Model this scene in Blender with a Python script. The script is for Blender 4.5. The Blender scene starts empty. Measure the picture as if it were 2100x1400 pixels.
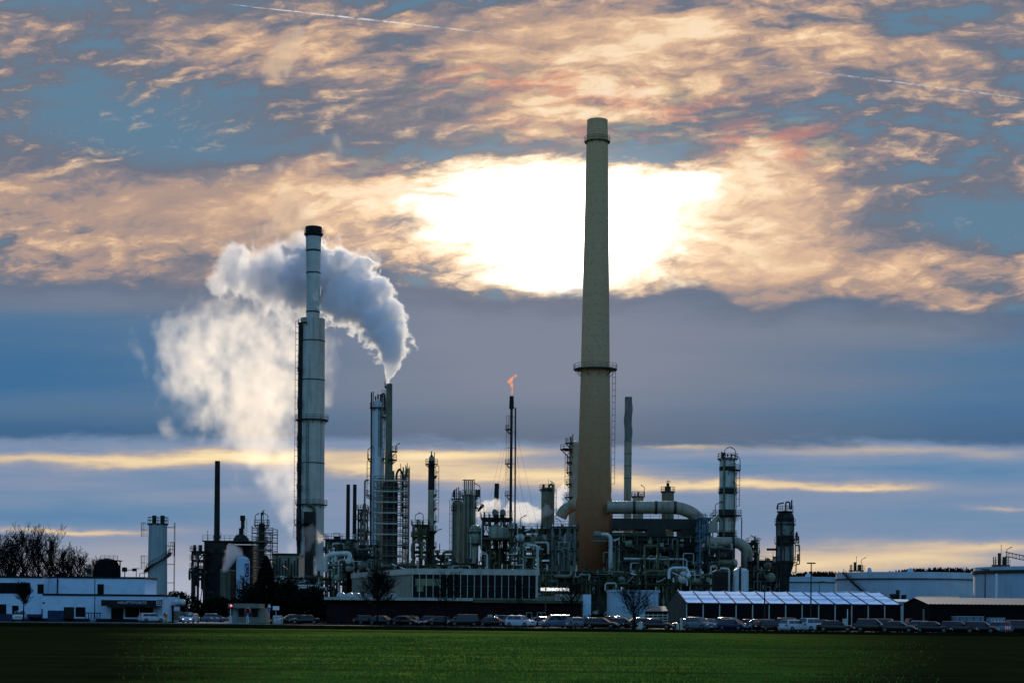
import bpy, math, random
from mathutils import Vector, Matrix, noise as mnoise
R = math.radians
sc = bpy.context.scene
col = sc.collection
# ---------------------------------------------------------------- camera (level, rising-front view across the field)
FPX, HZ, CXP, CAMH, ROLL = 3500.0, 1256.0, 1050.0, 2.0, R(0.5)
cam = bpy.data.cameras.new('camera')
cam.sensor_width = 36.0; cam.lens = 36.0*FPX/2100.0
cam.shift_y = (HZ-700.0)/2100.0
cam.clip_start = 0.5; cam.clip_end = 40000.0
camo = bpy.data.objects.new('camera', cam); col.objects.link(camo)
camo.location = (0, 0, CAMH); camo.rotation_euler = (R(90), -ROLL, 0)    # hand-held: the picture leans half a degree
sc.camera = camo
def PP(px, py, Y):                        # a point at distance Y on the bearing photographed at (px, py)
    dx, dy = px-CXP, HZ-py
    return Vector(((dx-dy*ROLL)/FPX*Y, Y, CAMH+(dy+dx*ROLL)/FPX*Y))
def WX(px, Y, py=1190.0): return PP(px, py, Y).x
def WZ(py, Y, px): return PP(px, py, Y).z
def M_(px, Y): return px/FPX*Y            # a length in photo pixels at distance Y, in metres
sc.view_settings.view_transform = 'Standard'; sc.view_settings.look = 'None'
sc.view_settings.exposure = 0.0; sc.view_settings.gamma = 1.0
sc.render.engine = 'CYCLES'
cy = sc.cycles
cy.use_denoising = True; cy.use_adaptive_sampling = True; cy.adaptive_threshold = 0.015
cy.max_bounces = 20; cy.diffuse_bounces = 3; cy.glossy_bounces = 3; cy.volume_bounces = 14
cy.transparent_max_bounces = 16; cy.transmission_bounces = 6
cy.volume_max_steps = 128; cy.volume_step_rate = 1.0
cy.sample_clamp_indirect = 6.0

def lin(r, g, b):
    f = lambda c: (c/255.0)/12.92 if c/255.0 <= 0.04045 else ((c/255.0+0.055)/1.055)**2.4
    return (f(r), f(g), f(b), 1.0)

# ---------------------------------------------------------------- small node language
class NT:
    def __init__(s, tree): s.t = tree; s.n = tree.nodes; s.l = tree.links
    def new(s, t, **k):
        nd = s.n.new(t)
        for a, b in k.items(): setattr(nd, a, b)
        return nd
    def put(s, sock, v):
        if isinstance(v, bpy.types.NodeSocket): s.l.new(v, sock)
        else: sock.default_value = v
    def m(s, op, a, b=0.0, c=0.0, clamp=False):
        nd = s.new('ShaderNodeMath', operation=op, use_clamp=clamp)
        s.put(nd.inputs[0], a); s.put(nd.inputs[1], b); s.put(nd.inputs[2], c)
        return nd.outputs[0]
    def add(s, a, b): return s.m('ADD', a, b)
    def sub(s, a, b): return s.m('SUBTRACT', a, b)
    def mul(s, a, b): return s.m('MULTIPLY', a, b)
    def mad(s, a, b, c): return s.m('MULTIPLY_ADD', a, b, c)
    def sstep(s, x, a, b, lo=0.0, hi=1.0):
        nd = s.new('ShaderNodeMapRange', interpolation_type='SMOOTHSTEP')
        for i, v in enumerate((x, a, b, lo, hi)): s.put(nd.inputs[i], v)
        return nd.outputs[0]
    def lstep(s, x, a, b, lo=0.0, hi=1.0):
        nd = s.new('ShaderNodeMapRange', clamp=True)
        for i, v in enumerate((x, a, b, lo, hi)): s.put(nd.inputs[i], v)
        return nd.outputs[0]
    def xyz(s, x, y, z=0.0):
        nd = s.new('ShaderNodeCombineXYZ')
        for i, v in enumerate((x, y, z)): s.put(nd.inputs[i], v)
        return nd.outputs[0]
    def vm(s, op, a, b=None, c=None):
        nd = s.new('ShaderNodeVectorMath', operation=op)
        s.put(nd.inputs[0], a)
        if b is not None: s.put(nd.inputs[1], b)
        if c is not None: s.put(nd.inputs[2], c)
        return nd.outputs['Value'] if op in ('DOT_PRODUCT', 'LENGTH', 'DISTANCE') else nd.outputs[0]
    def noise(s, vec, scale=1.0, detail=4.0, rough=0.5, dist=0.0, lac=2.0, color=False, dim='3D'):
        nd = s.new('ShaderNodeTexNoise', noise_dimensions=dim)
        s.put(nd.inputs['Vector'], vec); nd.inputs['Scale'].default_value = scale
        nd.inputs['Detail'].default_value = detail; nd.inputs['Roughness'].default_value = rough
        nd.inputs['Distortion'].default_value = dist; nd.inputs['Lacunarity'].default_value = lac
        return nd.outputs['Color'] if color else nd.outputs[0]
    def ramp(s, fac, stops, interp='LINEAR'):
        nd = s.new('ShaderNodeValToRGB'); cr = nd.color_ramp; cr.interpolation = interp
        while len(cr.elements) < len(stops): cr.elements.new(0.5)
        for e, (p, c) in zip(cr.elements, stops): e.position = p; e.color = c
        s.put(nd.inputs[0], fac)
        return nd.outputs[0]
    def mix(s, f, a, b, mode='MIX'):
        nd = s.new('ShaderNodeMix', data_type='RGBA', blend_type=mode)
        s.put(nd.inputs[0], f); s.put(nd.inputs[6], a); s.put(nd.inputs[7], b)
        return nd.outputs[2]

# ---------------------------------------------------------------- sky
SUN_EL, SUN_AZ = 12.8, 1.7
def build_world():
    w = bpy.data.worlds.new('World'); sc.world = w; w.use_nodes = True
    w.cycles.sampling_method = 'MANUAL'; w.cycles.sample_map_resolution = 512
    t = NT(w.node_tree); t.n.clear()
    out = t.new('ShaderNodeOutputWorld'); bg = t.new('ShaderNodeBackground')
    t.l.new(bg.outputs[0], out.inputs[0])
    sky = t.new('ShaderNodeTexSky', sky_type='NISHITA')
    sky.sun_disc = False; sky.sun_elevation = R(SUN_EL); sky.sun_rotation = R(SUN_AZ)
    sky.altitude = 300; sky.air_density = 1.2; sky.dust_density = 0.6; sky.ozone_density = 2.0
    tc = t.new('ShaderNodeTexCoord'); d = tc.outputs['Generated']
    sep = t.new('ShaderNodeSeparateXYZ'); t.l.new(d, sep.inputs[0])
    dx, dy, dz = sep.outputs
    yy = t.m('MAXIMUM', dy, 0.05)
    # bearings as seen from the field: X grows to the east, Y downwards from high in the sky to the horizon (12.56)
    X0 = t.mul(t.m('DIVIDE', dx, yy), 35.0); Z0 = t.mul(t.m('DIVIDE', dz, yy), 35.0)
    X = t.add(t.mad(Z0, ROLL, X0), 10.5)
    Y = t.sub(t.mad(X0, ROLL, 12.56), Z0)
    # domain warp
    base = t.xyz(t.mul(X, 0.35), t.mul(Y, 0.9), 3.1)
    wn = t.noise(base, 1.0, 5, 0.55, color=True)
    ws = t.new('ShaderNodeSeparateColor'); t.l.new(wn, ws.inputs[0])
    wx, wy = t.sub(ws.outputs[0], 0.5), t.sub(ws.outputs[1], 0.5)
    Xw = t.mad(wx, 2.2, X); Yw = t.mad(wy, 0.9, Y)
    Pw = t.xyz(Xw, Yw)
    Xs = t.mad(wx, 0.8, X); Ys = t.mad(wy, 0.16, Y)
    Ps = t.xyz(Xs, t.mad(t.sub(t.noise(t.xyz(t.mul(X, 0.5), t.mul(Y, 1.6), 31.0), 1.0, 5, 0.6), 0.5), 0.42, Ys))
    def gsum(P, blobs, start=0.0):
        acc = start
        for cx_, cy_, rx, ry, a in blobs:
            q = t.vm('MULTIPLY_ADD', P, (1/rx, 1/ry, 0), (-cx_/rx, -cy_/ry, 0))
            e = t.m('EXPONENT', t.mul(t.vm('DOT_PRODUCT', q, q), -1.0))
            acc = t.mad(e, a, acc)
        return acc
    # ---- upper broken deck
    B = gsum(Pw, UPPER, 0.425)
    Yt = t.mad(X, 0.07, Y)
    wn2 = t.noise(t.xyz(t.mul(X, 1.1), t.mul(Yt, 2.6), 17.0), 1.0, 4, 0.6, color=True)
    warp = t.vm('MULTIPLY_ADD', t.vm('SUBTRACT', wn2, (0.5, 0.5, 0.5)), (0.55, 0.32, 0), t.vm('MULTIPLY', t.vm('SUBTRACT', wn, (0.5, 0.5, 0.5)), (1.6, 0.7, 0)))
    P0 = t.vm('ADD', t.xyz(X, Yt, 0.0), warp)
    # towards the sun, for the lit rims of the cloudlets
    sd = t.vm('NORMALIZE', t.vm('SUBTRACT', (11.6, 5.2, 0.0), t.xyz(X, Y, 0.0)))
    P1 = t.vm('MULTIPLY_ADD', sd, (0.16, 0.085, 0), P0)
    def heap(P):
        n_a = t.noise(t.vm('MULTIPLY', P, (0.50, 1.65, 1)), 1.0, 8, 0.60)
        vo = t.new('ShaderNodeTexVoronoi', feature='SMOOTH_F1', voronoi_dimensions='2D'); t.put(vo.inputs['Vector'], t.vm('MULTIPLY', P, (1.15, 3.7, 1)))
        vo.inputs['Scale'].default_value = 1.0; vo.inputs['Smoothness'].default_value = 0.55; vo.inputs['Randomness'].default_value = 1.0
        return t.mad(t.sub(0.42, vo.outputs['Distance']), 0.20, n_a)
    n1 = heap(P0); n1s = heap(P1)
    relief = t.sub(n1, n1s)
    v2 = t.xyz(t.mul(X, 0.27), t.mul(Yt, 0.95), 7.0)
    n2 = t.noise(v2, 1.0, 4, 0.5)
    n3 = t.noise(t.vm('MULTIPLY', P0, (2.6, 6.4, 1)), 1.0, 6, 0.65)
    na = gsum(Pw, [(2.5, 2.5, 3.6, 1.05, -0.85), (4.6, 2.9, 1.6, 0.7, -0.4), (20.4, 4.5, 2.2, 0.5, -0.8), (17.9, 3.6, 1.0, 0.6, -0.3), (1.5, 0.2, 3.2, 0.4, -0.35), (2.0, 5.6, 4.0, 0.5, -0.25)], 1.0)
    na = t.m('MAXIMUM', na, 0.07)
    nn = t.mad(t.sub(n1, 0.53), 1.55, t.mul(t.sub(n2, 0.5), 1.35))
    nn = t.mad(t.sub(n3, 0.5), 0.42, nn)
    nn = t.mad(relief, 0.85, nn)
    soft = t.noise(t.xyz(t.mul(X, 0.16), t.mul(Y, 0.5), 51.0), 1.0, 3, 0.5)
    nn = t.mul(nn, t.sstep(soft, 0.36, 0.60, 0.55, 1.15))
    B = t.mad(nn, t.mul(na, 0.9), B)
    prox = gsum(t.xyz(X, Y), [(11.6, 3.4, 5.0, 3.4, 1.0)])
    over = t.m('MAXIMUM', t.sub(B, 0.48), 0.0)
    B = t.sub(B, t.mul(over, t.mad(prox, -0.64, 0.64)))
    up = t.ramp(B, [(0.0, lin(97, 129, 153)), (0.11, lin(103, 124, 145)), (0.24, lin(110, 116, 131)), (0.40, lin(140, 132, 138)),
                    (0.53, lin(182, 154, 140)), (0.66, lin(224, 186, 154)), (0.78, lin(250, 222, 186)), (0.92, lin(255, 240, 220)), (1.0, lin(255, 252, 246))])
    # iridescent pink and green fringes close to the sun
    iri = gsum(Pw, [(16.2, 3.0, 1.2, 0.5, 0.55), (10.2, 1.75, 1.6, 0.4, 0.5), (13.6, 2.1, 2.0, 0.4, 0.3), (12.2, 2.75, 1.6, 0.3, 0.35), (7.8, 3.5, 1.0, 0.3, 0.25)])
    n4 = t.noise(t.xyz(t.mul(X, 0.9), t.mul(Yt, 3.0), 11.0), 1.0, 3, 0.5)
    pink = t.mul(iri, t.sstep(n4, 0.46, 0.62)); green = t.mul(iri, t.sstep(n4, 0.50, 0.36))
    up = t.mix(pink, up, lin(224, 140, 118)); up = t.mix(t.mul(green, 0.7), up, lin(206, 196, 146))
    # ---- blown-out opening round the sun
    hole = gsum(t.xyz(t.mad(wx, 1.6, X), t.mad(wy, 0.7, Y)), HOLE, -0.46)
    hole = t.mad(t.sub(n1, 0.53), 1.5, hole); hole = t.mad(t.sub(n3, 0.5), 0.7, hole); hole = t.mad(t.sub(n2, 0.5), 0.6, hole); hole = t.mad(relief, 1.0, hole)
    glow = gsum(t.xyz(t.mad(wx, 1.2, X), t.mad(wy, 0.6, Y)), [(11.5, 4.5, 3.6, 1.35, 1.0)])
    hole = t.add(hole, gsum(Ps, [(9.2, 4.0, 0.9, 0.05, -0.75), (8.4, 3.83, 0.5, 0.06, -0.5), (14.3, 3.2, 1.2, 0.2, -0.35), (10.3, 3.0, 2.5, 0.12, -0.5)]))
    hm = t.sstep(hole, -0.35, 0.80)
    hw = t.ramp(hm, [(0.0, lin(246, 206, 162)), (0.35, lin(254, 232, 200)), (0.62, (1.02, 0.95, 0.84, 1)), (0.8, (1.25, 1.2, 1.1, 1)), (1.0, (1.9, 1.85, 1.75, 1))])
    up = t.mix(t.sstep(hole, -0.45, 0.22), up, hw)
    up = t.mix(1.0, up, t.vm('MULTIPLY', t.xyz(glow, glow, glow), (0.30, 0.25, 0.18)), 'ADD')
    core = gsum(t.xyz(X, Y), [(11.6, 4.6, 1.3, 0.8, 7.0)])
    # ---- stratus bank under the sun
    edge = gsum(t.xyz(X, 0.0), [(0.0, 0, 4.5, 1, -0.30), (7.6, 0, 1.1, 1, -0.35), (11.0, 0, 1.6, 1, 0.12), (13.9, 0, 0.8, 1, -0.12), (15.6, 0, 0.9, 1, 0.25), (20.5, 0, 2.5, 1, 0.45)], 5.98)
    edn = t.noise(t.xyz(t.mul(X, 0.8), t.mul(Y, 2.2), 21.0), 1.0, 6, 0.55)
    dedge = t.mad(t.sub(edn, 0.5), 0.95, t.sub(Y, edge))
    smask = t.sstep(dedge, -0.16, 0.16)
    g = gsum(t.xyz(X, Y), [(11.4, 7.0, 6.5, 3.2, 1.05), (1.0, 6.0, 6.0, 0.6, 0.6), (19, 6.7, 3.5, 0.45, 0.45), (0.0, 8.3, 3.0, 0.3, 0.15)])
    stn = t.noise(t.xyz(t.mul(X, 0.12), t.mul(Y, 1.1), 5.0), 1.0, 5, 0.5)
    g = t.mad(t.sub(stn, 0.5), 0.75, g)
    st = t.ramp(g, [(0.0, lin(64, 110, 152)), (0.3, lin(88, 120, 152)), (0.6, lin(112, 126, 148)), (1.0, lin(128, 135, 152))])
    dk = t.add(t.mul(t.sstep(Y, 8.1, 9.1), 0.34), t.mul(t.sstep(dedge, 0.75, 0.05), 0.30))
    st = t.mix(dk, st, lin(72, 84, 106))
    # ---- thin lit bands and pale air near the horizon
    ln = t.noise(t.xyz(t.mul(Xs, 0.22), t.mul(Y, 3.4), 9.0), 1.0, 7, 0.58)
    L = gsum(Ps, BANDS, 0.30)
    amp = gsum(Ps, [(10.5, 9.7, 12.0, 0.55, 0.55), (18.0, 11.4, 3.0, 0.4, 0.25)], 0.16)
    L = t.mad(t.sub(ln, 0.5), amp, L)
    lowr = t.ramp(L, [(0.0, lin(74, 122, 166)), (0.2, lin(104, 138, 172)), (0.36, lin(134, 148, 174)), (0.5, lin(168, 164, 168)), (0.64, lin(218, 194, 164)), (0.8, lin(250, 224, 176)), (1.0, lin(255, 240, 205))])
    lmask = t.sstep(t.mad(t.sub(t.noise(t.xyz(t.mul(X, 0.35), t.mul(Y, 1.5), 41.0), 1.0, 6, 0.6), 0.5), 0.9, Y), 8.92, 9.22)
    pale = t.mul(t.sstep(Y, 10.9, 12.3), 0.75)
    lowr = t.mix(t.mul(pale, t.sstep(X, 16.0, 8.0)), lowr, lin(180, 186, 202))
    c = t.mix(smask, up, st); c = t.mix(lmask, c, lowr)
    sunadd = t.mul(core, t.mul(hm, t.sub(1.0, smask)))
    c = t.mix(1.0, c, t.vm('MULTIPLY', t.xyz(sunadd, sunadd, sunadd), (1.0, 0.92, 0.78)), 'ADD')
    # unseen rest of the vault: clear sky, dimmed low and boosted higher for fill
    nis = t.vm('MULTIPLY', sky.outputs[0], (0.10*0.72, 0.10*1.0, 0.10*1.22))
    hor = t.sstep(dz, 0.02, 0.42, 0.10, 2.4)
    nis = t.vm('MULTIPLY', nis, t.xyz(hor, hor, hor))
    front = t.sstep(dy, 0.35, 0.75)
    below = t.sstep(dz, -0.10, -0.005)
    c = t.mix(t.mul(front, below), nis, c)
    t.put(bg.inputs[0], c); bg.inputs[1].default_value = 1.0
HOLE = [(9.3, 4.1, 1.35, 0.80, 0.80), (8.7, 4.5, 0.8, 0.6, 0.25), (11.2, 4.4, 1.7, 1.15, 1.2), (13.3, 4.3, 1.35, 0.95, 0.95), (11.5, 5.55, 1.5, 0.7, 0.8), (14.3, 3.75, 0.8, 0.45, 0.5), (13.2, 5.4, 1.2, 0.5, 0.4), (12.3, 2.9, 3.0, 0.28, -0.6)]
UPPER = [(11.3, 4.5, 4.6, 1.75, 0.40), (12.3, 1.35, 2.8, 0.95, 0.34), (15.2, 0.75, 3.2, 0.75, 0.24), (8.8, 0.9, 2.2, 0.7, 0.08),
         (3.0, 4.25, 4.2, 0.62, 0.24), (7.2, 3.95, 1.5, 0.55, 0.18), (1.5, 5.25, 3.6, 0.42, 0.02), (6.0, 5.0, 1.6, 0.7, 0.12), (3.4, 0.75, 3.6, 0.36, 0.05), (6.3, 1.1, 1.6, 0.8, 0.03),
         (2.4, 2.5, 3.3, 0.95, -0.42), (4.5, 3.1, 1.5, 0.5, -0.2), (1.5, 0.1, 4.2, 0.32, -0.26), (1.0, 1.2, 3.0, 0.8, -0.08), (5.6, 2.0, 2.0, 0.6, -0.08), (9.4, 0.02, 1.6, 0.2, -0.3), (9.3, 2.98, 2.6, 0.32, -0.50), (13.3, 3.12, 1.5, 0.30, -0.50),
         (8.4, 5.75, 1.7, 0.45, -0.42), (17.5, 5.4, 3.6, 0.6, 0.22), (15.5, 4.2, 1.5, 1.1, 0.30), (16.2, 3.0, 0.9, 0.4, 0.18), (18.0, 3.5, 1.3, 0.6, -0.26),
         (20.4, 4.6, 2.4, 0.5, -0.52), (19.0, 2.4, 3.2, 0.6, -0.16), (20.8, 0.8, 1.3, 0.8, -0.08), (8.3, 2.3, 1.5, 0.5, -0.12), (16.0, 2.2, 2.0, 0.35, -0.12)]
BANDS = [(1.8, 9.42, 3.6, 0.15, 0.42), (5.3, 9.35, 1.6, 0.20, 0.42), (8.6, 9.40, 1.6, 0.20, 0.34), (10.2, 9.72, 2.4, 0.24, 0.42), (7.4, 9.62, 1.2, 0.12, 0.36), (10.0, 9.28, 2.0, 0.12, 0.30),
         (14.0, 9.18, 1.0, 0.06, 0.34), (15.4, 9.95, 2.6, 0.13, 0.42), (17.8, 10.0, 1.2, 0.06, 0.28), (20.6, 10.38, 0.7, 0.05, 0.25), (18.5, 9.25, 3.4, 0.12, 0.20), (12.8, 9.9, 1.4, 0.2, 0.26),
         (1.4, 10.87, 2.0, 0.07, 0.36), (18.2, 11.42, 2.7, 0.30, 0.40), (20.6, 11.2, 1.6, 0.12, 0.25), (16.2, 11.6, 1.0, 0.4, 0.22), (2.5, 11.6, 3.0, 0.5, 0.16), (9.0, 10.5, 4.0, 0.35, 0.06),
         (0.5, 10.55, 5.0, 0.22, -0.16), (19.5, 9.6, 3.0, 0.18, -0.14), (20.0, 10.75, 4.5, 0.3, -0.06), (14.0, 10.7, 3.0, 0.4, -0.02)]
build_world()
sun = bpy.data.lights.new('sun', 'SUN'); sun.energy = 3.2; sun.angle = R(3.0); sun.color = (1.0, 0.86, 0.66)
suno = bpy.data.objects.new('sun', sun); col.objects.link(suno)
_sd = Vector((math.sin(R(SUN_AZ))*math.cos(R(SUN_EL)), math.cos(R(SUN_AZ))*math.cos(R(SUN_EL)), math.sin(R(SUN_EL))))
suno.rotation_euler = (-_sd).to_track_quat('-Z', 'Y').to_euler()
suno.location = (0, 0, 300)
# ---------------------------------------------------------------- materials (all procedural)
MATS = {}
def pmat(name, c, rough=0.6, metal=0.0, var=0.25, scale=0.6, streak=0.0, dirt=None, dirt_amt=0.5, spec=0.5, bump=0.0, zs=1.0, emis=None, es=0.0, coat=0.0, trans=0.0):
    m = bpy.data.materials.new(name); m.use_nodes = True; MATS[name] = m
    t = NT(m.node_tree); t.n.clear()
    out = t.new('ShaderNodeOutputMaterial'); b = t.new('ShaderNodeBsdfPrincipled'); t.l.new(b.outputs[0], out.inputs[0])
    tc = t.new('ShaderNodeTexCoord').outputs['Object']
    c4 = tuple(c)+(1.0,) if len(c) == 3 else c
    v = t.vm('MULTIPLY', tc, (1, 1, zs))
    n = t.noise(v, scale, 5, 0.6)
    f = t.lstep(n, 0.3, 0.7)
    lo = tuple(max(0, x*(1-var)) for x in c4[:3])+(1,); hi = tuple(min(1, x*(1+var)) for x in c4[:3])+(1,)
    cc = t.mix(f, lo, hi)
    if streak:
        ns = t.noise(t.vm('MULTIPLY', tc, (1.3, 1.3, 0.06)), 1.0, 5, 0.65)
        cc = t.mix(t.mul(t.sstep(ns, 0.48, 0.68), streak), cc, tuple(dirt)+(1,) if dirt else (0.03, 0.028, 0.022, 1))
    elif dirt:
        nd = t.noise(tc, scale*0.55, 6, 0.7)
        cc = t.mix(t.mul(t.sstep(nd, 0.5, 0.66), dirt_amt), cc, tuple(dirt)+(1,))
    t.put(b.inputs['Base Color'], cc)
    b.inputs['Roughness'].default_value = rough; b.inputs['Metallic'].default_value = metal
    b.inputs['Specular IOR Level'].default_value = spec
    if coat: b.inputs['Coat Weight'].default_value = coat; b.inputs['Coat Roughness'].default_value = 0.06
    if bump:
        bp = t.new('ShaderNodeBump'); bp.inputs['Strength'].default_value = bump; bp.inputs['Distance'].default_value = 0.1
        t.put(bp.inputs['Height'], n); t.l.new(bp.outputs[0], b.inputs['Normal'])
    if emis:
        b.inputs['Emission Color'].default_value = tuple(emis)+(1,); b.inputs['Emission Strength'].default_value = es
    return m
pmat('clad_pale', (0.48, 0.485, 0.41), 0.5, 0.0, 0.12, 0.5, streak=0.35)
pmat('clad_white', (0.60, 0.64, 0.64), 0.5, 0.0, 0.10, 0.4, streak=0.25)
pmat('clad_mottled', (0.15, 0.165, 0.14), 0.5, 0.0, 0.3, 0.5, dirt=(0.02, 0.02, 0.018), dirt_amt=0.95)
pmat('silo_wall', (0.25, 0.31, 0.31), 0.6, 0.0, 0.15, 0.3, streak=0.35, dirt=(0.12, 0.14, 0.13))
pmat('clad_grey', (0.26, 0.265, 0.18), 0.5, 0.0, 0.25, 0.5, streak=0.6, dirt=(0.05, 0.05, 0.03))
pmat('clad_olive', (0.13, 0.135, 0.075), 0.6, 0.0, 0.35, 0.5, streak=0.7, dirt=(0.03, 0.03, 0.018))
pmat('clad_soot', (0.020, 0.020, 0.017), 0.7, 0.0, 0.5, 0.35, dirt=(0.06, 0.065, 0.055), dirt_amt=0.5, spec=0.15)
pmat('steel_dark', (0.022, 0.023, 0.017), 0.6, 0.0, 0.4, 0.8, spec=0.3)
pmat('steel_olive', (0.060, 0.068, 0.030), 0.6, 0.0, 0.4, 0.5, spec=0.3)
pmat('steel_grey', (0.13, 0.145, 0.125), 0.5, 0.0, 0.3, 0.5, spec=0.4)
pmat('steel_blue', (0.12, 0.22, 0.28), 0.5, 0.0, 0.3, 0.5, spec=0.4)
pmat('pipe_silver', (0.50, 0.51, 0.44), 0.45, 0.1, 0.15, 0.6, streak=0.2)
pmat('pipe_dull', (0.17, 0.185, 0.125), 0.5, 0.2, 0.35, 0.6, streak=0.5)
pmat('scaffold_tube', (0.11, 0.105, 0.07), 0.6, 0.0, 0.3, 0.5)
pmat('pipe_yellow', (0.15, 0.15, 0.06), 0.5, 0.0, 0.2, 0.6)
pmat('duct_tan', (0.28, 0.255, 0.18), 0.5, 0.0, 0.25, 0.35, streak=0.5, dirt=(0.06, 0.05, 0.03))
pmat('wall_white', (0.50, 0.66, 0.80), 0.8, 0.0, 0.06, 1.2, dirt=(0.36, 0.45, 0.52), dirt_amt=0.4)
pmat('fascia_pale', (0.42, 0.395, 0.32), 0.8, 0.0, 0.15, 0.5, streak=0.4, dirt=(0.14, 0.12, 0.08))
pmat('panel_green', (0.18, 0.19, 0.135), 0.8, 0.0, 0.2, 0.6, streak=0.3)
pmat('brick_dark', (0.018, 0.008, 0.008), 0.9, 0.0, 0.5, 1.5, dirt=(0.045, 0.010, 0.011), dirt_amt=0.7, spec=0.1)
pmat('black_trim', (0.012, 0.011, 0.012), 0.7, 0.0, 0.3, 1.0, spec=0.2)
pmat('dark_glass', (0.008, 0.009, 0.010), 0.2, 0.0, 0.2, 1.0, spec=0.12)
pmat('door_blue', (0.030, 0.040, 0.085), 0.9, 0.0, 0.2, 1.0, spec=0.03)
pmat('tent_roof', (0.34, 0.68, 0.98), 0.85, 0.0, 0.06, 0.5, spec=0.12)
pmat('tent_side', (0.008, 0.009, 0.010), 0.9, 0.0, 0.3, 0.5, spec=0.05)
pmat('tent_gable', (0.050, 0.062, 0.055), 0.8, 0.0, 0.3, 0.5, spec=0.1)
pmat('alu', (0.42, 0.43, 0.38), 0.5, 0.3, 0.15, 0.8)
pmat('shed_roof', (0.19, 0.18, 0.18), 0.5, 0.0, 0.2, 0.8, streak=0.2)
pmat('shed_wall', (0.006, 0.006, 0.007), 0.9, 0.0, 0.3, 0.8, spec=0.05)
pmat('tank_wall', (0.34, 0.47, 0.55), 0.6, 0.0, 0.10, 0.25, streak=0.30, dirt=(0.18, 0.23, 0.24))
pmat('bark', (0.010, 0.009, 0.008), 0.95, 0.0, 0.3, 2.0, spec=0.05)
pmat('twig', (0.012, 0.010, 0.009), 0.95, 0.0, 0.3, 2.0, spec=0.05)
pmat('evergreen', (0.007, 0.010, 0.006), 0.95, 0.0, 0.6, 0.4, spec=0.02)
pmat('asphalt', (0.020, 0.021, 0.022), 0.95, 0.0, 0.3, 0.3, spec=0.03)
pmat('concrete_road', (0.22, 0.21, 0.19), 0.9, 0.0, 0.2, 0.4, spec=0.1, dirt=(0.12, 0.12, 0.10))
pmat('soil', (0.012, 0.010, 0.008), 1.0, 0.0, 0.4, 0.5, spec=0.0)
pmat('tyre', (0.010, 0.010, 0.010), 0.9, 0.0, 0.2, 3.0, spec=0.1)
pmat('rim', (0.10, 0.105, 0.11), 0.4, 0.3, 0.1, 3.0)
for nm, cc in (('paint_black', (0.003, 0.003, 0.0035)), ('paint_white', (0.42, 0.47, 0.50)), ('paint_silver', (0.13, 0.15, 0.165)), ('paint_grey', (0.006, 0.0065, 0.007)), ('paint_blue', (0.006, 0.014, 0.05)), ('paint_pale_blue', (0.08, 0.125, 0.18))):
    pmat(nm, cc, 0.14, 0.0, 0.05, 1.0, spec=0.38)
pmat('car_glass', (0.006, 0.008, 0.010), 0.05, 0.0, 0.1, 1.0, spec=0.6)
pmat('lamp_white', (0.85, 0.87, 0.9), 0.2, 0.0, 0.05, 1.0)
pmat('lamp_on', (0.9, 0.95, 1.0), 0.2, 0.0, 0.02, 1.0, emis=(0.9, 0.96, 1.0), es=1.1)
pmat('lamp_red', (0.25, 0.01, 0.01), 0.3, 0.0, 0.1, 1.0)
pmat('signal_red', (0.8, 0.05, 0.06), 0.3, 0.0, 0.02, 1.0, emis=(1.0, 0.12, 0.14), es=3.0)
pmat('sign_white', (0.74, 0.76, 0.78), 0.6, 0.0, 0.04, 1.0)
pmat('sign_red', (0.42, 0.02, 0.025), 0.5, 0.0, 0.05, 1.0)
pmat('sign_blue', (0.02, 0.035, 0.18), 0.5, 0.0, 0.05, 1.0)
pmat('letter_pale', (0.55, 0.60, 0.66), 0.6, 0.0, 0.03, 1.0)
pmat('hivis', (0.30, 0.42, 0.04), 0.7, 0.0, 0.1, 1.0)
pmat('plank', (0.50, 0.47, 0.37), 0.8, 0.0, 0.3, 1.5)
pmat('windsock_red', (0.55, 0.10, 0.06), 0.8, 0.0, 0.2, 1.0)
pmat('skylight', (0.30, 0.34, 0.34), 0.4, 0.0, 0.1, 1.0)
M = MATS

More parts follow.
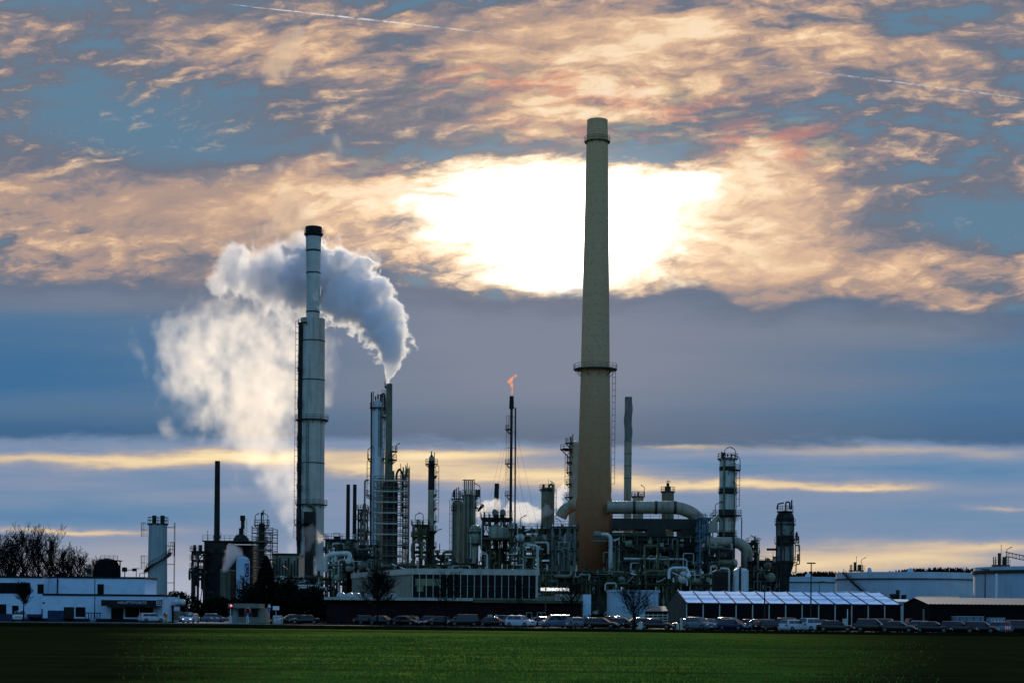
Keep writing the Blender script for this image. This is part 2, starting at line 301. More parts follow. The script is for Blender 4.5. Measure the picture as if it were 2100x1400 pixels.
# ---------------------------------------------------------------- mesh building
def frame_of(d):
    d = d.normalized(); a = Vector((0, 0, 1)) if abs(d.z) < 0.9 else Vector((1, 0, 0))
    u = d.cross(a).normalized(); return u, d.cross(u).normalized()
class MB:
    def __init__(s): s.v = []; s.f = []
    def quad(s, a, b, c, d):
        n = len(s.v); s.v += [tuple(a), tuple(b), tuple(c), tuple(d)]; s.f.append((n, n+1, n+2, n+3)); return s
    def box(s, x0, x1, y0, y1, z0, z1):
        n = len(s.v)
        s.v += [(x0, y0, z0), (x1, y0, z0), (x1, y1, z0), (x0, y1, z0), (x0, y0, z1), (x1, y0, z1), (x1, y1, z1), (x0, y1, z1)]
        s.f += [(n, n+3, n+2, n+1), (n+4, n+5, n+6, n+7), (n, n+1, n+5, n+4), (n+1, n+2, n+6, n+5), (n+2, n+3, n+7, n+6), (n+3, n, n+4, n+7)]; return s
    def prism(s, pts, z0, z1):            # pts counter-clockwise
        n = len(s.v); k = len(pts)
        s.v += [(p[0], p[1], z0) for p in pts]+[(p[0], p[1], z1) for p in pts]
        s.f += [tuple(range(n+k-1, n-1, -1)), tuple(range(n+k, n+2*k))]
        s.f += [(n+i, n+(i+1) % k, n+k+(i+1) % k, n+k+i) for i in range(k)]; return s
    def extrude(s, prof, x0, x1):         # profile of (y, z) points swept along x
        n = len(s.v); k = len(prof)
        s.v += [(x0, p[0], p[1]) for p in prof]+[(x1, p[0], p[1]) for p in prof]
        s.f += [tuple(range(n, n+k)), tuple(range(n+2*k-1, n+k-1, -1))]
        s.f += [(n+i, n+k+i, n+k+(i+1) % k, n+(i+1) % k) for i in range(k)]; return s
    def bar(s, p, q, w, h=None):
        p, q = Vector(p), Vector(q); h = h or w
        u, v = frame_of(q-p); u *= w/2; v *= h/2; n = len(s.v)
        for e in (p, q): s.v += [tuple(e-u-v), tuple(e+u-v), tuple(e+u+v), tuple(e-u+v)]
        s.f += [(n, n+1, n+2, n+3), (n+7, n+6, n+5, n+4)]+[(n+i, n+4+i, n+4+(i+1) % 4, n+(i+1) % 4) for i in range(4)]; return s
    def tube(s, p, q, r0, r1=None, n=8, caps=True):
        p, q = Vector(p), Vector(q); r1 = r0 if r1 is None else r1
        u, v = frame_of(q-p); k = len(s.v)
        for e, r in ((p, r0), (q, r1)):
            for i in range(n):
                a = 2*math.pi*i/n; s.v.append(tuple(e+u*(r*math.cos(a))+v*(r*math.sin(a))))
        s.f += [(k+i, k+(i+1) % n, k+n+(i+1) % n, k+n+i) for i in range(n)]
        if caps: s.f += [tuple(range(k+n-1, k-1, -1)), tuple(range(k+n, k+2*n))]
        return s
    def path(s, pts, r, bend=None, n=10, seg=5):
        pts = [Vector(p) for p in pts]; bend = r*2.2 if bend is None else bend
        out = [pts[0]]
        for i in range(1, len(pts)-1):
            a, b, c = pts[i-1], pts[i], pts[i+1]
            d0, d1 = (a-b), (c-b); L = min(bend, d0.length*0.48, d1.length*0.48)
            d0.normalize(); d1.normalize(); p0, p1 = b+d0*L, b+d1*L
            for j in range(seg+1):
                t = j/seg; out.append(p0*(1-t)**2+b*(2*t*(1-t))+p1*t*t)
        out.append(pts[-1])
        k = len(s.v); u = None
        for i, p in enumerate(out):
            d = ((out[min(i+1, len(out)-1)]-out[max(i-1, 0)])).normalized()
            if u is None: u, _ = frame_of(d)
            u = (u-d*u.dot(d)).normalized(); v = d.cross(u)
            for j in range(n):
                a = 2*math.pi*j/n; s.v.append(tuple(p+u*(r*math.cos(a))+v*(r*math.sin(a))))
        for i in range(len(out)-1):
            s.f += [(k+i*n+j, k+i*n+(j+1) % n, k+(i+1)*n+(j+1) % n, k+(i+1)*n+j) for j in range(n)]
        e = k+(len(out)-1)*n
        s.f += [tuple(range(k+n-1, k-1, -1)), tuple(range(e, e+n))]; return s
    def lathe(s, cx, cy, prof, n=20, wob=None):
        k = len(s.v)
        for r, z in prof:
            for i in range(n):
                a = 2*math.pi*i/n; rr = r if wob is None else r*wob(a, z)
                s.v.append((cx+rr*math.cos(a), cy+rr*math.sin(a), z))
        for j in range(len(prof)-1):
            s.f += [(k+j*n+i, k+j*n+(i+1) % n, k+(j+1)*n+(i+1) % n, k+(j+1)*n+i) for i in range(n)]
        e = k+(len(prof)-1)*n
        s.f += [tuple(range(k+n-1, k-1, -1)), tuple(range(e, e+n))]; return s
    def hcyl(s, p, q, r, n=18, dome=0.3):  # a drum lying between p and q with dished ends
        p, q = Vector(p), Vector(q); d = (q-p).normalized(); u, v = frame_of(d)
        prof = [(0.0, -dome*r), (0.55*r, -dome*r*0.8), (0.9*r, -dome*r*0.3), (r, 0)]
        st = [(r_, p+d*o) for r_, o in prof]+[(r_, q-d*o) for r_, o in reversed(prof)]
        k = len(s.v)
        for r_, c in st:
            for i in range(n):
                a = 2*math.pi*i/n; s.v.append(tuple(c+u*(max(r_, 0.01)*math.cos(a))+v*(max(r_, 0.01)*math.sin(a))))
        for j in range(len(st)-1): s.f += [(k+j*n+i, k+j*n+(i+1) % n, k+(j+1)*n+(i+1) % n, k+(j+1)*n+i) for i in range(n)]
        e = k+(len(st)-1)*n
        s.f += [tuple(range(k+n-1, k-1, -1)), tuple(range(e, e+n))]; return s
    def arcdeck(s, cx, cy, z, ri, ro, th, a0=0, a1=360, n=20):
        full = abs(a1-a0) >= 359.9; m = max(3, int(n*abs(a1-a0)/360)); k = len(s.v)
        cnt = m if full else m+1
        for i in range(cnt):
            a = R(a0+(a1-a0)*i/m); c, d = math.cos(a), math.sin(a)
            s.v += [(cx+ri*c, cy+ri*d, z), (cx+ro*c, cy+ro*d, z), (cx+ro*c, cy+ro*d, z-th), (cx+ri*c, cy+ri*d, z-th)]
        for i in range(m):
            a, b = k+4*i, k+4*((i+1) % cnt)
            s.f += [(a, a+1, b+1, b), (a+1, a+2, b+2, b+1), (a+2, a+3, b+3, b+2), (a+3, a, b, b+3)]
        if not full: s.f += [(k, k+3, k+2, k+1), (k+4*m, k+4*m+1, k+4*m+2, k+4*m+3)]
        return s
    def arcrail(s, cx, cy, z, r, h=1.1, a0=0, a1=360, posts=10, w=0.075):
        n = max(2, int(posts*abs(a1-a0)/360+0.5)); P = []
        for i in range(n+1):
            a = R(a0+(a1-a0)*i/n); P.append(Vector((cx+r*math.cos(a), cy+r*math.sin(a), z)))
        up = Vector((0, 0, h))
        for p in P: s.bar(p, p+up, w)
        for a, b in zip(P, P[1:]):
            for q in (0.5, 1.0): s.bar(a+up*q, b+up*q, w)
        return s
    def linerail(s, p, q, h=1.1, step=1.6, w=0.075):
        p, q = Vector(p), Vector(q); n = max(1, int((q-p).length/step+0.5)); up = Vector((0, 0, h))
        for i in range(n+1):
            e = p.lerp(q, i/n); s.bar(e, e+up, w)
        for f in (0.5, 1.0): s.bar(p+up*f, q+up*f, w)
        return s
    def ladder(s, p, z1, ang, w=0.55, cage=True):
        p = Vector(p); t = Vector((-math.sin(R(ang)), math.cos(R(ang)), 0))*w/2; o = Vector((math.cos(R(ang)), math.sin(R(ang)), 0))
        h = z1-p.z; up = Vector((0, 0, h))
        for e in (p-t, p+t): s.bar(e, e+up, 0.08)
        k = max(2, int(h/0.6))
        for i in range(k+1): s.bar(p-t+up*(i/k), p+t+up*(i/k), 0.05)
        if cage and h > 3:
            for e in (p-t+o*0.7, p+t+o*0.7, p+o*0.85): s.bar(e+Vector((0, 0, 2.2)), e+up, 0.05)
            kk = max(2, int((h-2.2)/1.5))
            for i in range(kk+1):
                z = Vector((0, 0, 2.2+(h-2.2)*i/kk)); c = [p-t, p-t+o*0.7, p+o*0.85, p+t+o*0.7, p+t]
                for a, b in zip(c, c[1:]): s.bar(a+z, b+z, 0.05)
        return s
    def build(s, name, mat, parent=None, local=False, smooth=True, origin=None):
        me = bpy.data.meshes.new(name)
        o = Vector((0, 0, 0))
        if not local:
            o = Vector(parent.location) if parent is not None else Vector(origin if origin is not None else (0, 0, 0))
            if parent is not None and parent.parent is not None: o = Vector(parent.parent.location)
        me.from_pydata([(x-o.x, y-o.y, z-o.z) for x, y, z in s.v], [], s.f)
        me.materials.append(M[mat] if isinstance(mat, str) else mat)
        if smooth:
            me.polygons.foreach_set('use_smooth', [True]*len(me.polygons))
            me.set_sharp_from_angle(angle=R(38))
        me.update()
        ob = bpy.data.objects.new(name, me); col.objects.link(ob)
        if parent is not None: ob.parent = parent
        elif not local: ob.location = o
        return ob
def tag(o, label=None, cat=None, group=None, kind=None):
    if label: o['label'] = label
    if cat: o['category'] = cat; kind = kind or 'thing'
    if group: o['group'] = group
    if kind: o['kind'] = kind
    return o
def thing(name, label, cat, loc, group=None, rz=0.0):
    o = bpy.data.objects.new(name, None); col.objects.link(o); o.empty_display_size = 0.5
    o.location = loc; o.rotation_euler = (0, 0, rz)
    return tag(o, label, cat, group, 'thing')
def copy_tree(o, parent=None, mats=None):
    kids = list(o.children)
    c = o.copy(); col.objects.link(c)
    if parent is not None: c.parent = parent
    if mats and c.type == 'MESH' and o.name.split('.')[0] in mats:
        c.material_slots[0].link = 'OBJECT'; c.material_slots[0].material = M[mats[o.name.split('.')[0]]]
    for k in kids: copy_tree(k, c, mats)
    return c
def text_mesh(txt, size, depth=0.02):
    cu = bpy.data.curves.new('lettering', 'FONT'); cu.body = txt; cu.size = size; cu.extrude = depth; cu.align_x = 'CENTER'; cu.align_y = 'CENTER'
    ob = bpy.data.objects.new('lettering_tmp', cu); col.objects.link(ob)
    dg = bpy.context.evaluated_depsgraph_get(); me = bpy.data.meshes.new_from_object(ob.evaluated_get(dg))
    bpy.data.objects.remove(ob); return me
def lettering(name, txt, size, at, parent, mat, sx=1.0):
    me = text_mesh(txt, size); me.materials.clear(); me.materials.append(M[mat])
    ob = bpy.data.objects.new(name, me); col.objects.link(ob); ob.parent = parent
    base = Vector(parent.location) if parent.parent is None else Vector(parent.parent.location)
    ob.location = Vector(at)-base; ob.rotation_euler = (R(90), 0, 0); ob.scale = (sx, 1, 1)
    return ob
# ---------------------------------------------------------------- refinery kit
rnd = random.Random(7)
def platform(root, cx, cy, z, ri, ro, a0, a1, mat='steel_dark', posts=12, brackets=True, h=1.15):
    d = MB().arcdeck(cx, cy, z, ri*0.98, ro, 0.16, a0, a1, 26)
    if brackets:
        k = max(2, int(abs(a1-a0)/40))
        for i in range(k+1):
            a = R(a0+(a1-a0)*i/k); c, s_ = math.cos(a), math.sin(a)
            d.bar((cx+ri*c, cy+ri*s_, z-(ro-ri)*0.9-0.2), (cx+ro*0.97*c, cy+ro*0.97*s_, z-0.2), 0.12)
    p = d.build('platform', mat, root)
    MB().arcrail(cx, cy, z, ro-0.06, h, a0, a1, posts).build('railing', mat, p)
    return p
def gooseneck(root, p, h, lean, mat='steel_dark', w=0.09):
    p = Vector(p)
    MB().path([p, p+Vector((0, 0, h)), p+Vector((lean, 0, h+abs(lean)*0.45))], w, 0.5, 6, 3).build('mast', mat, root)
    e = p+Vector((lean, 0, h+abs(lean)*0.45))
    MB().bar(e+Vector((-lean*0.28, 0, -0.1)), e+Vector((lean*0.32, 0, 0.16)), 0.34, 0.18).build('lamp', mat, root)
def tower(name, label, cat, px, Y, ytop, wpx, mat='clad_grey', head='dome', plats=(), lads=(), pipes=(), necks=(), nozz=(), group=None, prof=None, n=22, dark='steel_dark', wob=None, bands=(), skirt=None):
    x = WX(px, Y); r = M_(wpx, Y)/2; zt = WZ(ytop, Y, px)
    root = thing(name, label, cat, (x, Y, 0), group)
    zz = lambda py: WZ(py, Y, px)
    m = lambda d: M_(d, Y)
    if prof: pf = [(m(w)/2, max(zz(py), 0)) for py, w in prof]
    else:
        z0 = skirt if skirt else 0.0
        pf = [(r, 0), (r, zt-(r*0.55 if head == 'dome' else 0))]
        if head == 'dome': pf += [(r*0.92, zt-r*0.32), (r*0.7, zt-r*0.13), (r*0.38, zt-r*0.03), (0.05, zt)]
    if head == 'open': pf += [(pf[-1][0]*0.84, pf[-1][1]), (pf[-1][0]*0.84, pf[-1][1]-r*2)]
    MB().lathe(x, Y, pf, n, wob).build('shell', mat, root)
    for py, w, h in bands: MB().lathe(x, Y, [(m(w)/2, zz(py)-h/2), (m(w)/2+0.07, zz(py)-h/2), (m(w)/2+0.07, zz(py)+h/2), (m(w)/2, zz(py)+h/2)], n).build('band', dark, root)
    for pl in plats:
        py, a0, a1, wo = pl[:4]
        ri = m(pl[4])/2 if len(pl) > 4 else r
        platform(root, x, Y, zz(py), ri, m(wo)/2, a0, a1, dark, posts=max(9, int(m(wo)*1.7)))
    for l in lads:
        p0, p1, ang = l[:3]; rr = m(l[3])/2 if len(l) > 3 else r
        c, s_ = math.cos(R(ang)), math.sin(R(ang))
        MB().ladder((x+(rr+0.25)*c, Y+(rr+0.25)*s_, max(zz(p0), 0)), zz(p1), ang).build('ladder', dark, root)
    for pp in pipes:
        pts, rp, pm = pp
        MB().path([Vector((x+m(dx), Y-r*0.9-0.3+dd, max(zz(py), 0))) for dx, py, dd in pts], m(rp), None, 8, 4).build('pipe', pm, root)
    for dx, py, h, lean in necks: gooseneck(root, (x+m(dx), Y-r*0.8, zz(py)), h, lean, dark)
    for dx, p0, p1, w in nozz: MB().tube((x+m(dx), Y, zz(p0)), (x+m(dx), Y, zz(p1)), m(w)/2, None, 8).build('nozzle', dark, root)
    return root
def frame(name, label, cat, pl, pr, Y, depth, levels, nb, mat='steel_dark', nd=1, brace=True, deck=True, rails=True, npipes=6, drums=0, seed=1, pmats=('pipe_dull', 'steel_olive', 'pipe_silver', 'steel_dark'), pr_r=(0.12, 0.4), sheets=0, lamps=0, colw=0.38, group=None, panel='steel_olive', ladder=True, vpipes=3, clut=2.4, strips=0):
    rr = random.Random(seed); pc = (pl+pr)/2
    x0, x1 = WX(pl, Y), WX(pr, Y); y0, y1 = Y, Y+depth
    zs = [WZ(p, Y, pc) for p in levels]; zs.sort(); ztop = zs[-1]
    root = thing(name, label, cat, ((x0+x1)/2, (y0+y1)/2, 0), group)
    g = MB()
    xs = [x0+(x1-x0)*i/nb for i in range(nb+1)]; ys = [y0+(y1-y0)*i/nd for i in range(nd+1)]
    for x in xs:
        for y in ys: g.bar((x, y, 0), (x, y, ztop), colw)
    prev = 0.0
    for z in zs:
        for y in ys: g.bar((x0, y, z-0.2), (x1, y, z-0.2), 0.28, 0.36)
        for x in xs: g.bar((x, y0, z-0.2), (x, y1, z-0.2), 0.26, 0.34)
        if brace and z-prev > 2.0:
            for i in range(nb):
                if rr.random() < 0.55:
                    a, b = (xs[i], xs[i+1]) if rr.random() < 0.5 else (xs[i+1], xs[i])
                    g.bar((a, y0, prev), (b, y0, z-0.3), 0.18); g.bar((b, y1, prev), (a, y1, z-0.3), 0.18)
        prev = z
    g.build('frame', mat, root)
    for z in zs:
        if deck:
            d = MB().box(x0-0.5, x1+0.5, y0-0.7, y1+0.5, z, z+0.12).build('deck', mat, root)
            if rails:
                q = MB(); q.linerail((x0-0.45, y0-0.62, z+0.12), (x1+0.45, y0-0.62, z+0.12)); q.linerail((x0-0.45, y0-0.62, z+0.12), (x0-0.45, y1+0.45, z+0.12)); q.linerail((x1+0.45, y0-0.62, z+0.12), (x1+0.45, y1+0.45, z+0.12))
                q.build('railing', mat, d)
    W = x1-x0
    for i in range(npipes):
        z = rr.choice([0.6]+zs[:-1])+rr.uniform(0.6, 2.6) if len(zs) > 1 else rr.uniform(0.6, max(1.0, zs[0]-0.5))
        r_ = rr.uniform(*pr_r); a = x0+rr.uniform(-0.05, 0.5)*W; b = min(x1+1.0, a+rr.uniform(0.25, 0.7)*W); y = y0+rr.uniform(-0.9, depth*0.6)
        zz = min(ztop+1.5, z+rr.choice((-1, 1))*rr.uniform(1.5, 4.5)); zz = max(0.4, zz)
        pts = [(a, y, z), (b, y, z), (b, y, zz)] if rr.random() < 0.5 else [(a, y, zz), (a, y, z), (b, y, z)]
        if rr.random() < 0.35: pts = [(a, y, zz), (a, y, z), (b, y, z), (b, y, zz)]
        MB().path(pts, r_, r_*2.5, 8, 4).build('pipe', rr.choice(pmats), root)
    for i in range(vpipes):
        x = rr.uniform(x0, x1); y = y0-rr.uniform(0.3, 0.9); r_ = rr.uniform(0.10, 0.26)
        za = rr.uniform(0, ztop*0.4); zb = za+rr.uniform(0.35, 0.6)*ztop; k = rr.choice((-1, 1))*rr.uniform(0.8, 2.5)
        MB().path([(x, y, za), (x, y, zb), (x+k, y, zb), (x+k, y, zb-rr.uniform(0.8, 3))], r_, r_*2.5, 8, 4).build('pipe', rr.choice(pmats), root)
    for i in range(drums):
        z = rr.choice([0.3]+zs[:-1])+rr.uniform(0.9, 1.4); r_ = rr.uniform(0.6, 1.15); a = x0+rr.uniform(0.0, 0.5)*W; L = min(W*0.8, rr.uniform(2.5, 6)); y = y0+rr.uniform(-0.3, depth*0.5)
        if rr.random() < 0.35: MB().hcyl((a+1.5, y0-1.2, z), (a+1.5, y1*0+y0+3.0, z), r_).build('drum', rr.choice(('pipe_dull', 'clad_grey', 'pipe_silver')), root)
        else: MB().hcyl((a, y, z), (a+L, y, z), r_).build('drum', rr.choice(('pipe_dull', 'clad_grey', 'clad_olive')), root)
    for i in range(sheets):
        j = rr.randrange(nb); k = rr.randrange(len(zs)); zb = zs[k-1]+0.2 if k else 0.3
        MB().box(xs[j]+0.2, xs[j+1]-0.2, y0+depth*0.5, y0+depth*0.5+0.15, zb, zs[k]-0.5).build('panel', panel, root)
    for i in range(int(nb*len(zs)*clut)):
        z = rr.choice([0.4]+zs[:-1])+rr.uniform(0.3, 2.4); xq = rr.uniform(x0, x1-0.6); yq = y0-rr.uniform(0.1, 0.6); k = rr.random()
        mm = rr.choice(('pipe_silver', 'pipe_dull', 'steel_olive', 'steel_grey', 'steel_dark', 'clad_olive'))
        if k < 0.35: MB().box(xq, xq+rr.uniform(0.3, 1.1), yq-0.2, yq+0.2, z, z+rr.uniform(0.3, 1.0)).build('instrument_box', mm, root)
        elif k < 0.7: MB().tube((xq, yq, z), (xq, yq, z+rr.uniform(0.6, 2.6)), rr.uniform(0.05, 0.14), None, 6).build('conduit', mm, root)
        else: MB().path([(xq, yq, z), (xq+rr.uniform(0.6, 2.4), yq, z), (xq+rr.uniform(0.6, 2.4), yq, z+rr.choice((-1, 1))*rr.uniform(0.5, 1.6))], rr.uniform(0.05, 0.13), 0.2, 6, 3).build('conduit', mm, root)
    for i in range(strips):
        z = rr.choice([2.0]+zs[:-1])+rr.uniform(1.6, 2.6); xq = rr.uniform(x0, x1-1.2); s_ = rr.choice((-1, 1))*rr.uniform(0.25, 0.6)
        MB().bar((xq, y0-0.9, z), (xq+1.15, y0-0.9, z+s_), 0.2).build('strip_light', 'lamp_white', root)
    if ladder:
        MB().ladder((x0+W*rr.uniform(0.1, 0.9), y0-0.75, 0.2), ztop+0.9, -90).build('ladder', mat, root)
    for i in range(lamps):
        k = rr.choice((-1, 1)); gooseneck(root, (rr.uniform(x0, x1), y0-0.6, rr.choice(zs)), rr.uniform(1.8, 2.6), k*rr.uniform(0.7, 1.3), mat)
    return root
def scaffold(name, label, pl, pr, Y, depth, ytop, lifts, nbays, mat='steel_dark', board='plank', group=None, zb=0.0, tops=None, seed=1, boardp=0.7):
    pc = (pl+pr)/2; x0, x1 = WX(pl, Y), WX(pr, Y); zt = WZ(ytop, Y, pc); rr = random.Random(seed)
    root = thing(name, label, 'scaffold', ((x0+x1)/2, Y+depth/2, 0), group)
    g = MB(); xs = [x0+(x1-x0)*i/nbays for i in range(nbays+1)]; ys = [Y, Y+1.1, Y+depth-1.1, Y+depth]
    hs = [zb+(zt-zb)*(i+1)/lifts for i in range(lifts)]
    for i, x in enumerate(xs):
        tt = zt+(tops[i] if tops else 1.2)
        for y in ys: g.bar((x, y, zb), (x, y, tt), 0.09)
    for h in hs:
        for y in ys:
            for e in (0, 0.55, 1.1): g.bar((x0, y, h+e), (x1, y, h+e), 0.07)
        for x in xs:
            for e in (0, 1.1): g.bar((x, Y, h+e), (x, Y+depth, h+e), 0.07)
    for i in range(lifts):
        a = zb if i == 0 else hs[i-1]
        j = i % nbays
        g.bar((xs[j], Y, a), (xs[j+1], Y, hs[i]), 0.06)
        g.bar((xs[-1], Y, a), (xs[-1], Y+1.1, hs[i]), 0.06)
    g.build('scaffold_tubes', mat, root)
    for i, h in enumerate(hs):
        bm_ = board if rr.random() < 0.8 else mat
        MB().box(x0, x1, Y+0.02, Y+1.1, h-0.14, h-0.05).build('boards', bm_, root)
        MB().box(x0, x1, Y+depth-1.1, Y+depth, h-0.14, h-0.05).build('boards', bm_, root)
        if rr.random() < boardp+0.2: MB().box(x0, x1, Y-0.06, Y-0.02, h-0.10, h+0.16).build('toe_board', bm_, root)
    return root
def stack(name, label, px, Y, ytop, wpx, mat, group=None, w0=None, bands=(), ybot=None, lads=()):
    return tower(name, label, 'chimney', px, Y, ytop, wpx, mat, head='open', prof=[(1290, w0 or wpx), (ytop, wpx)], group=group, bands=bands, lads=lads)

# ---------------------------------------------------------------- the tall chimney, brown foot to pale top
m_ch = pmat('chimney_shaft', (0.30, 0.26, 0.19), 0.9, 0.0, 0.18, 0.5, spec=0.1)
def chimney_shaft_nodes(m):
    t = NT(m.node_tree); b = next(n for n in t.n if n.type == 'BSDF_PRINCIPLED')
    tc = t.new('ShaderNodeTexCoord').outputs['Object']; sp = t.new('ShaderNodeSeparateXYZ'); t.l.new(tc, sp.inputs[0])
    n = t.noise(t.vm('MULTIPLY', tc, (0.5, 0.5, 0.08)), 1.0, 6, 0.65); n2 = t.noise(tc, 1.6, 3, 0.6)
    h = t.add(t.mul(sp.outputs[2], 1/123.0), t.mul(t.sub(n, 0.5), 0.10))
    c = t.ramp(h, [(0.0, (0.12, 0.030, 0.012, 1)), (0.16, (0.26, 0.095, 0.036, 1)), (0.34, (0.44, 0.235, 0.11, 1)), (0.54, (0.60, 0.38, 0.20, 1)), (1.0, (0.70, 0.43, 0.21, 1))])  # brown foot to pale top: lens flare painted into the shaft colour
    c = t.mix(t.mul(t.sstep(n2, 0.5, 0.7), 0.25), c, (0.07, 0.05, 0.03, 1))
    wv = t.m('FRACT', t.mul(sp.outputs[2], 0.4)); c = t.mix(t.mul(t.sstep(wv, 0.94, 1.0), 0.25), c, (0.05, 0.04, 0.03, 1))
    t.put(b.inputs['Base Color'], c)
chimney_shaft_nodes(m_ch)
tower('chimney', 'tallest chimney, tapering, lens flare painted in as brown below and pale above', 'chimney', 1217, 420, 247, 42, 'chimney_shaft', head='open', n=44, dark='clad_olive',
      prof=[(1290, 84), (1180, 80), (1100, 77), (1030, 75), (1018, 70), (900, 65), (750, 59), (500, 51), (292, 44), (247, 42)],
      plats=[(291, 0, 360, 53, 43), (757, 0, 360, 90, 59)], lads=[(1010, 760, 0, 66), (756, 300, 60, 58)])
c = tower('chimney', 'tall pale clad chimney with a thinner dark flue on top', 'chimney', 637, 450, 468, 30, 'clad_pale', head='open', n=36,
      prof=[(1290, 54), (1030, 53), (857, 52), (654, 50), (654, 27), (560, 28.5), (468, 33)],
      plats=[(1034, 0, 360, 66, 53), (861, 0, 360, 68, 52), (664, 120, 250, 62, 50), (480, 0, 360, 40, 32), (735, 150, 215, 60, 50), (790, 150, 215, 60, 50), (915, 150, 215, 62, 52), (1075, 150, 250, 70, 53)],
      lads=[(1120, 660, 190, 54), (1034, 865, -100, 54)], bands=[(515, 30, 0.5), (560, 29, 0.3), (640, 28, 0.3), (700, 51, 0.25), (780, 51.5, 0.25), (950, 52.5, 0.25)])
# sooty flue top and the riser, boxes and burner gear on its flank
x, Y = c.location.x, 450.0
MB().lathe(x, Y, [(M_(33.4, Y)/2, WZ(486, Y, 637)), (M_(34, Y)/2, WZ(466, Y, 637)), (M_(27, Y)/2, WZ(465, Y, 637))], 28).build('flue_cap', 'clad_soot', c)
MB().path([(x-M_(22, Y), Y-2.0, 2), (x-M_(22, Y), Y-2.0, WZ(668, Y, 637))], 0.62, None, 10).build('riser', 'clad_soot', c)
for py, hh in ((760, 1.4), (830, 2.4), (900, 1.6), (960, 2.2), (1000, 1.5), (1060, 4.0), (1090, 5.0)):
    z = WZ(py, Y, 637); MB().box(x-M_(27, Y), x-M_(20, Y), Y-3.6, Y-1.0, z-hh/2, z+hh/2).build('junction_box', 'clad_soot', c)
for py in (1062, 1085):
    z = WZ(py, Y, 637); b = MB().box(x-M_(10, Y), x+M_(13, Y), Y-5.4, Y-2.6, z-2.2, z+1.4).build('burner_box', 'clad_soot', c)
    MB().linerail((x-M_(13, Y), Y-5.9, z-2.2), (x+M_(15, Y), Y-5.9, z-2.2), 1.2, 1.0).build('railing', 'steel_dark', b)
MB().path([(x-M_(6, Y), Y-4.2, WZ(1035, Y, 637)), (x+M_(10, Y), Y-4.4, WZ(1040, Y, 637)), (x+M_(10, Y), Y-4.4, WZ(1140, Y, 637))], 0.45, 1.2).build('pipe', 'steel_olive', c)
MB().box(x-M_(8, Y), x+M_(8, Y), Y-5.0, Y-2.6, 3, WZ(1100, Y, 637)).build('burner_shaft', 'clad_soot', c)
# spiral-straked stack, the far stub of another, the thin black stacks
def strake(a, z): return 1.0+0.17*max(0.0, math.cos(3*(a-z*0.42)))**6
x = 1285.5; Y = 470.0; w = M_(15, Y)/2
s1 = thing('chimney', 'slim pale chimney with spiral fins round its upper part', 'chimney', (WX(x, Y), Y, 0))
MB().lathe(WX(x, Y), Y, [(w*1.06, 0), (w*1.02, WZ(905, Y, x))], 30).build('lower_shaft', 'clad_grey', s1)
zz = [WZ(905, Y, x)+i*(WZ(814, Y, x)-WZ(905, Y, x))/46 for i in range(47)]
MB().lathe(WX(x, Y), Y, [(w*0.99, q) for q in zz]+[(w*0.8, zz[-1]), (w*0.8, zz[-1]-2)], 60, lambda a, z: 1.0+0.22*max(0.0, math.cos(1.5*(a-z*0.36)))**4).build('finned_shaft', 'steel_grey', s1)
for py in (905, 930, 955, 980): MB().lathe(WX(x, Y), Y, [(w, WZ(py, Y, x)-0.15), (w*1.1, WZ(py, Y, x)-0.1), (w*1.1, WZ(py, Y, x)+0.1), (w, WZ(py, Y, x)+0.15)], 24).build('flange', 'steel_grey', s1)
x = 1017; Y = 600.0; w = M_(9, Y)/2
s2 = thing('chimney', 'short spiral-finned stub of a chimney behind the steam', 'chimney', (WX(x, Y), Y, 0))
MB().lathe(WX(x, Y), Y, [(w, i*(WZ(991, Y, x))/50) for i in range(51)]+[(w*0.8, WZ(991, Y, x)), (w*0.8, WZ(991, Y, x)-2)], 48, lambda a, z: 1.0+0.16*max(0.0, math.cos(1.5*(a-z*0.36)))**4).build('finned_shaft', 'clad_soot', s2)
stack('chimney', 'thin black chimney rising from the dark boiler block by the steam', 444, 400, 945, 10.5, 'clad_soot', w0=14, bands=[(1100, 14, 0.4)])
stack('chimney', 'first thin black twin stack, beside the silver pipe loop', 712.5, 430, 993, 7.5, 'clad_soot', 'twin black stacks', w0=9.5)
stack('chimney', 'second thin black twin stack, beside the white column', 726, 430, 993, 7.5, 'clad_soot', 'twin black stacks', w0=9.5)
# ---------------------------------------------------------------- columns and vessels
tower('distillation_column', 'tall white column with a dark crowded head platform', 'column', 773, 410, 806, 25, 'clad_white', dark='steel_dark',
      prof=[(1290, 29), (1060, 28), (835, 25), (832, 23), (822, 16), (818, 2)],
      plats=[(836, 0, 360, 36, 24), (855, -60, 60, 40, 24), (940, -50, 20, 44, 26), (940, 160, 205, 44, 26), (1015, 150, 215, 48, 27), (1050, 150, 215, 44, 27), (1090, 150, 215, 44, 27)], lads=[(1040, 945, 180, 27), (935, 840, -75, 25)],
      pipes=[([(-13, 1170, 0), (-13, 806, 0)], 1.6, 'clad_soot'), ([(8, 1000, 0), (8, 838, 0)], 1.6, 'clad_pale'), ([(-26, 1170, 1), (-26, 985, 1), (-18, 985, 1)], 1.8, 'steel_grey'), ([(5, 835, 1), (5, 812, 1), (11, 806, 1), (14, 815, 1), (14, 850, 1)], 1.8, 'steel_dark')],
      nozz=[(-13.5, 836, 803, 1.6), (-10.5, 836, 803, 1.6), (-6, 836, 812, 3), (-1, 836, 808, 3.4), (4, 836, 808, 3), (8, 836, 806, 2.6), (11, 836, 806, 2.4)], necks=[(-20, 942, 2.4, 0.9)])
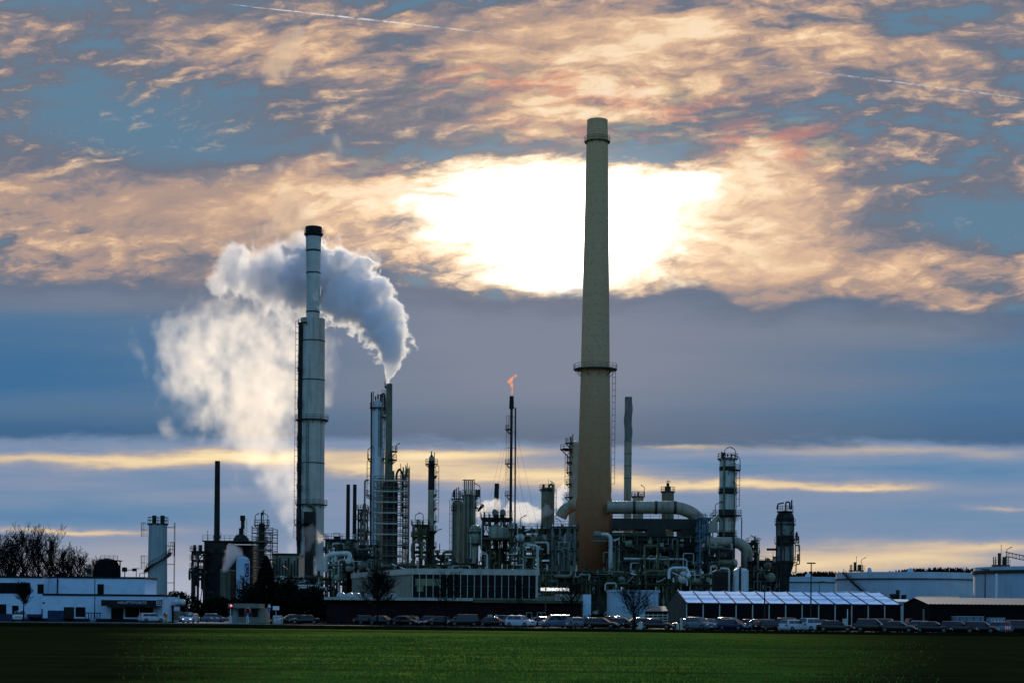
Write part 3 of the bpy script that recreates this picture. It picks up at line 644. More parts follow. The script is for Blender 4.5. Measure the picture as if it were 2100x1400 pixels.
c = tower('vent_stack', 'brown vent stack blowing the grey steam plume', 'stack', 795, 405, 787, 12.5, 'clad_olive', head='open', prof=[(1290, 17), (940, 16), (925, 13.5), (787, 12.5)], n=20,
      plats=[(942, -90, 90, 34, 16), (925, -60, 80, 36, 14), (792, 150, 210, 20, 12.5)], lads=[(940, 800, 165, 13)], necks=[(15, 925, 1.4, 0.7)])
tower('process_column', 'stout dark vessel wrapped in scaffolding lifts', 'column', 799, 404, 985, 31, 'clad_soot', dark='steel_olive', plats=[(1000, 0, 360, 42, 31)],
      pipes=[([(14, 1080, -1), (14, 972, -1), (20, 962, -1), (26, 972, -1), (26, 1060, -1)], 2.2, 'clad_soot'), ([(30, 985, 0), (34, 970, 0), (34, 962, 0)], 2.6, 'steel_dark')], nozz=[(6, 985, 965, 4)])
scaffold('scaffold', 'tall many-lift scaffold round the stout dark vessel', 765, 833, 398, 10, 985, 13, 5, 'scaffold_tube', 'plank', tops=[0.8, 0.8, 1.6, 2.2, 4.0, 4.2], seed=3)
scaffold('scaffold', 'narrow loose scaffold tower on the steam stack flank', 824, 835, 408, 4, 975, 14, 2, 'scaffold_tube', 'scaffold_tube', tops=[2.2, 2.6, 2.0], seed=4)
tower('distillation_column', 'lone slender column, black at head and foot, grey between', 'column', 883, 420, 935, 12, 'clad_grey', dark='steel_dark', prof=[(1290, 15), (1085, 14.5), (1080, 14), (1005, 13), (945, 12.5), (938, 11), (932, 3)],
      plats=[(951, 150, 390, 26, 12.5), (975, -40, 40, 24, 13), (1013, -40, 40, 24, 13), (1041, -40, 40, 24, 13.5), (1067, -40, 40, 24, 13.5), (1088, 130, 400, 26, 14), (1120, -40, 40, 24, 14)],
      lads=[(1088, 955, 0, 13)], pipes=[([(0, 937, 0), (0, 926, 0)], 1.3, 'steel_dark'), ([(6, 950, 0), (6, 928, 0)], 0.9, 'steel_dark')], necks=[(8, 1095, 0.6, 1.3), (7, 1040, 1.6, 0.5)])
c = bpy.context.scene.objects['distillation_column.001'] if 'distillation_column.001' in bpy.context.scene.objects else None
r14 = M_(14.6, 420)/2
if c is not None:
    MB().lathe(c.location.x, 420, [(r14, 0), (r14*1.01, WZ(1090, 420, 883))], 22).build('lower_cladding', 'clad_soot', c)
    MB().lathe(c.location.x, 420, [(r14*0.95, WZ(1004, 420, 883)), (r14*0.90, WZ(946, 420, 883)), (r14*0.6, WZ(938, 420, 883))], 22).build('upper_cladding', 'clad_soot', c)
tower('process_column', 'grey-green column with a pale strip, first of the ribbed pair', 'column', 937, 400, 1025, 21, 'clad_olive', dark='steel_dark', plats=[(1022, 0, 360, 26, 20), (1045, 100, 300, 26, 21)], lads=[(1160, 1025, -140, 21)],
      nozz=[(-6, 1025, 1006, 3), (-2, 1025, 1000, 2.2), (2, 1025, 998, 2), (5, 1025, 1006, 3)], pipes=[([(2, 1165, 0), (2, 1030, 0)], 3.2, 'clad_grey'), ([(-8, 1020, 0), (-8, 1008, 0), (-4, 1004, 0)], 1.6, 'steel_dark')])
tower('process_column', 'ribbed grey-green column crowned by a pipe gantry', 'column', 961, 396, 1012, 27, 'clad_olive', dark='steel_dark', plats=[(1015, 0, 360, 34, 26), (1016, -40, 40, 46, 26), (1040, -40, 40, 38, 27)], lads=[(1080, 1018, 0, 27)],
      pipes=[([(dx, 1165, 0), (dx, py, 0)], rr_, mm) for dx, py, rr_, mm in ((-10, 985, 1.3, 'clad_grey'), (-6, 985, 1.1, 'clad_olive'), (-2, 984, 1.5, 'clad_grey'), (2, 984, 1.1, 'clad_olive'), (6, 986, 1.6, 'clad_olive'), (10, 1012, 1.4, 'clad_grey'))]
      + [([(-14, 985, 0), (10, 985, 0), (10, 1015, 0)], 0.8, 'steel_dark'), ([(-9, 1014, 0), (-9, 983, 0)], 0.8, 'steel_dark'), ([(10, 1013, 0), (10, 983, 0)], 0.9, 'steel_dark')],
      nozz=[(14, 1016, 1003, 4), (19, 1016, 1003, 4)], necks=[(22, 1016, 2.2, -1.0)])
tower('process_vessel', 'pale blue-grey vessel on a narrower leg beside the ribbed column', 'vessel', 974, 380, 1078, 26, 'clad_grey', dark='steel_olive', prof=[(1290, 13), (1120, 13), (1113, 25), (1085, 26), (1078, 18), (1075, 3)], plats=[(1090, 180, 360, 34, 26), (1113, 180, 360, 36, 26)],
      pipes=[([(13, 1075, 0), (13, 1130, 0), (24, 1135, 0), (24, 1170, 0)], 1.1, 'pipe_silver'), ([(-9, 1100, 0), (-9, 1150, 0)], 1.0, 'pipe_silver')])
tower('process_column', 'black square-shouldered column with a swan-neck pipe at its head', 'column', 1120, 430, 1000, 23, 'clad_olive', head='flat', dark='steel_dark', plats=[(1003, 0, 360, 32, 23)],
      pipes=[([(4, 1003, 0), (4, 994, 0), (13, 994, 0), (13, 1075, 0)], 2.4, 'clad_olive'), ([(10, 1000, 0), (10, 990, 0)], 0.8, 'steel_dark')], nozz=[(-7, 1002, 993, 5), (3, 1000, 982, 0.8)], necks=[(15, 1003, 1.5, -0.8)], lads=[(1075, 1005, 10, 23)])
c = tower('process_column', 'column half hidden behind the tallest chimney, with stacked balconies', 'column', 1176, 440, 905, 22, 'clad_grey', dark='steel_dark',
      plats=[(921, 110, 250, 60, 22), (908, 110, 250, 40, 22), (947, 120, 240, 34, 22), (968, 120, 240, 34, 22), (992, 120, 240, 36, 22), (1019, 110, 250, 40, 22)], lads=[(1019, 925, 180, 22)], nozz=[(-8, 906, 895, 3), (-4, 906, 890, 2)], necks=[(-15, 968, 2.0, 0.7), (-15, 947, 2.0, 0.7)])
tower('process_column', 'squat grey column with a ring platform, beside the spiral-finned chimney', 'column', 1307, 445, 1017, 22, 'clad_grey', head='flat', dark='steel_dark', plats=[(1017, 0, 360, 28, 22)], nozz=[(0, 1017, 1008, 4), (-6, 1017, 1012, 2), (6, 1017, 1011, 2)], necks=[(12, 1017, 2.4, -0.7)])
tower('process_column', 'squat dark column with a cross-shaped valve on top, above the big duct', 'column', 1368, 445, 1008, 25, 'clad_olive', head='flat', dark='steel_dark', plats=[(1007, 0, 360, 30, 25)], nozz=[(0, 1007, 997, 12), (0, 998, 990, 6), (0, 992, 984, 1.6)], pipes=[([(-5, 988, 0), (5, 988, 0)], 0.7, 'steel_dark')])
tower('distillation_column', 'broad pale column with brown bands and four ring platforms', 'column', 1490, 400, 935, 33, 'clad_pale', dark='steel_dark', prof=[(1290, 35), (1100, 34), (950, 33), (943, 30), (938, 20), (936, 3)],
      plats=[(940, 0, 360, 42, 30), (963, -90, 60, 54, 33), (1009, -160, 40, 42, 33), (1056, 0, 360, 60, 34), (1098, 0, 360, 42, 34)], lads=[(1056, 965, 10, 34), (1098, 1058, -60, 34)],
      pipes=[([(-9, 1180, 0), (-9, 945, 0)], 2.0, 'clad_olive'), ([(13, 1180, 0), (13, 950, 0)], 1.4, 'clad_olive'), ([(30, 1060, 2), (30, 1180, 2)], 1.1, 'steel_dark'), ([(-29, 1060, 2), (-29, 1150, 2)], 1.1, 'steel_dark')],
      nozz=[(-12, 940, 926, 3), (-8, 940, 928, 8), (0, 940, 930, 3), (8, 940, 930, 3)], bands=[(961, 33, 1.0), (1007, 33, 1.4), (1053, 34, 1.8), (1096, 34, 1.2)], necks=[(-8, 940, 2.0, 0.9), (14, 940, 2.0, -0.9), (-26, 1056, 2.4, 1.3), (16, 1009, 2.0, -0.5), (4, 1098, 2.0, -0.7), (24, 963, 2.6, -1.6)])
c = tower('process_vessel', 'dark bulbous vessel with a cone bottom on a pale leg', 'vessel', 1609, 380, 1046, 37, 'clad_soot', dark='steel_dark', prof=[(1290, 20), (1185, 20), (1158, 36), (1062, 37), (1054, 33), (1048, 20), (1046, 3)],
      plats=[(1048, 0, 360, 34, 20), (1074, 0, 360, 43, 37), (1105, -60, 30, 54, 37), (1112, 180, 360, 43, 37), (1152, -60, 30, 52, 37)], lads=[(1150, 1110, 0, 38)],
      pipes=[([(-2, 1050, 0), (-2, 1030, 0), (6, 1030, 0), (6, 1044, 0), (10, 1044, 0), (10, 1026, 0)], 1.6, 'clad_soot'), ([(-20, 1045, 0), (-18, 1034, 0), (-6, 1032, 0)], 1.5, 'clad_soot'), ([(-20, 1190, 0), (-20, 1060, 0), (-10, 1052, 0)], 1.4, 'clad_soot'),
             ([(-40, 1127, 0), (-18, 1127, 0)], 2.4, 'clad_soot'), ([(-11, 1190, 0), (-11, 1066, 0)], 1.5, 'clad_soot'), ([(9, 1180, 0), (9, 1090, 0), (14, 1090, 0), (14, 1062, 0)], 1.3, 'clad_soot'), ([(-4, 1150, 0), (-4, 1118, 0), (4, 1118, 0)], 0.9, 'clad_soot'), ([(18, 1100, 0), (25, 1100, 0), (25, 1113, 0), (20, 1113, 0)], 1.2, 'clad_soot'), ([(18, 1118, 0), (27, 1118, 0), (27, 1157, 0), (20, 1157, 0), (20, 1174, 0), (12, 1174, 0)], 1.1, 'clad_soot')], nozz=[(24, 1108, 1090, 4), (27, 1150, 1135, 4)])
for a, b, w in ((1070, 1098, 16), (1120, 1150, 22)):
    MB().lathe(c.location.x, 380, [(M_(37.4, 380)/2, WZ(b, 380, 1609)), (M_(37.4, 380)/2, WZ(a, 380, 1609))], 24).build('cladding', 'clad_mottled', c)
# ---------------------------------------------------------------- flare with its guys and flame
Y = 520.0; x = WX(1046, Y)
fl = thing('flare_stack', 'slim guyed flare stack burning a small orange flame', 'flare stack', (x, Y, 0))
MB().tube((x, Y, 0), (x, Y, WZ(812, Y, 1046)), 0.50, 0.42, 10).build('riser', 'steel_dark', fl)
MB().tube((x+M_(10, Y), Y+1, 0), (x+M_(8, Y), Y+1, WZ(835, Y, 1046)), 0.24, 0.24, 8).build('pilot_pipe', 'steel_dark', fl)
MB().ladder((x-M_(8, Y), Y, 0.2), WZ(850, Y, 1046), 90, 0.7, False).build('ladder', 'steel_dark', fl)
t_ = MB()
for i in range(13):
    z = 4+i*(WZ(840, Y, 1046)-6)/12; t_.bar((x-M_(8, Y), Y, z), (x+M_(9, Y), Y+1, z), 0.10)
t_.build('tie_bars', 'steel_dark', fl)
MB().tube((x, Y, WZ(838, Y, 1046)), (x, Y, WZ(812, Y, 1046)), 0.75, 0.62, 12).build('burner_tip', 'clad_soot', fl)
for py in (1015, 950, 880): platform(fl, x, Y, WZ(py, Y, 1046), 0.5, 1.9, 90, 270, 'steel_dark')
g = MB()
for dx, dy in ((-70, 20), (62, -30), (40, 45), (-45, -40)):
    for py in (840, 930): g.bar((x, Y, WZ(py, Y, 1046)), (x+M_(dx, Y)*1.5, Y+dy, 0), 0.035)
g.build('guy_wires', 'steel_dark', fl)
m_fl = bpy.data.materials.new('flame'); m_fl.use_nodes = True
t = NT(m_fl.node_tree); t.n.clear(); o_ = t.new('ShaderNodeOutputMaterial'); e_ = t.new('ShaderNodeEmission'); tr_ = t.new('ShaderNodeBsdfTransparent'); mx = t.new('ShaderNodeMixShader')
tcn = t.new('ShaderNodeTexCoord').outputs['Object']; nz = t.noise(tcn, 1.1, 5, 0.65, 1.0)
t.put(e_.inputs[0], t.ramp(nz, [(0.35, (1.0, 0.16, 0.04, 1)), (0.6, (1.0, 0.36, 0.16, 1))])); e_.inputs[1].default_value = 1.1
t.put(mx.inputs[0], t.sstep(nz, 0.46, 0.60)); t.l.new(tr_.outputs[0], mx.inputs[1]); t.l.new(e_.outputs[0], mx.inputs[2]); t.l.new(mx.outputs[0], o_.inputs[0])
M['flame'] = m_fl
q = MB(); fz = WZ(811, Y, 1046); h = M_(44, Y)
q.lathe(x, Y, [(0.12, fz), (0.34, fz+h*0.10), (0.22, fz+h*0.24), (0.16, fz+h*0.36), (0.42, fz+h*0.5), (0.75, fz+h*0.66), (0.55, fz+h*0.80), (0.62, fz+h*0.9), (0.1, fz+h)], 20, lambda a, z: 1.0+0.9*mnoise.noise(Vector((math.cos(a)*1.8, math.sin(a)*1.4, z*0.8))))
vv = []
for a in q.v:
    s_ = (a[2]-fz)/h; vv.append((a[0]+2.6*mnoise.noise(Vector((0, 5, a[2]*0.45)))*s_, a[1], a[2]))
q.v = vv
tag(q.build('flame', m_fl, None, origin=(x, Y, fz)), 'ragged orange flame on the tip of the flare stack', 'flame')
# ---------------------------------------------------------------- process structures
frame('process_structure', 'open dark steel frame on the outer edge of the plant, beside the boiler block', 'structure', 394, 419, 395, 7, [1185, 1165, 1148, 1130], 2, npipes=8, drums=1, seed=11, lamps=1, vpipes=3, pmats=('steel_dark', 'clad_soot', 'pipe_dull'))
# dark boiler block under the thin black chimney
Y = 398.0; x0, x1 = WX(418, Y), WX(462, Y); zt = WZ(1110, Y, 440)
bb = thing('boiler_house', 'dark boiler block under the thin black chimney, railed roof and domed drum', 'industrial building', ((x0+x1)/2, Y+5, 0))
MB().box(x0, x1, Y, Y+12, 0, zt).build('casing', 'clad_soot', bb)
MB().box(x0, WX(515, Y), Y+3, Y+14, 0, zt-0.6).build('annex', 'clad_soot', bb)
d = MB().box(x0-0.4, WX(516, Y), Y-0.5, Y+14.4, zt, zt+0.25).build('roof', 'steel_dark', bb)
MB().linerail((x0-0.3, Y-0.4, zt+0.25), (WX(516, Y), Y-0.4, zt+0.25), 1.15, 1.3).build('railing', 'steel_dark', d)
xd = WX(487, Y); rd = M_(17, Y)
MB().lathe(xd, Y+5, [(rd, zt+0.25), (rd*0.95, zt+0.9), (rd*0.7, zt+1.6), (rd*0.35, zt+2.0), (M_(5, Y), zt+2.0), (M_(5, Y), zt+3.4), (0.1, zt+3.5)], 20).build('domed_drum', 'clad_soot', bb)
MB().tube((xd+0.3, Y+5, zt+3.3), (xd+0.3, Y+5, zt+5.2), 0.42, 0.42, 10).tube((xd+0.3, Y+5, zt+5.2), (xd+0.3, Y+5, zt+6.4), 0.62, 0.62, 10).build('vent_cowl', 'clad_soot', bb)
MB().ladder((xd+1.2, Y+4, zt+0.3), zt+5.5, -90, 0.5, False).build('ladder', 'steel_dark', bb)
for dx, hh in ((-62, 2.6), (-35, 2.2), (-2, 2.0)): MB().bar((xd+M_(dx, Y), Y, zt), (xd+M_(dx, Y), Y, zt+hh), 0.1).build('mast', 'steel_dark', bb)
rr = random.Random(5)
for i in range(16):
    a = rr.uniform(x0, x1); z = rr.uniform(2, zt-2); MB().box(a, a+rr.uniform(0.6, 1.4), Y-rr.uniform(0.15, 0.5), Y+0.1, z, z+rr.uniform(0.5, 1.6)).build('duct_box', rr.choice(('steel_dark', 'clad_soot', 'clad_soot')), bb)
# cooling cell, the white tank with the blue emblem, green shed
Y = 350.0
ct = thing('cooling_cell', 'small louvred cooling cell puffing white steam', 'cooling tower', (WX(461, Y), Y+2, 0))
MB().box(WX(452, Y), WX(473, Y), Y, Y+5, 0, WZ(1170, Y, 462)).build('casing', 'clad_soot', ct)
for i in range(8):
    a = WX(452.5+i*2.6, Y); MB().box(a, a+0.13, Y-0.12, Y-0.003, 1, WZ(1171, Y, 462)).build('louvre', 'pipe_dull', ct)
MB().box(WX(451, Y), WX(474, Y), Y-0.2, Y+5.2, WZ(1170, Y, 462), WZ(1167, Y, 462)).build('deck', 'pipe_dull', ct)
Y = 345.0; xw = WX(498, Y); rw = M_(13.5, Y); zt = WZ(1141, Y, 498)
wt = thing('storage_tank', 'white round-shouldered tank with a blue emblem, behind the scaffold tower', 'tank', (xw, Y, 0))
MB().lathe(xw, Y, [(rw, 0), (rw, zt-1.0), (rw*0.8, zt-0.3), (rw*0.4, zt), (0.05, zt+0.1)], 32).build('shell', 'tank_wall', wt)
em = MB()
for i in range(8):
    a0, a1 = R(-66+i*6), R(-60+i*6); q = rw+0.02
    em.quad((xw+q*math.cos(a0), Y+q*math.sin(a0), zt-4.1), (xw+q*math.cos(a1), Y+q*math.sin(a1), zt-4.1), (xw+q*math.cos(a1), Y+q*math.sin(a1), zt-1.4), (xw+q*math.cos(a0), Y+q*math.sin(a0), zt-1.4))
e_ = em.build('emblem', 'sign_blue', wt, smooth=False)
g = MB(); P = []
for i in range(13):
    a = R(50+i*21); P.append((-46+12*0.0+13*math.cos(a), zt-2.75+0.95*math.sin(a)))
for (a0, z0), (a1, z1) in zip(P, P[1:]):
    q = rw+0.05; g.bar((xw+q*math.cos(R(a0)), Y+q*math.sin(R(a0)), z0), (xw+q*math.cos(R(a1)), Y+q*math.sin(R(a1)), z1), 0.22, 0.06)
q = rw+0.05; g.bar((xw+q*math.cos(R(-45)), Y+q*math.sin(R(-45)), zt-2.9), (xw+q*math.cos(R(-33)), Y+q*math.sin(R(-33)), zt-2.9), 0.22, 0.06)
g.build('emblem_letter', 'sign_white', e_)
# scaffolded column behind the dark evergreen
tower('process_column', 'black column caged in a scaffold beside the white emblem tank', 'column', 536, 390, 1072, 13, 'clad_soot', plats=[(1076, 0, 360, 32, 12), (1112, 0, 360, 26, 13)], nozz=[(-1, 1074, 1056, 3), (3, 1074, 1048, 1.4), (0, 1056, 1050, 5)], necks=[(-13, 1076, 2.2, 0.7), (13, 1076, 2.2, -0.7)], pipes=[([(3, 1052, 0), (3, 1047, 0), (7, 1047, 0)], 1.0, 'clad_soot')])
scaffold('scaffold', 'square scaffold cage round the black column near the emblem tank', 515.5, 557.5, 385, 9, 1092, 10, 3, 'steel_dark', 'scaffold_tube', tops=[1.6, 0.6, 0.4, 1.2], seed=8, boardp=0.3)
Y = 400.0
gs = thing('furnace_house', 'low greenish sheet-clad furnace house at the foot of the pale chimney', 'industrial building', (WX(585, Y), Y, 0))
MB().box(WX(559, Y), WX(613, Y), Y, Y+10, 0, WZ(1137, Y, 585)).build('wall', 'clad_grey', gs)
MB().box(WX(557, Y), WX(614, Y), Y-0.4, Y+10.4, WZ(1137, Y, 585), WZ(1134, Y, 585)).build('roof', 'steel_dark', gs)
for i in range(9): MB().bar((WX(562+i*6, Y), Y-0.15, WZ(1180, Y, 585)), (WX(562+i*6, Y), Y-0.15, WZ(1155-(i % 3)*6, Y, 585)), 0.3).build('downpipe', 'steel_dark', gs)
# equipment bay with the silver loop
frame('process_structure', 'dark pipe frame between the pale chimney and the twin stacks, silver loop in front', 'structure', 668, 722, 360, 9, [1195, 1165, 1133, 1106], 4, npipes=14, drums=3, seed=21, lamps=1, vpipes=6, pmats=('pipe_silver', 'pipe_dull', 'steel_grey', 'steel_dark'), sheets=3)
Y = 352.0
lp = MB(); lp.path([PP(667, 1172, Y), PP(667, 1137, Y), PP(717, 1134, Y), PP(717, 1150, Y)], 0.55, 2.2, 12)
o = tag(lp.build('loop_pipe', 'pipe_silver', None, origin=PP(690, 1172, Y)), 'fat silver pipe looping over the frame near the twin stacks', 'pipe')
MB().tube(PP(688, 1136, Y), PP(688, 1152, Y), 0.4, None, 10).build('branch', 'pipe_silver', o)
for px, py, r, lb in ((716, 1150, 6.2, 'pale end-on drum, upper of the pair under the silver loop'), (716, 1166, 6.0, 'grey end-on drum, lower of the pair under the silver loop')):
    q = thing('heat_exchanger', lb, 'heat exchanger', PP(px, 1190, Y)); p = PP(px, py, Y)
    MB().hcyl((p.x, Y-1.5, p.z), (p.x, Y+5, p.z), M_(r, Y), 20, 0.15).build('shell', 'pipe_silver' if py < 1160 else 'pipe_dull', q)
    MB().lathe(0, 0, [(M_(r, Y)*1.1, -0.12), (M_(r, Y)*1.1, 0.12)], 20)
    fl_ = MB(); k = 20; rr_ = M_(r, Y)*1.12
    fl_.tube((p.x, Y-1.2, p.z), (p.x, Y-0.9, p.z), rr_, rr_, 20).build('flange', 'pipe_dull', q)
    MB().box(p.x-0.5, p.x+0.5, Y, Y+0.6, 0.0, p.z-M_(r, Y)*0.9).build('saddle', 'steel_dark', q)
frame('process_structure', 'small dark tower of frames beside the second twin stack', 'structure', 734, 748, 420, 6, [1160, 1130, 1095, 1065, 1045], 2, npipes=6, drums=0, seed=23, lamps=1, vpipes=3, pmats=('steel_dark', 'clad_soot', 'steel_grey'))
Y = 365.0
bx = thing('roof_cabin', 'dark railed box cabin standing above the silver pipe loop', 'cabin', PP(690, 1112, Y))
a, b = PP(684, 1113, Y), PP(697, 1099, Y); MB().box(a.x, b.x, Y, Y+2, a.z, b.z).build('body', 'clad_soot', bx); MB().linerail((a.x, Y, b.z), (b.x, Y, b.z), 0.7, 1.4).build('railing', 'steel_dark', bx)
MB().path([PP(664, 1128, Y), PP(672, 1122, Y), PP(684, 1108, Y)], 0.5, 1).build('chute', 'steel_grey', bx)
for px in (687, 695): MB().bar(PP(px, 1113, Y), (PP(px, 1113, Y).x, Y, 0), 0.25).build('leg', 'steel_dark', bx)
frame('process_structure', 'grey-green frame crowded with pipes at the foot of the white column', 'structure', 722, 768, 380, 8, [1190, 1168, 1140, 1118], 3, npipes=12, drums=2, seed=25, lamps=0, vpipes=8, pmats=('pipe_silver', 'pipe_dull', 'steel_olive', 'steel_grey'), sheets=2)
frame('process_structure', 'small railed structure between the scaffolded vessel and the slender column', 'structure', 846, 874, 415, 7, [1160, 1130, 1100, 1076], 2, mat='steel_olive', npipes=10, drums=2, seed=27, lamps=2, vpipes=4, pmats=('steel_olive', 'pipe_dull', 'steel_dark'), sheets=2)
frame('pipe_bridge', 'low pipe bridge crossing open sky beyond the slender column', 'pipe bridge', 890, 930, 405, 4, [1150, 1138], 3, mat='steel_olive', npipes=6, drums=0, seed=29, brace=False, vpipes=1, pmats=('steel_dark', 'steel_olive'), ladder=False)
# windsock
Y = 385.0; p = PP(992, 1075, Y)
ws = thing('windsock', 'dark windsock with a red mouth drooping from its pole', 'windsock', (p.x, Y, 0))
MB().bar((p.x, Y, 0), (p.x, Y, WZ(1033, Y, 992)), 0.09).build('pole', 'steel_dark', ws)
a, b = PP(991, 1034, Y), PP(980, 1048, Y); m_ = a.lerp(b, 0.3)
MB().tube(a, m_, 0.42, 0.38, 12).build('mouth', 'windsock_red', ws); MB().tube(m_, b, 0.38, 0.2, 12).build('sleeve', 'clad_soot', ws)
# the central unit under the steam
frame('process_structure', 'tall open frame with railed top deck and paired drums, centre of the plant', 'structure', 989, 1046, 385, 10, [1150, 1125, 1098, 1062], 4, npipes=18, drums=4, seed=31, lamps=2, vpipes=10, pmats=('pipe_silver', 'pipe_dull', 'steel_olive', 'steel_dark'), sheets=3)
Y = 383.0
for px in (1015, 1031):
    q = thing('overhead_drum', 'grey round drum on the railed top deck, %s of the pair' % ('nearer the windsock' if px == 1015 else 'nearer the flare stack'), 'drum', PP(px, 1062, Y)); p = PP(px, 1050, Y)
    MB().hcyl((p.x, Y-1, p.z), (p.x, Y+4, p.z), M_(6, Y), 18, 0.2).build('shell', 'steel_grey', q); MB().box(p.x-0.4, p.x+0.4, Y, Y+1, WZ(1061, Y, px), p.z-0.5).build('saddle', 'steel_dark', q)
Y = 378.0
fh = thing('fired_heater', 'long grey-green box heater carried between the pipe frames', 'heater', (WX(1035, Y), Y+3, WZ(1105, Y, 1035)))
a, b = PP(1003, 1104, Y), PP(1068, 1081, Y)
MB().box(a.x, b.x, Y, Y+7, WZ(1102, Y, 1035), b.z).build('casing', 'clad_grey', fh); MB().box(a.x-1.2, b.x+1.2, Y-0.8, Y+7.8, WZ(1106, Y, 1035), WZ(1102, Y, 1035)).build('base_deck', 'steel_olive', fh)
for i in range(5): MB().box(a.x+0.2+i*1.5, a.x+0.4+i*1.5, Y-0.15, Y-0.002, WZ(1101.5, Y, 1035), b.z-0.1).build('stiffener', 'steel_grey', fh)
for px in (1004, 1024, 1046, 1067): MB().bar((WX(px, Y), Y+1, 0), (WX(px, Y), Y+1, WZ(1106, Y, 1035)), 0.4).build('leg', 'steel_olive', fh)
MB().box(WX(1045, Y), WX(1054, Y), Y+1, Y+4, b.z, b.z+M_(9, Y)).build('stack_stub', 'clad_grey', fh)
frame('process_structure', 'dense green-grey pipe frame behind the office glass, below the box heater', 'structure', 1046, 1108, 372, 10, [1185, 1160, 1138, 1112, 1085], 4, mat='steel_olive', npipes=20, drums=5, seed=33, lamps=3, vpipes=9, pmats=('pipe_silver', 'pipe_dull', 'steel_olive', 'steel_dark'), sheets=8, clut=4.5, strips=2)
Y = 366.0
for pts, r, mm, lb in (([(1080, 1118), (1102, 1118), (1103, 1165)], 3.0, 'pipe_silver', 'thick silver pipe bending down beside the office roof'),
                       ([(1038, 1136), (1061, 1136), (1061, 1112)], 1.0, 'pipe_silver', 'thin silver pipe stepping up below the box heater'),
                       ([(1096, 1112), (1124, 1112), (1124, 1135)], 2.3, 'fascia_pale', 'pale square-shouldered pipe between the two dark columns'),
                       ([(984, 1135), (1000, 1136), (1000, 1170)], 1.2, 'pipe_silver', 'bright angled downpipe at the foot of the blue-grey vessel'),
                       ([(1056, 1158), (1073, 1158), (1073, 1167)], 1.2, 'pipe_silver', 'short white hooked pipe just above the office roof')):
    tag(MB().path([PP(a, b, Y) for a, b in pts], M_(r, Y), None, 10).build('process_pipe', mm, None, origin=PP(pts[0][0], pts[0][1], Y)), lb, 'pipe')
frame('process_structure', 'brown-green block of frames directly beside the foot of the tallest chimney', 'structure', 1106, 1182, 390, 12, [1180, 1150, 1120, 1085], 5, mat='steel_olive', npipes=22, drums=5, seed=35, lamps=3, vpipes=10, pmats=('pipe_dull', 'steel_olive', 'pipe_silver', 'steel_grey'), sheets=16, clut=4.5, strips=2)
frame('process_structure', 'lattice deck with hanging silver pipes, against the tallest chimney', 'structure', 1132, 1178, 380, 6, [1128, 1080], 3, mat='steel_grey', npipes=10, drums=1, seed=36, lamps=1, vpipes=8, deck=True, pmats=('pipe_silver', 'pipe_dull', 'steel_grey'))
# elbow duct into the chimney and the great horizontal duct
def duct(label, pts, Y, r, mat, straps=(), name='flue_duct', cat='duct', bend=None):
    P = [PP(a, b, Y) if len((a, b)) == 2 else None for a, b in pts]
    root = thing(name, label, cat, P[0]); MB().path(P, M_(r, Y), bend, 26, 8).build('duct_shell', mat, root)
    for px, py in straps:
        p = PP(px, py, Y); MB().tube((p.x-0.3, p.y, p.z), (p.x+0.3, p.y, p.z), M_(r, Y)*1.05, None, 26).build('strap', 'steel_dark', root)
    return root
duct('curved pale duct entering the hidden side of the tallest chimney', [(1150, 1060), (1157, 1046), (1190, 1028)], 428, 12, 'clad_grey', bend=4)
duct('great tan horizontal duct from the tallest chimney, sweeping down to the furnace block', [(1245, 1040), (1395, 1040), (1432, 1058), (1446, 1100)], 415, 13, 'duct_tan', straps=[(1300, 1040), (1345, 1040), (1384, 1040)], bend=6)
duct('second tan duct, an elbow dropping beside the broad banded column', [(1450, 1112), (1516, 1112), (1532, 1126), (1533, 1200)], 392, 11.5, 'duct_tan', straps=[(1503, 1112)], bend=5)
# small blower and silver downcomer in front of the chimney
Y = 372.0
bl = thing('downcomer_pipe', 'pale silver downcomer pipe with a blower, in front of the tallest chimney', 'pipe', PP(1253, 1170, Y))
MB().path([PP(1226, 1096, Y), PP(1252, 1095, Y), PP(1252, 1172, Y)], M_(4.2, Y), 2.0, 14).build('pipe', 'pipe_silver', bl)
p = PP(1224, 1096, Y); MB().hcyl((p.x-0.6, Y, p.z), (p.x+0.8, Y, p.z), M_(7, Y), 18, 0.2).build('blower', 'pipe_dull', bl)
MB().box(p.x-1.2, p.x+2.2, Y-1, Y+1.5, p.z-1.5, p.z-1.25).build('deck', 'steel_grey', bl)
MB().linerail((p.x-1.2, Y-1, p.z-1.25), (p.x+2.2, Y-1, p.z-1.25), 1.1, 0.9).build('railing', 'steel_grey', bl)
# furnace block under the great duct
frame('furnace_block', 'huge dark furnace block of frames and casings under the great duct', 'furnace', 1256, 1448, 400, 18, [1195, 1165, 1128, 1100], 8, mat='steel_dark', npipes=34, drums=6, seed=41, lamps=4, vpipes=20, pmats=('steel_olive', 'pipe_dull', 'steel_dark', 'pipe_silver'), sheets=40, colw=0.5, panel='clad_soot', clut=4.5, strips=5)
fb = [o for o in col.objects if o.name.startswith('furnace_block')][0]
Y = 399.0
for l, r_, t_, b_, mm in ((1256, 1452, 1062, 1084, 'steel_dark'), (1256, 1330, 1090, 1110, 'steel_olive'), (1330, 1366, 1084, 1112, 'steel_dark'), (1398, 1450, 1084, 1112, 'steel_dark'), (1376, 1440, 1112, 1190, 'steel_dark'), (1270, 1318, 1112, 1165, 'steel_olive')):
    MB().box(WX(l, Y), WX(r_, Y), Y+2, Y+14, WZ(b_, Y, (l+r_)/2), WZ(t_, Y, (l+r_)/2)).build('casing', mm, fb)
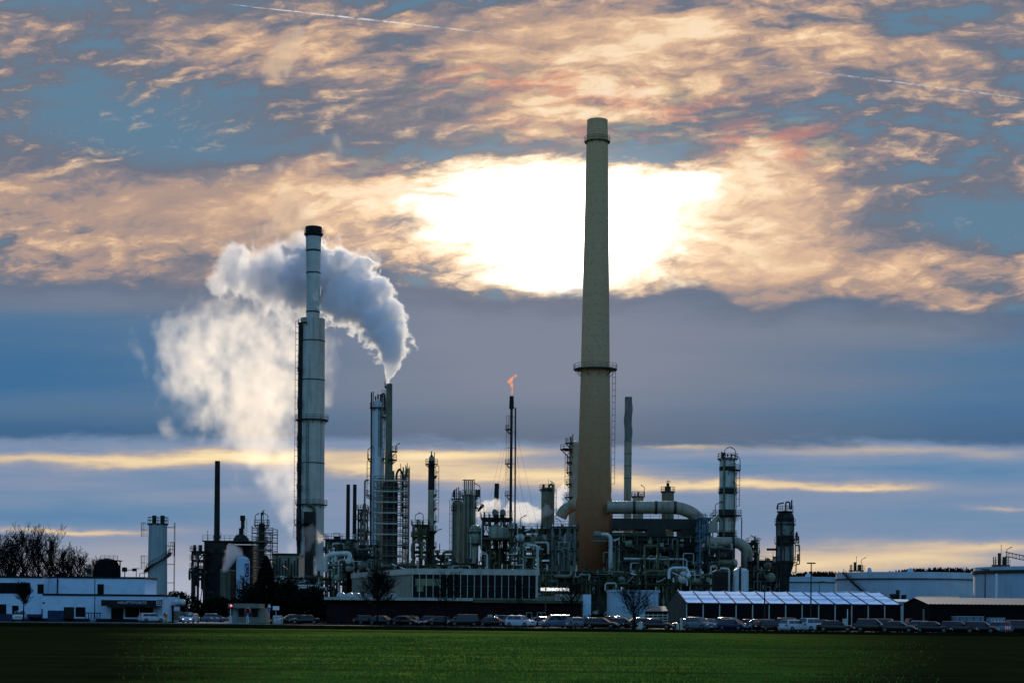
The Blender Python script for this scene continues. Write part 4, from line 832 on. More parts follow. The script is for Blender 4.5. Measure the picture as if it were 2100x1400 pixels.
q = MB(); q.linerail((WX(1256, Y), Y+1.6, WZ(1062, Y, 1354)), (WX(1450, Y), Y+1.6, WZ(1062, Y, 1354)), 1.0, 2.2); q.build('railing', 'steel_dark', fb)
MB().path([PP(1322, 1172, Y-1), PP(1322, 1119, Y-1), PP(1348, 1119, Y-1), PP(1348, 1170, Y-1)], M_(2.0, Y), 0.1, 4, 1).build('portal', 'pipe_yellow', fb)
MB().path([PP(1320, 1116, Y-1), PP(1383, 1116, Y-1), PP(1383, 1160, Y-1)], M_(1.0, Y), 1.0).build('pipe', 'steel_olive', fb)
MB().path([PP(1391, 1160, Y-1), PP(1391, 1101, Y-1), PP(1432, 1101, Y-1)], M_(1.2, Y), 0.2, 6).build('pipe', 'steel_olive', fb)
for l, r_, t_, b_ in ((1335, 1347, 1092, 1100), (1385, 1406, 1085, 1098), (1408, 1424, 1075, 1095)):
    pass
frame('process_structure', 'blue-painted stair frame at the far end of the great duct', 'structure', 1434, 1456, 394, 5, [1160, 1130, 1110, 1090, 1062], 1, mat='steel_blue', npipes=3, drums=0, seed=43, lamps=0, vpipes=2, pmats=('steel_blue', 'steel_grey'), colw=0.3)
Y = 386.0; p = PP(1462, 1075, Y)
hp = thing('hopper', 'tilted tan hopper hanging beside the broad banded column', 'hopper', p)
MB().prism([(p.x-0.9, Y-1), (p.x+1.0, Y-1), (p.x+1.0, Y+1), (p.x-0.9, Y+1)], p.z-1.8, p.z+0.3).build('bin', 'duct_tan', hp); MB().tube((p.x, Y, p.z+0.2), (p.x+1.3, Y, p.z+1.9), 0.75, 0.55, 10).build('inlet', 'duct_tan', hp)
MB().bar((p.x-0.8, Y, 0), (p.x-0.8, Y, p.z), 0.2).build('leg', 'steel_dark', hp)
frame('process_structure', 'dark frame round the foot of the broad banded column, behind the small tanks', 'structure', 1452, 1500, 384, 8, [1190, 1165, 1142, 1128], 3, npipes=18, drums=3, seed=45, lamps=0, vpipes=8, pmats=('steel_dark', 'pipe_dull', 'steel_olive', 'pipe_silver'), sheets=6)
frame('process_structure', 'thicket of dark pipes between the tan elbow and the bulbous vessel', 'structure', 1540, 1596, 388, 8, [1192, 1172, 1152], 4, npipes=20, drums=4, seed=47, lamps=1, vpipes=12, pmats=('steel_dark', 'clad_soot', 'pipe_dull'), sheets=4)
frame('process_structure', 'stair tower with open landings beyond the tan elbow', 'structure', 1538, 1552, 398, 4, [1180, 1165, 1150, 1138, 1124, 1113], 1, npipes=1, drums=0, seed=48, lamps=1, vpipes=1)
frame('pipe_bridge', 'dark overhead pipe bridge running to the bulbous vessel', 'pipe bridge', 1536, 1592, 392, 3, [1149], 3, npipes=5, drums=0, seed=49, rails=False, vpipes=0, brace=False, ladder=False, pmats=('clad_soot',))
# low pipe racks that fill the foot of the plant
for i, (l, r_, Yq, lv, sd, lb) in enumerate(((560, 672, 345, [1208, 1185], 51, 'low dark pipe rack at the foot of the pale chimney'), (1108, 1210, 350, [1195, 1172], 53, 'low pipe rack in front of the brown-green frames'),
        (1205, 1330, 352, [1198, 1178], 54, 'low pipe rack with pumps and silver fittings before the furnace block'), (1325, 1462, 350, [1198, 1180], 55, 'low pipe rack with white fittings near the marquee ridge'), (768, 850, 370, [1180, 1160], 56, 'low olive pipe rack behind the office wing'), (880, 990, 368, [1178, 1158], 57, 'low pipe rack behind the office glass front'))):
    frame('pipe_rack', lb, 'pipe rack', l, r_, Yq, 6, lv, 6, mat='steel_olive' if sd > 52 else 'steel_dark', npipes=18, drums=4, seed=sd, lamps=4, vpipes=8, sheets=4, rails=(sd % 2 == 0), clut=4.0, strips=3 if sd in (54, 55, 56) else 0, pmats=('pipe_silver', 'pipe_dull', 'steel_olive', 'steel_dark'))
# white header pipe, small tanks
Y = 340.0
wp = thing('header_pipe', 'fat white header pipe with a round end and two white legs', 'pipe', PP(1395, 1190, Y))
MB().path([PP(1372, 1186, Y), PP(1372, 1164, Y), PP(1408, 1164, Y), PP(1413, 1176, Y)], M_(3.0, Y), 1.4, 14).build('pipe', 'clad_white', wp)
p = PP(1411, 1180, Y); MB().hcyl((p.x, Y-1.0, p.z), (p.x, Y+2, p.z), M_(5, Y), 18, 0.3).build('end_drum', 'clad_white', wp)
p = PP(1402, 1176, Y); MB().hcyl((p.x, Y-0.4, p.z), (p.x, Y+2, p.z), M_(5.5, Y), 18, 0.2).build('valve_drum', 'pipe_silver', wp)
for px, py in ((1381, 1193), (1409, 1200)): MB().tube(PP(px, py, Y), PP(px, 1184, Y), M_(1.6, Y), None, 10).build('leg', 'clad_white', wp)
MB().path([PP(1413, 1171, Y), PP(1425, 1171, Y), PP(1425, 1190, Y)], M_(0.8, Y), 0.3).build('pipe', 'clad_white', wp)
for px, w, tp, mm, lb in ((1477.5, 33, 1167, 'clad_soot', 'black upright tank behind the marquee, with a grey drain pipe'), (1519.5, 31, 1164, 'clad_white', 'white upright tank behind the marquee, split by a dark pipe')):
    Y = 330.0; q = thing('storage_tank', lb, 'tank', (WX(px, Y), Y, 0)); r_ = M_(w, Y)/2; zt = WZ(tp, Y, px)
    MB().lathe(WX(px, Y), Y, [(r_, 0), (r_, zt-0.5), (r_*0.6, zt-0.1), (0.05, zt)], 28).build('shell', mm, q)
    MB().path([(WX(px, Y)+(r_ if w == 33 else -0.4), Y-r_*(0.3 if w == 33 else 1.0)-0.2, 0), (WX(px, Y)+(r_ if w == 33 else -0.4), Y-r_*(0.3 if w == 33 else 1.0)-0.2, zt+0.1), (WX(px, Y), Y, zt+0.2)], 0.2, 0.4).build('drain_pipe', 'pipe_silver' if w == 33 else 'clad_soot', q)
# ---------------------------------------------------------------- big storage tanks
def big_tank(label, pl, pr, Yf, ytop, plx, Rm=None, band=True, **k):
    x0, x1 = WX(pl, Yf), WX(pr, Yf); r = Rm or (x1-x0)/2; cx = (x0+x1)/2; cyy = Yf+r*0.0+r; z = WZ(ytop, Yf, (pl+pr)/2)
    q = thing('storage_tank', label, 'tank', (cx, cyy, 0), 'large storage tanks')
    MB().lathe(cx, cyy, [(r, 0), (r, z), (r*0.9, z+0.05), (r*0.5, z+0.12), (0.1, z+0.15)], 72).build('shell', 'tank_wall', q)
    if band: MB().lathe(cx, cyy, [(r, z-2.0), (r+0.5, z-2.0), (r+0.5, z-1.75), (r, z-1.75)], 72).build('wind_girder', 'steel_dark', q)
    return q, cx, cyy, r, z
def tank_stair(q, cx, cyy, r, z, a0, a1):
    m = MB(); n = 26
    P = [Vector((cx+(r+0.9)*math.cos(R(a0+(a1-a0)*i/n)), cyy+(r+0.9)*math.sin(R(a0+(a1-a0)*i/n)), z*(1-i/n))) for i in range(n+1)]
    for a, b in zip(P, P[1:]): m.bar(a, b, 0.7, 0.35); m.bar(a+Vector((0, 0, 1)), b+Vector((0, 0, 1)), 0.08)
    for p in P[::2]: m.bar(p, p+Vector((0, 0, 1)), 0.08)
    m.build('stair', 'steel_dark', q)
q, cx, cyy, r, z = big_tank('broad pale storage tank with a stair and a railed gantry, behind the marquee end', 1745, 2046, 470, 1172, None)
tank_stair(q, cx, cyy, r, z, 200, 258)
def gantry(q, px, Y, zb, hts):
    x = WX(px, Y); g = MB()
    for dx in (-1.6, 1.6):
        for dy in (-1, 1): g.bar((x+dx, Y+dy, zb-3), (x+dx, Y+dy, zb+hts*0.6), 0.22)
    g.box(x-2, x+2, Y-1.4, Y+1.4, zb+hts*0.28, zb+hts*0.34); g.linerail((x-2, Y-1.4, zb+hts*0.34), (x+2, Y-1.4, zb+hts*0.34), 1.2, 1.0)
    g.tube((x-0.4, Y, zb+hts*0.3), (x-0.4, Y, zb+hts*0.72), 0.4, None, 8); g.tube((x+0.9, Y, zb+hts*0.3), (x+0.9, Y, zb+hts*0.6), 0.5, None, 8)
    g.build('gantry', 'steel_dark', q); gooseneck(q, (x+1.2, Y-1, zb+hts*0.34), hts*0.5, 1.1)
    MB().bar((x-0.2, Y-1, zb+hts*0.34), (x-0.2, Y-1, zb+hts), 0.1).build('mast', 'steel_dark', q)
gantry(q, 1756, 500, z-1, 6.2)
for px in (1786, 1870): MB().lathe(WX(px, 480), 482, [(M_(7 if px > 1800 else 5, 480), z), (M_(7 if px > 1800 else 5, 480)*0.9, z+0.6), (M_(3, 480), z+1.3), (0.1, z+1.4)], 14).build('roof_vent', 'tank_wall', q)
q, cx, cyy, r, z = big_tank('nearer blue-grey storage tank cut off by the frame edge, crane boom on top', 2047, 2380, 420, 1160, None, band=False)
MB().lathe(cx, cyy, [(r, z-1.6), (r+0.6, z-1.6), (r+0.6, z-0.9), (r, z-0.9)], 72).build('wind_girder', 'steel_dark', q)
gantry(q, 2052, 440, z-2, 8.0)
a, b = PP(2062, 1140, 440), PP(2120, 1152, 440); g = MB()
for e in (Vector((0, 0, 0)), Vector((0, 0, 1.1))): g.bar(a+e, b+e, 0.2)
for i in range(8):
    f0, f1 = i/8, (i+1)/8; g.bar(a.lerp(b, f0), a.lerp(b, f1)+Vector((0, 0, 1.1)), 0.12); g.bar(a.lerp(b, f1), a.lerp(b, f1)+Vector((0, 0, 1.1)), 0.12)
g.build('lattice_boom', 'steel_dark', q)
MB().tube((WX(2048, 421), 421+2, 0), (WX(2048, 421), 423, z-2), 0.3, None, 8).build('downpipe', 'sign_white', q)
q, cx, cyy, r, z = big_tank('farther low pale tank between the bulbous vessel and the broad tank', 1560, 1800, 600, 1182, None)
MB().lathe(WX(1663, 620), 625, [(M_(8, 600), z), (M_(7, 600), z+1.0), (M_(3, 600), z+1.7), (0.1, z+1.8)], 14).build('roof_vent', 'tank_wall', q)
# ---------------------------------------------------------------- ground
def sheet(name, pts, z, mat, kind='structure'):
    mb = MB(); mb.v = [(p[0], p[1], z) for p in pts]; mb.f = [tuple(range(len(pts)))]
    o = mb.build(name, mat, None, origin=(0, 0, 0), smooth=False); o['kind'] = kind; return o
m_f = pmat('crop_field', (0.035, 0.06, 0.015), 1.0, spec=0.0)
def field_nodes(m):
    t = NT(m.node_tree); b = next(n for n in t.n if n.type == 'BSDF_PRINCIPLED')
    tc = t.new('ShaderNodeTexCoord').outputs['Object']
    big = t.noise(t.vm('MULTIPLY', tc, (0.02, 0.05, 1)), 1.0, 4, 0.6); mid = t.noise(t.vm('MULTIPLY', tc, (0.6, 0.16, 1)), 1.0, 5, 0.7); fine = t.noise(t.vm('MULTIPLY', tc, (3.0, 1.0, 1)), 1.0, 3, 0.7)
    f = t.add(t.mul(big, 0.4), t.add(t.mul(mid, 0.35), t.mul(fine, 0.25)))
    c = t.ramp(f, [(0.34, (0.030, 0.036, 0.008, 1)), (0.45, (0.062, 0.098, 0.014, 1)), (0.53, (0.100, 0.155, 0.020, 1)), (0.68, (0.16, 0.20, 0.034, 1))])
    sp = t.new('ShaderNodeSeparateXYZ'); t.l.new(tc, sp.inputs[0])
    # green in the middle; vignette painted into the colour towards both sides
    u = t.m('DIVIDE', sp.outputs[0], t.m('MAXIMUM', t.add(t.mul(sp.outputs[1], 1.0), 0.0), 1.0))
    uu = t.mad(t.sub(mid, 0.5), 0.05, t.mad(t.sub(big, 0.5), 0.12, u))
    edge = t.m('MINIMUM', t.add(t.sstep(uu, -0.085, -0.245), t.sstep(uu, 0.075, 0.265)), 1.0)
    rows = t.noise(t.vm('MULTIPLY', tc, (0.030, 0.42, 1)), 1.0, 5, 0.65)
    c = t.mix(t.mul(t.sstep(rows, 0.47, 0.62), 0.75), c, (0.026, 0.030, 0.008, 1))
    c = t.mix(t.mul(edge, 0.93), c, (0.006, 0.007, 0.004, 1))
    t.put(b.inputs['Base Color'], c)
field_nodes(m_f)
sheet('ground', [(-9000, -200), (9000, -200), (9000, 14000), (-9000, 14000)], -0.004, 'soil')
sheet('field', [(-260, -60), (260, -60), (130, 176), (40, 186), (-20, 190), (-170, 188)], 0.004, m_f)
sheet('verge', [(-170, 189), (-20, 191), (40, 187), (130, 177), (300, 190), (300, 206), (40, 213), (-34, 244), (-200, 250)], 0.0, 'soil')
sheet('parking_lot', [(-36, 246), (40, 214), (130, 205), (160, 300), (-36, 300)], 0.004, 'asphalt')
sheet('plant_yard', [(-190, 301), (190, 301), (220, 640), (-220, 640)], 0.0, 'asphalt')
sheet('driveway', [(-84, 252), (-36, 250), (-36, 257), (-40, 262), (-49, 300), (-57, 300), (-52, 262), (-84, 258)], 0.008, 'concrete_road')
tag(MB().box(-84, -36, 249.4, 249.8, 0, 0.12).build('kerb', 'concrete_road', None, origin=(-60, 249.5, 0)), kind='structure')
# grass blades along the near edge of the crop
rr = random.Random(99); g = MB()
for i in range(52000):
    y = 44+ (rr.random()**1.25)*95; x = (rr.uniform(-0.36, 0.36))*y
    dens = mnoise.noise(Vector((x*0.16, y*0.05, 3.0)))+0.9*mnoise.noise(Vector((x*0.05, y*0.5, 9.0)))
    e = 1-(min(1, max(0, (-x/y-0.085)/0.15)) if x < 0 else min(1, max(0, (x/y-0.075)/0.18)))  # blades thin out along with the painted side vignette
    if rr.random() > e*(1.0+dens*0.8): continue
    h = rr.uniform(0.05, 0.13); w = rr.uniform(0.015, 0.03)*(1+y/90); a = rr.uniform(0, 6.28); c, s_ = math.cos(a)*w, math.sin(a)*w*0.4; lx = rr.uniform(-0.05, 0.05)
    k = len(g.v); g.v += [(x-c, y-s_, 0.0), (x+c, y+s_, 0.0), (x+lx, y, h)]; g.f.append((k, k+1, k+2))
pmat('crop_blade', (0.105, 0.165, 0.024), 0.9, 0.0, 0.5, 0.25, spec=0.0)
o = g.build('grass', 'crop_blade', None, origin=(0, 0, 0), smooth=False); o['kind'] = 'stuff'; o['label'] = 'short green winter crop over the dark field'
g = MB()
for i in range(15000):
    px = rr.uniform(-60, 2160); k = rr.random(); yq = (190-(px-640)/1400*6 if px < 1300 else 187-(px-1300)/800*10)+rr.gauss(0, 1.0)+k*10
    yq = min(yq, 246-(px-560)/1400*34 if px > 560 else 247); x = WX(px, yq, 1285); h = rr.uniform(0.08, 0.42)*(1.25 if rr.random() < 0.1 else 1); w = rr.uniform(0.03, 0.07)
    q = len(g.v); g.v += [(x-w, yq, 0), (x+w, yq, 0), (x+rr.uniform(-0.15, 0.15), yq, h)]; g.f.append((q, q+1, q+2))
pmat('verge_blade', (0.012, 0.016, 0.006), 1.0, 0.0, 0.6, 0.3, spec=0.0)
o = g.build('grass', 'verge_blade', None, origin=(0, 0, 0), smooth=False); o['kind'] = 'stuff'; o['label'] = 'dark rough grass verge between the field and the parked cars'
# ---------------------------------------------------------------- gatehouse
def rect(l, t_, r_, b_, Y):
    a = PP(l, (t_+b_)/2, Y); c = PP(r_, (t_+b_)/2, Y); m_ = (l+r_)/2
    return a.x, c.x, WZ(b_, Y, m_), WZ(t_, Y, m_)
def pane(root, name, l, t_, r_, b_, Y, mat, pr=0.05, dep=0.05):
    x0, x1, z0, z1 = rect(l, t_, r_, b_, Y)
    return MB().box(x0, x1, Y-pr, Y-pr+dep, max(z0, 0.05), z1).build(name, mat, root)
def window(root, l, t_, r_, b_, Y, mull=1, pr=0.06, mat='dark_glass', fm='black_trim'):
    x0, x1, z0, z1 = rect(l, t_, r_, b_, Y)
    g = MB(); f = 0.07
    for a, b, c, d in ((x0, x1, z0, z0+f), (x0, x1, z1-f, z1), (x0, x0+f, z0+f, z1-f), (x1-f, x1, z0+f, z1-f)): g.box(a, b, Y-pr, Y-0.002, c, d)
    for i in range(1, mull):
        x = x0+(x1-x0)*i/mull; g.box(x-0.03, x+0.03, Y-pr+0.01, Y-0.004, z0+f, z1-f)
    w = g.build('window', fm, root); MB().box(x0+f, x1-f, Y-0.02, Y-0.006, z0+f, z1-f).build('pane', mat, w); return w
Y = 285.0
gh = thing('gatehouse', 'white flat-roofed two-storey gatehouse with a dark lettered canopy', 'building', (WX(150, Y), Y+6, 0))
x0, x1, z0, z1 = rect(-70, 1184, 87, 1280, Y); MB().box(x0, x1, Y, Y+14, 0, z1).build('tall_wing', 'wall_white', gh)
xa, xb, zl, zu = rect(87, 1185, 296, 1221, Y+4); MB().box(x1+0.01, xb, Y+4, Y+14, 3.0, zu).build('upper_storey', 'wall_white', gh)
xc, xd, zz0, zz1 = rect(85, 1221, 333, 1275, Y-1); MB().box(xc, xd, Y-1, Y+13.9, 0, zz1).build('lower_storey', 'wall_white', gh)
MB().box(x0, x1+0.02, Y-0.12, Y+14.1, z1, z1+0.3).build('roof_edge', 'black_trim', gh)
MB().box(x1+0.03, xb+0.15, Y+3.85, Y+14.2, zu, zu+0.28).build('roof_edge', 'black_trim', gh)
MB().box(xc+0.2, xd+0.15, Y-1.15, Y+3.9, zz1, zz1+0.3).build('roof_edge', 'black_trim', gh)
MB().box(x0, xc, Y-0.06, Y-0.003, 0, 1.1).build('plinth', 'door_blue', gh)
MB().box(xc, xd, Y-1.06, Y-1.003, 0, 0.45).build('plinth', 'black_trim', gh)
window(gh, -60, 1194, 62, 1216, Y, 8); window(gh, 77, 1197, 90, 1216.5, Y, 1); window(gh, 200, 1197, 213, 1218, Y+4, 1)
window(gh, -3, 1238, 13, 1262, Y, 2); window(gh, 25, 1241, 38, 1262, Y, 1)
pane(gh, 'garage_door', 98, 1251, 131, 1276, Y-1, 'door_blue', 0.08); pane(gh, 'doorway', 131, 1244, 152, 1277, Y-1, 'black_trim', 0.06); window(gh, 155, 1244, 175, 1264, Y-1, 2)
pane(gh, 'downpipe', 117, 1186, 119.5, 1221, Y+4, 'black_trim', 0.16, 0.15); pane(gh, 'downpipe', 85.5, 1248, 87.5, 1276, Y-1, 'black_trim', 0.16, 0.15)
pane(gh, 'air_grille', 87.5, 1234, 92, 1237, Y-1, 'black_trim', 0.05)
window(gh, 228, 1246, 253, 1275, Y-1, 2); window(gh, 257, 1245, 285, 1265, Y-1, 2); window(gh, 287, 1245, 314, 1265, Y-1, 2)
xe, xf, ze, zf = rect(218, 1230, 333, 1242, Y-1); cn = MB().box(xe, xf, Y-4.6, Y-1.003, ze, zf).build('canopy', 'black_trim', gh)
lettering('lettering', 'HAUPTPFORTE', 0.62, ((PP(271, 1236, Y-4.6)).x, Y-4.62, (ze+zf)/2+0.05), cn, 'letter_pale', 1.15)
xg, xh, zg, zh = rect(322, 1228, 334.5, 1241, Y-4.7)
lg = thing('logo_sign', 'square dark box sign with a pale outlined G, on the canopy corner', 'sign', ((xg+xh)/2, Y-4.9, (zg+zh)/2))
MB().box(xg, xh, Y-5.1, Y-4.64, zg, zh).build('box', 'black_trim', lg)
g = MB(); f = 0.09
for a, b, c, d in ((xg, xh, zg, zg+f), (xg, xh, zh-f, zh), (xg, xg+f, zg+f, zh-f), (xh-f, xh, zg+f, zh-f)): g.box(a, b, Y-5.16, Y-5.102, c, d)
g.build('border', 'letter_pale', lg)
cx, cz, u = (xg+xh)/2, (zg+zh)/2, (xh-xg)
g = MB(); g.path([(cx+u*0.22, Y-5.13, cz+u*0.24), (cx-u*0.24, Y-5.13, cz+u*0.24), (cx-u*0.24, Y-5.13, cz-u*0.24), (cx+u*0.24, Y-5.13, cz-u*0.24), (cx+u*0.24, Y-5.13, cz+u*0.0), (cx+u*0.0, Y-5.13, cz+u*0.0)], 0.06, 0.02, 4, 1)
g.build('letter_g', 'letter_pale', lg)
fp = tag(MB().tube((WX(195, 281), 281, 0), (WX(194, 281, 1180)+0.05, 281, WZ(1180, 281, 194)), 0.085, 0.06, 8).build('flagpole', 'black_trim', None, origin=(WX(195, 281), 281, 0)), 'thin bare dark pole in front of the white gatehouse wall', 'pole')
Y = 280.0; x0, x1, z0, z1 = rect(175, 1257, 199, 1279, Y); sh = thing('bike_shelter', 'small blue glass-sided shelter against the gatehouse wall', 'shelter', ((x0+x1)/2, Y+1, 0))
g = MB()
for a in (x0, (x0+x1)/2, x1):
    for y in (Y, Y+2): g.bar((a, y, 0), (a, y, z1), 0.12)
g.build('posts', 'door_blue', sh); MB().box(x0-0.2, x1+0.2, Y-0.2, Y+2.2, z1, z1+0.15).build('roof', 'door_blue', sh)
x0, x1, z0, z1 = rect(186, 1268, 195, 1280, 272); wb = thing('wheelie_bin', 'pale bin standing before the small blue shelter', 'bin', ((x0+x1)/2, 272, 0))
MB().box(x0, x1, 271.6, 272.4, 0.08, z1-0.1).build('body', 'steel_blue', wb); MB().box(x0-0.04, x1+0.04, 271.5, 272.5, z1-0.1, z1).build('lid', 'tank_wall', wb)
rb = thing('roof_flue', 'square flue box with a grey cowl, on the gatehouse roof', 'flue', PP(183, 1184, 292)); a = PP(178.5, 1184, 292); b = PP(187, 1160, 292)
MB().box(a.x, b.x, 292, 293, a.z-0.1, b.z).build('shaft', 'steel_grey', rb); MB().box(a.x-0.05, b.x+0.05, 291.9, 293.1, b.z-1.3, b.z-0.5).build('cowl', 'black_trim', rb)
Y = 330.0; dx_ = WX(219, Y); dt = thing('domed_tank', 'black domed tank with a railed crown, behind the gatehouse roof', 'tank', (dx_, Y, 0)); rd = M_(28, Y)
MB().lathe(dx_, Y, [(rd, 0), (rd, WZ(1172, Y, 219)), (rd*0.93, WZ(1160, Y, 219)), (rd*0.75, WZ(1151, Y, 219)), (rd*0.5, WZ(1146, Y, 219)), (0.1, WZ(1144, Y, 219))], 26).build('shell', 'shed_wall', dt)
MB().box(dx_-M_(8, Y), dx_+M_(27, Y), Y-2, Y+2, WZ(1150, Y, 219), WZ(1148, Y, 219)).build('deck', 'black_trim', dt)
MB().linerail((dx_-M_(8, Y), Y-2, WZ(1148, Y, 219)), (dx_+M_(27, Y), Y-2, WZ(1148, Y, 219)), 0.8, 0.8).build('railing', 'black_trim', dt)
MB().bar((dx_+M_(27, Y), Y, 0), (dx_+M_(27, Y), Y, WZ(1148, Y, 219)), 0.2).build('leg', 'black_trim', dt)
Y = 335.0; p = PP(256, 1168, Y); cr = thing('camera_mast', 'odd white mast with a long arm and two dark heads, beyond the gatehouse roof', 'mast', (p.x, Y, 0))
MB().bar((p.x, Y, 0), (p.x, Y, p.z+0.6), 0.2).build('mast', 'sign_white', cr); MB().bar((p.x-0.6, Y, p.z), (p.x+2.0, Y, p.z), 0.14).build('arm', 'black_trim', cr)
MB().box(p.x-0.5, p.x+0.4, Y-0.3, Y+0.3, p.z-0.35, p.z+0.5).build('head', 'black_trim', cr); MB().box(p.x+1.5, p.x+2.3, Y-0.3, Y+0.3, p.z-0.25, p.z+0.3).build('head', 'black_trim', cr)
# silo with its winding stair
Y = 320.0; x = WX(323, Y); r = M_(38, Y)/2; zt = WZ(1073, Y, 323)
si = thing('silo', 'tall blue-grey silo with a dark winding stair and twin filters on top', 'silo', (x, Y, 0))
MB().lathe(x, Y, [(r*1.08, 0), (r*1.03, zt*0.5), (r*0.98, zt)], 30).build('shell', 'silo_wall', si)
g = MB(); P = []
for i in range(41): P.append(Vector((x+(r*1.05+0.35)*math.cos(R(-200-(i*10))), Y+(r*1.05+0.35)*math.sin(R(-200-(i*10))), zt*0.30+zt*0.42*(1-i/40))))
P = [Vector((x+(r*1.05+0.4)*math.cos(R(a)), Y+(r*1.05+0.4)*math.sin(R(a)), z)) for a, z in [(-160+170*i/24, zt*0.50+zt*0.20*i/24) for i in range(25)]]
P2 = [Vector((x+(r*1.08+0.4)*math.cos(R(a)), Y+(r*1.08+0.4)*math.sin(R(a)), z)) for a, z in [(-100+95*i/16, zt*0.08+zt*0.16*i/16) for i in range(17)]]
for Q in (P, P2):
    for a, b in zip(Q, Q[1:]): g.bar(a, b, 0.75, 0.22); g.bar(a+Vector((0, 0, 0.9)), b+Vector((0, 0, 0.9)), 0.07)
    for a in Q[::2]: g.bar(a, a+Vector((0, 0, 0.9)), 0.06)
g.build('stair', 'steel_dark', si)
for s_, z in ((-1, zt*0.94), (-1, zt*0.60), (1, zt*0.74)):
    MB().arcrail(x+s_*(r+0.5), Y, z-1.4, 0.9, 2.6, 90-90*s_-90+0, 270-90*s_-90+0, 8, 0.06).build('cage', 'steel_dark', si)
platform(si, x, Y, zt, r*0.3, r*1.12, 0, 360, posts=14)
for dx in (-0.7, 0.85): MB().tube((x+dx, Y, zt), (x+dx, Y, zt+1.5), 0.42, None, 12).build('filter', 'black_trim', si)
MB().ladder((x+r+1.4, Y, 0.5), zt+0.2, 0, 0.8, False).build('ladder', 'steel_dark', si)
for i in range(5): MB().bar((x+r*0.9, Y, zt*(0.2+0.19*i)), (x+r+1.4, Y, zt*(0.2+0.19*i)), 0.12).build('bracket', 'steel_dark', si)
# gate area: tank wagon canopy, booth, barriers
Y = 292.0; hx0, hx1 = WX(352, Y), WX(386, Y); ht = thing('horizontal_tank', 'white drum tank lying on a dark stand behind the gate', 'tank', ((hx0+hx1)/2, Y, 0))
MB().hcyl((hx0+0.7, Y, WZ(1235, Y, 369)), (hx1-0.7, Y, WZ(1234, Y, 369)), M_(6.5, Y), 22, 0.5).build('shell', 'clad_white', ht)
for px in (355, 383): MB().bar((WX(px, Y), Y, 0), (WX(px, Y), Y, WZ(1240, Y, px)), 0.3).build('leg', 'black_trim', ht)
MB().box(hx0, hx1, Y-0.8, Y+0.8, WZ(1243, Y, 369), WZ(1241, Y, 369)).build('cradle', 'black_trim', ht)
MB().box(WX(352, Y), WX(372, Y), Y+0.2, Y+0.8, 0.2, WZ(1252, Y, 360)).build('cabinet', 'panel_green', ht); MB().bar((WX(369, Y), Y-1, WZ(1238, Y, 369)), (WX(369, Y), Y-1, WZ(1219, Y, 369)), 0.12).build('mast', 'alu', ht)
Y = 286.0; x0, x1, z0, z1 = rect(321, 1248, 334, 1250, Y); cp = thing('turnstile_roof', 'small white flat roof over the pedestrian turnstile by the gatehouse corner', 'canopy', ((x0+x1)/2, Y, 0))
MB().box(x0, x1, Y-1, Y+1, z0, z1).build('roof', 'sign_white', cp)
for a in (x0+0.1, x1-0.1): MB().bar((a, Y, 0), (a, Y, z0), 0.12).build('post', 'steel_blue', cp)
Y = 276.0; p = PP(339, 1260, Y); rs = thing('road_sign', 'plain red disc sign on a dark post beside the white hatchback', 'sign', (p.x, Y, 0))
MB().bar((p.x, Y, 0), (p.x, Y, p.z), 0.09).build('post', 'black_trim', rs); MB().tube((p.x, Y-0.1, p.z), (p.x, Y-0.05, p.z), M_(4, Y), None, 20).build('disc', 'sign_red', rs)
p = PP(341, 1270, 277); bp = thing('barrier_post', 'yellow-green barrier post below the red disc sign', 'barrier', (p.x, 277, 0)); MB().box(p.x-0.2, p.x+0.2, 276.8, 277.2, 0, 1.15).build('housing', 'hivis', bp); MB().box(p.x-0.22, p.x+0.22, 276.78, 277.22, 1.15, 1.25).build('cap', 'black_trim', bp)
Y = 274.0; x0, x1, z0, z1 = rect(473, 1246, 545, 1276, Y); bt = thing('gate_booth', 'low grey-green gate booth with a deep overhanging roof', 'booth', ((x0+x1)/2, Y+2, 0))
MB().box(x0+0.3, x1, Y, Y+4, 0, z1).build('walls', 'panel_green', bt)
xa, xb, za, zb = rect(471, 1237, 535, 1244, Y); MB().box(xa, xb, Y-1.6, Y+4.4, za-0.15, zb).build('roof', 'steel_grey', bt)
window(bt, 488, 1247, 530, 1265, Y, 3, fm='panel_green'); pane(bt, 'door', 478, 1248, 486, 1276, Y, 'steel_blue', 0.06)
for px in (473.5,): MB().bar((WX(px, Y-1.4), Y-1.4, 0), (WX(px, Y-1.4), Y-1.4, za-0.15), 0.16).build('post', 'alu', bt)
p = PP(474, 1241, 272); ts = thing('signal_light', 'glowing red signal lamp at the booth roof corner', 'signal light', (p.x, 272.2, p.z))
MB().box(p.x-0.22, p.x+0.22, 272.02, 272.38, p.z-0.35, p.z+0.3).build('housing', 'black_trim', ts); MB().tube((p.x, 271.9, p.z), (p.x, 272.0, p.z), 0.17, 0.17, 16).build('lens', 'signal_red', ts)
for l, r_, lb in ((425, 473, 'long red and white barrier arm before the gate booth'),):
    a, b = PP(l, 1266.5, 271), PP(r_, 1265.5, 271); ba = thing('boom_barrier', lb, 'barrier', (b.x, 271, 0)); MB().box(b.x-0.25, b.x+0.25, 270.8, 271.2, 0, 1.15).build('housing', 'alu', ba)
    arm = MB().bar(a, b, 0.12).build('arm', 'sign_white', ba); n = 8
    for i in range(0, n, 2):
        MB().bar(a.lerp(b, i/n)+Vector((0, 0, 0)), a.lerp(b, (i+1)/n), 0.126).build('stripe', 'sign_red', arm)
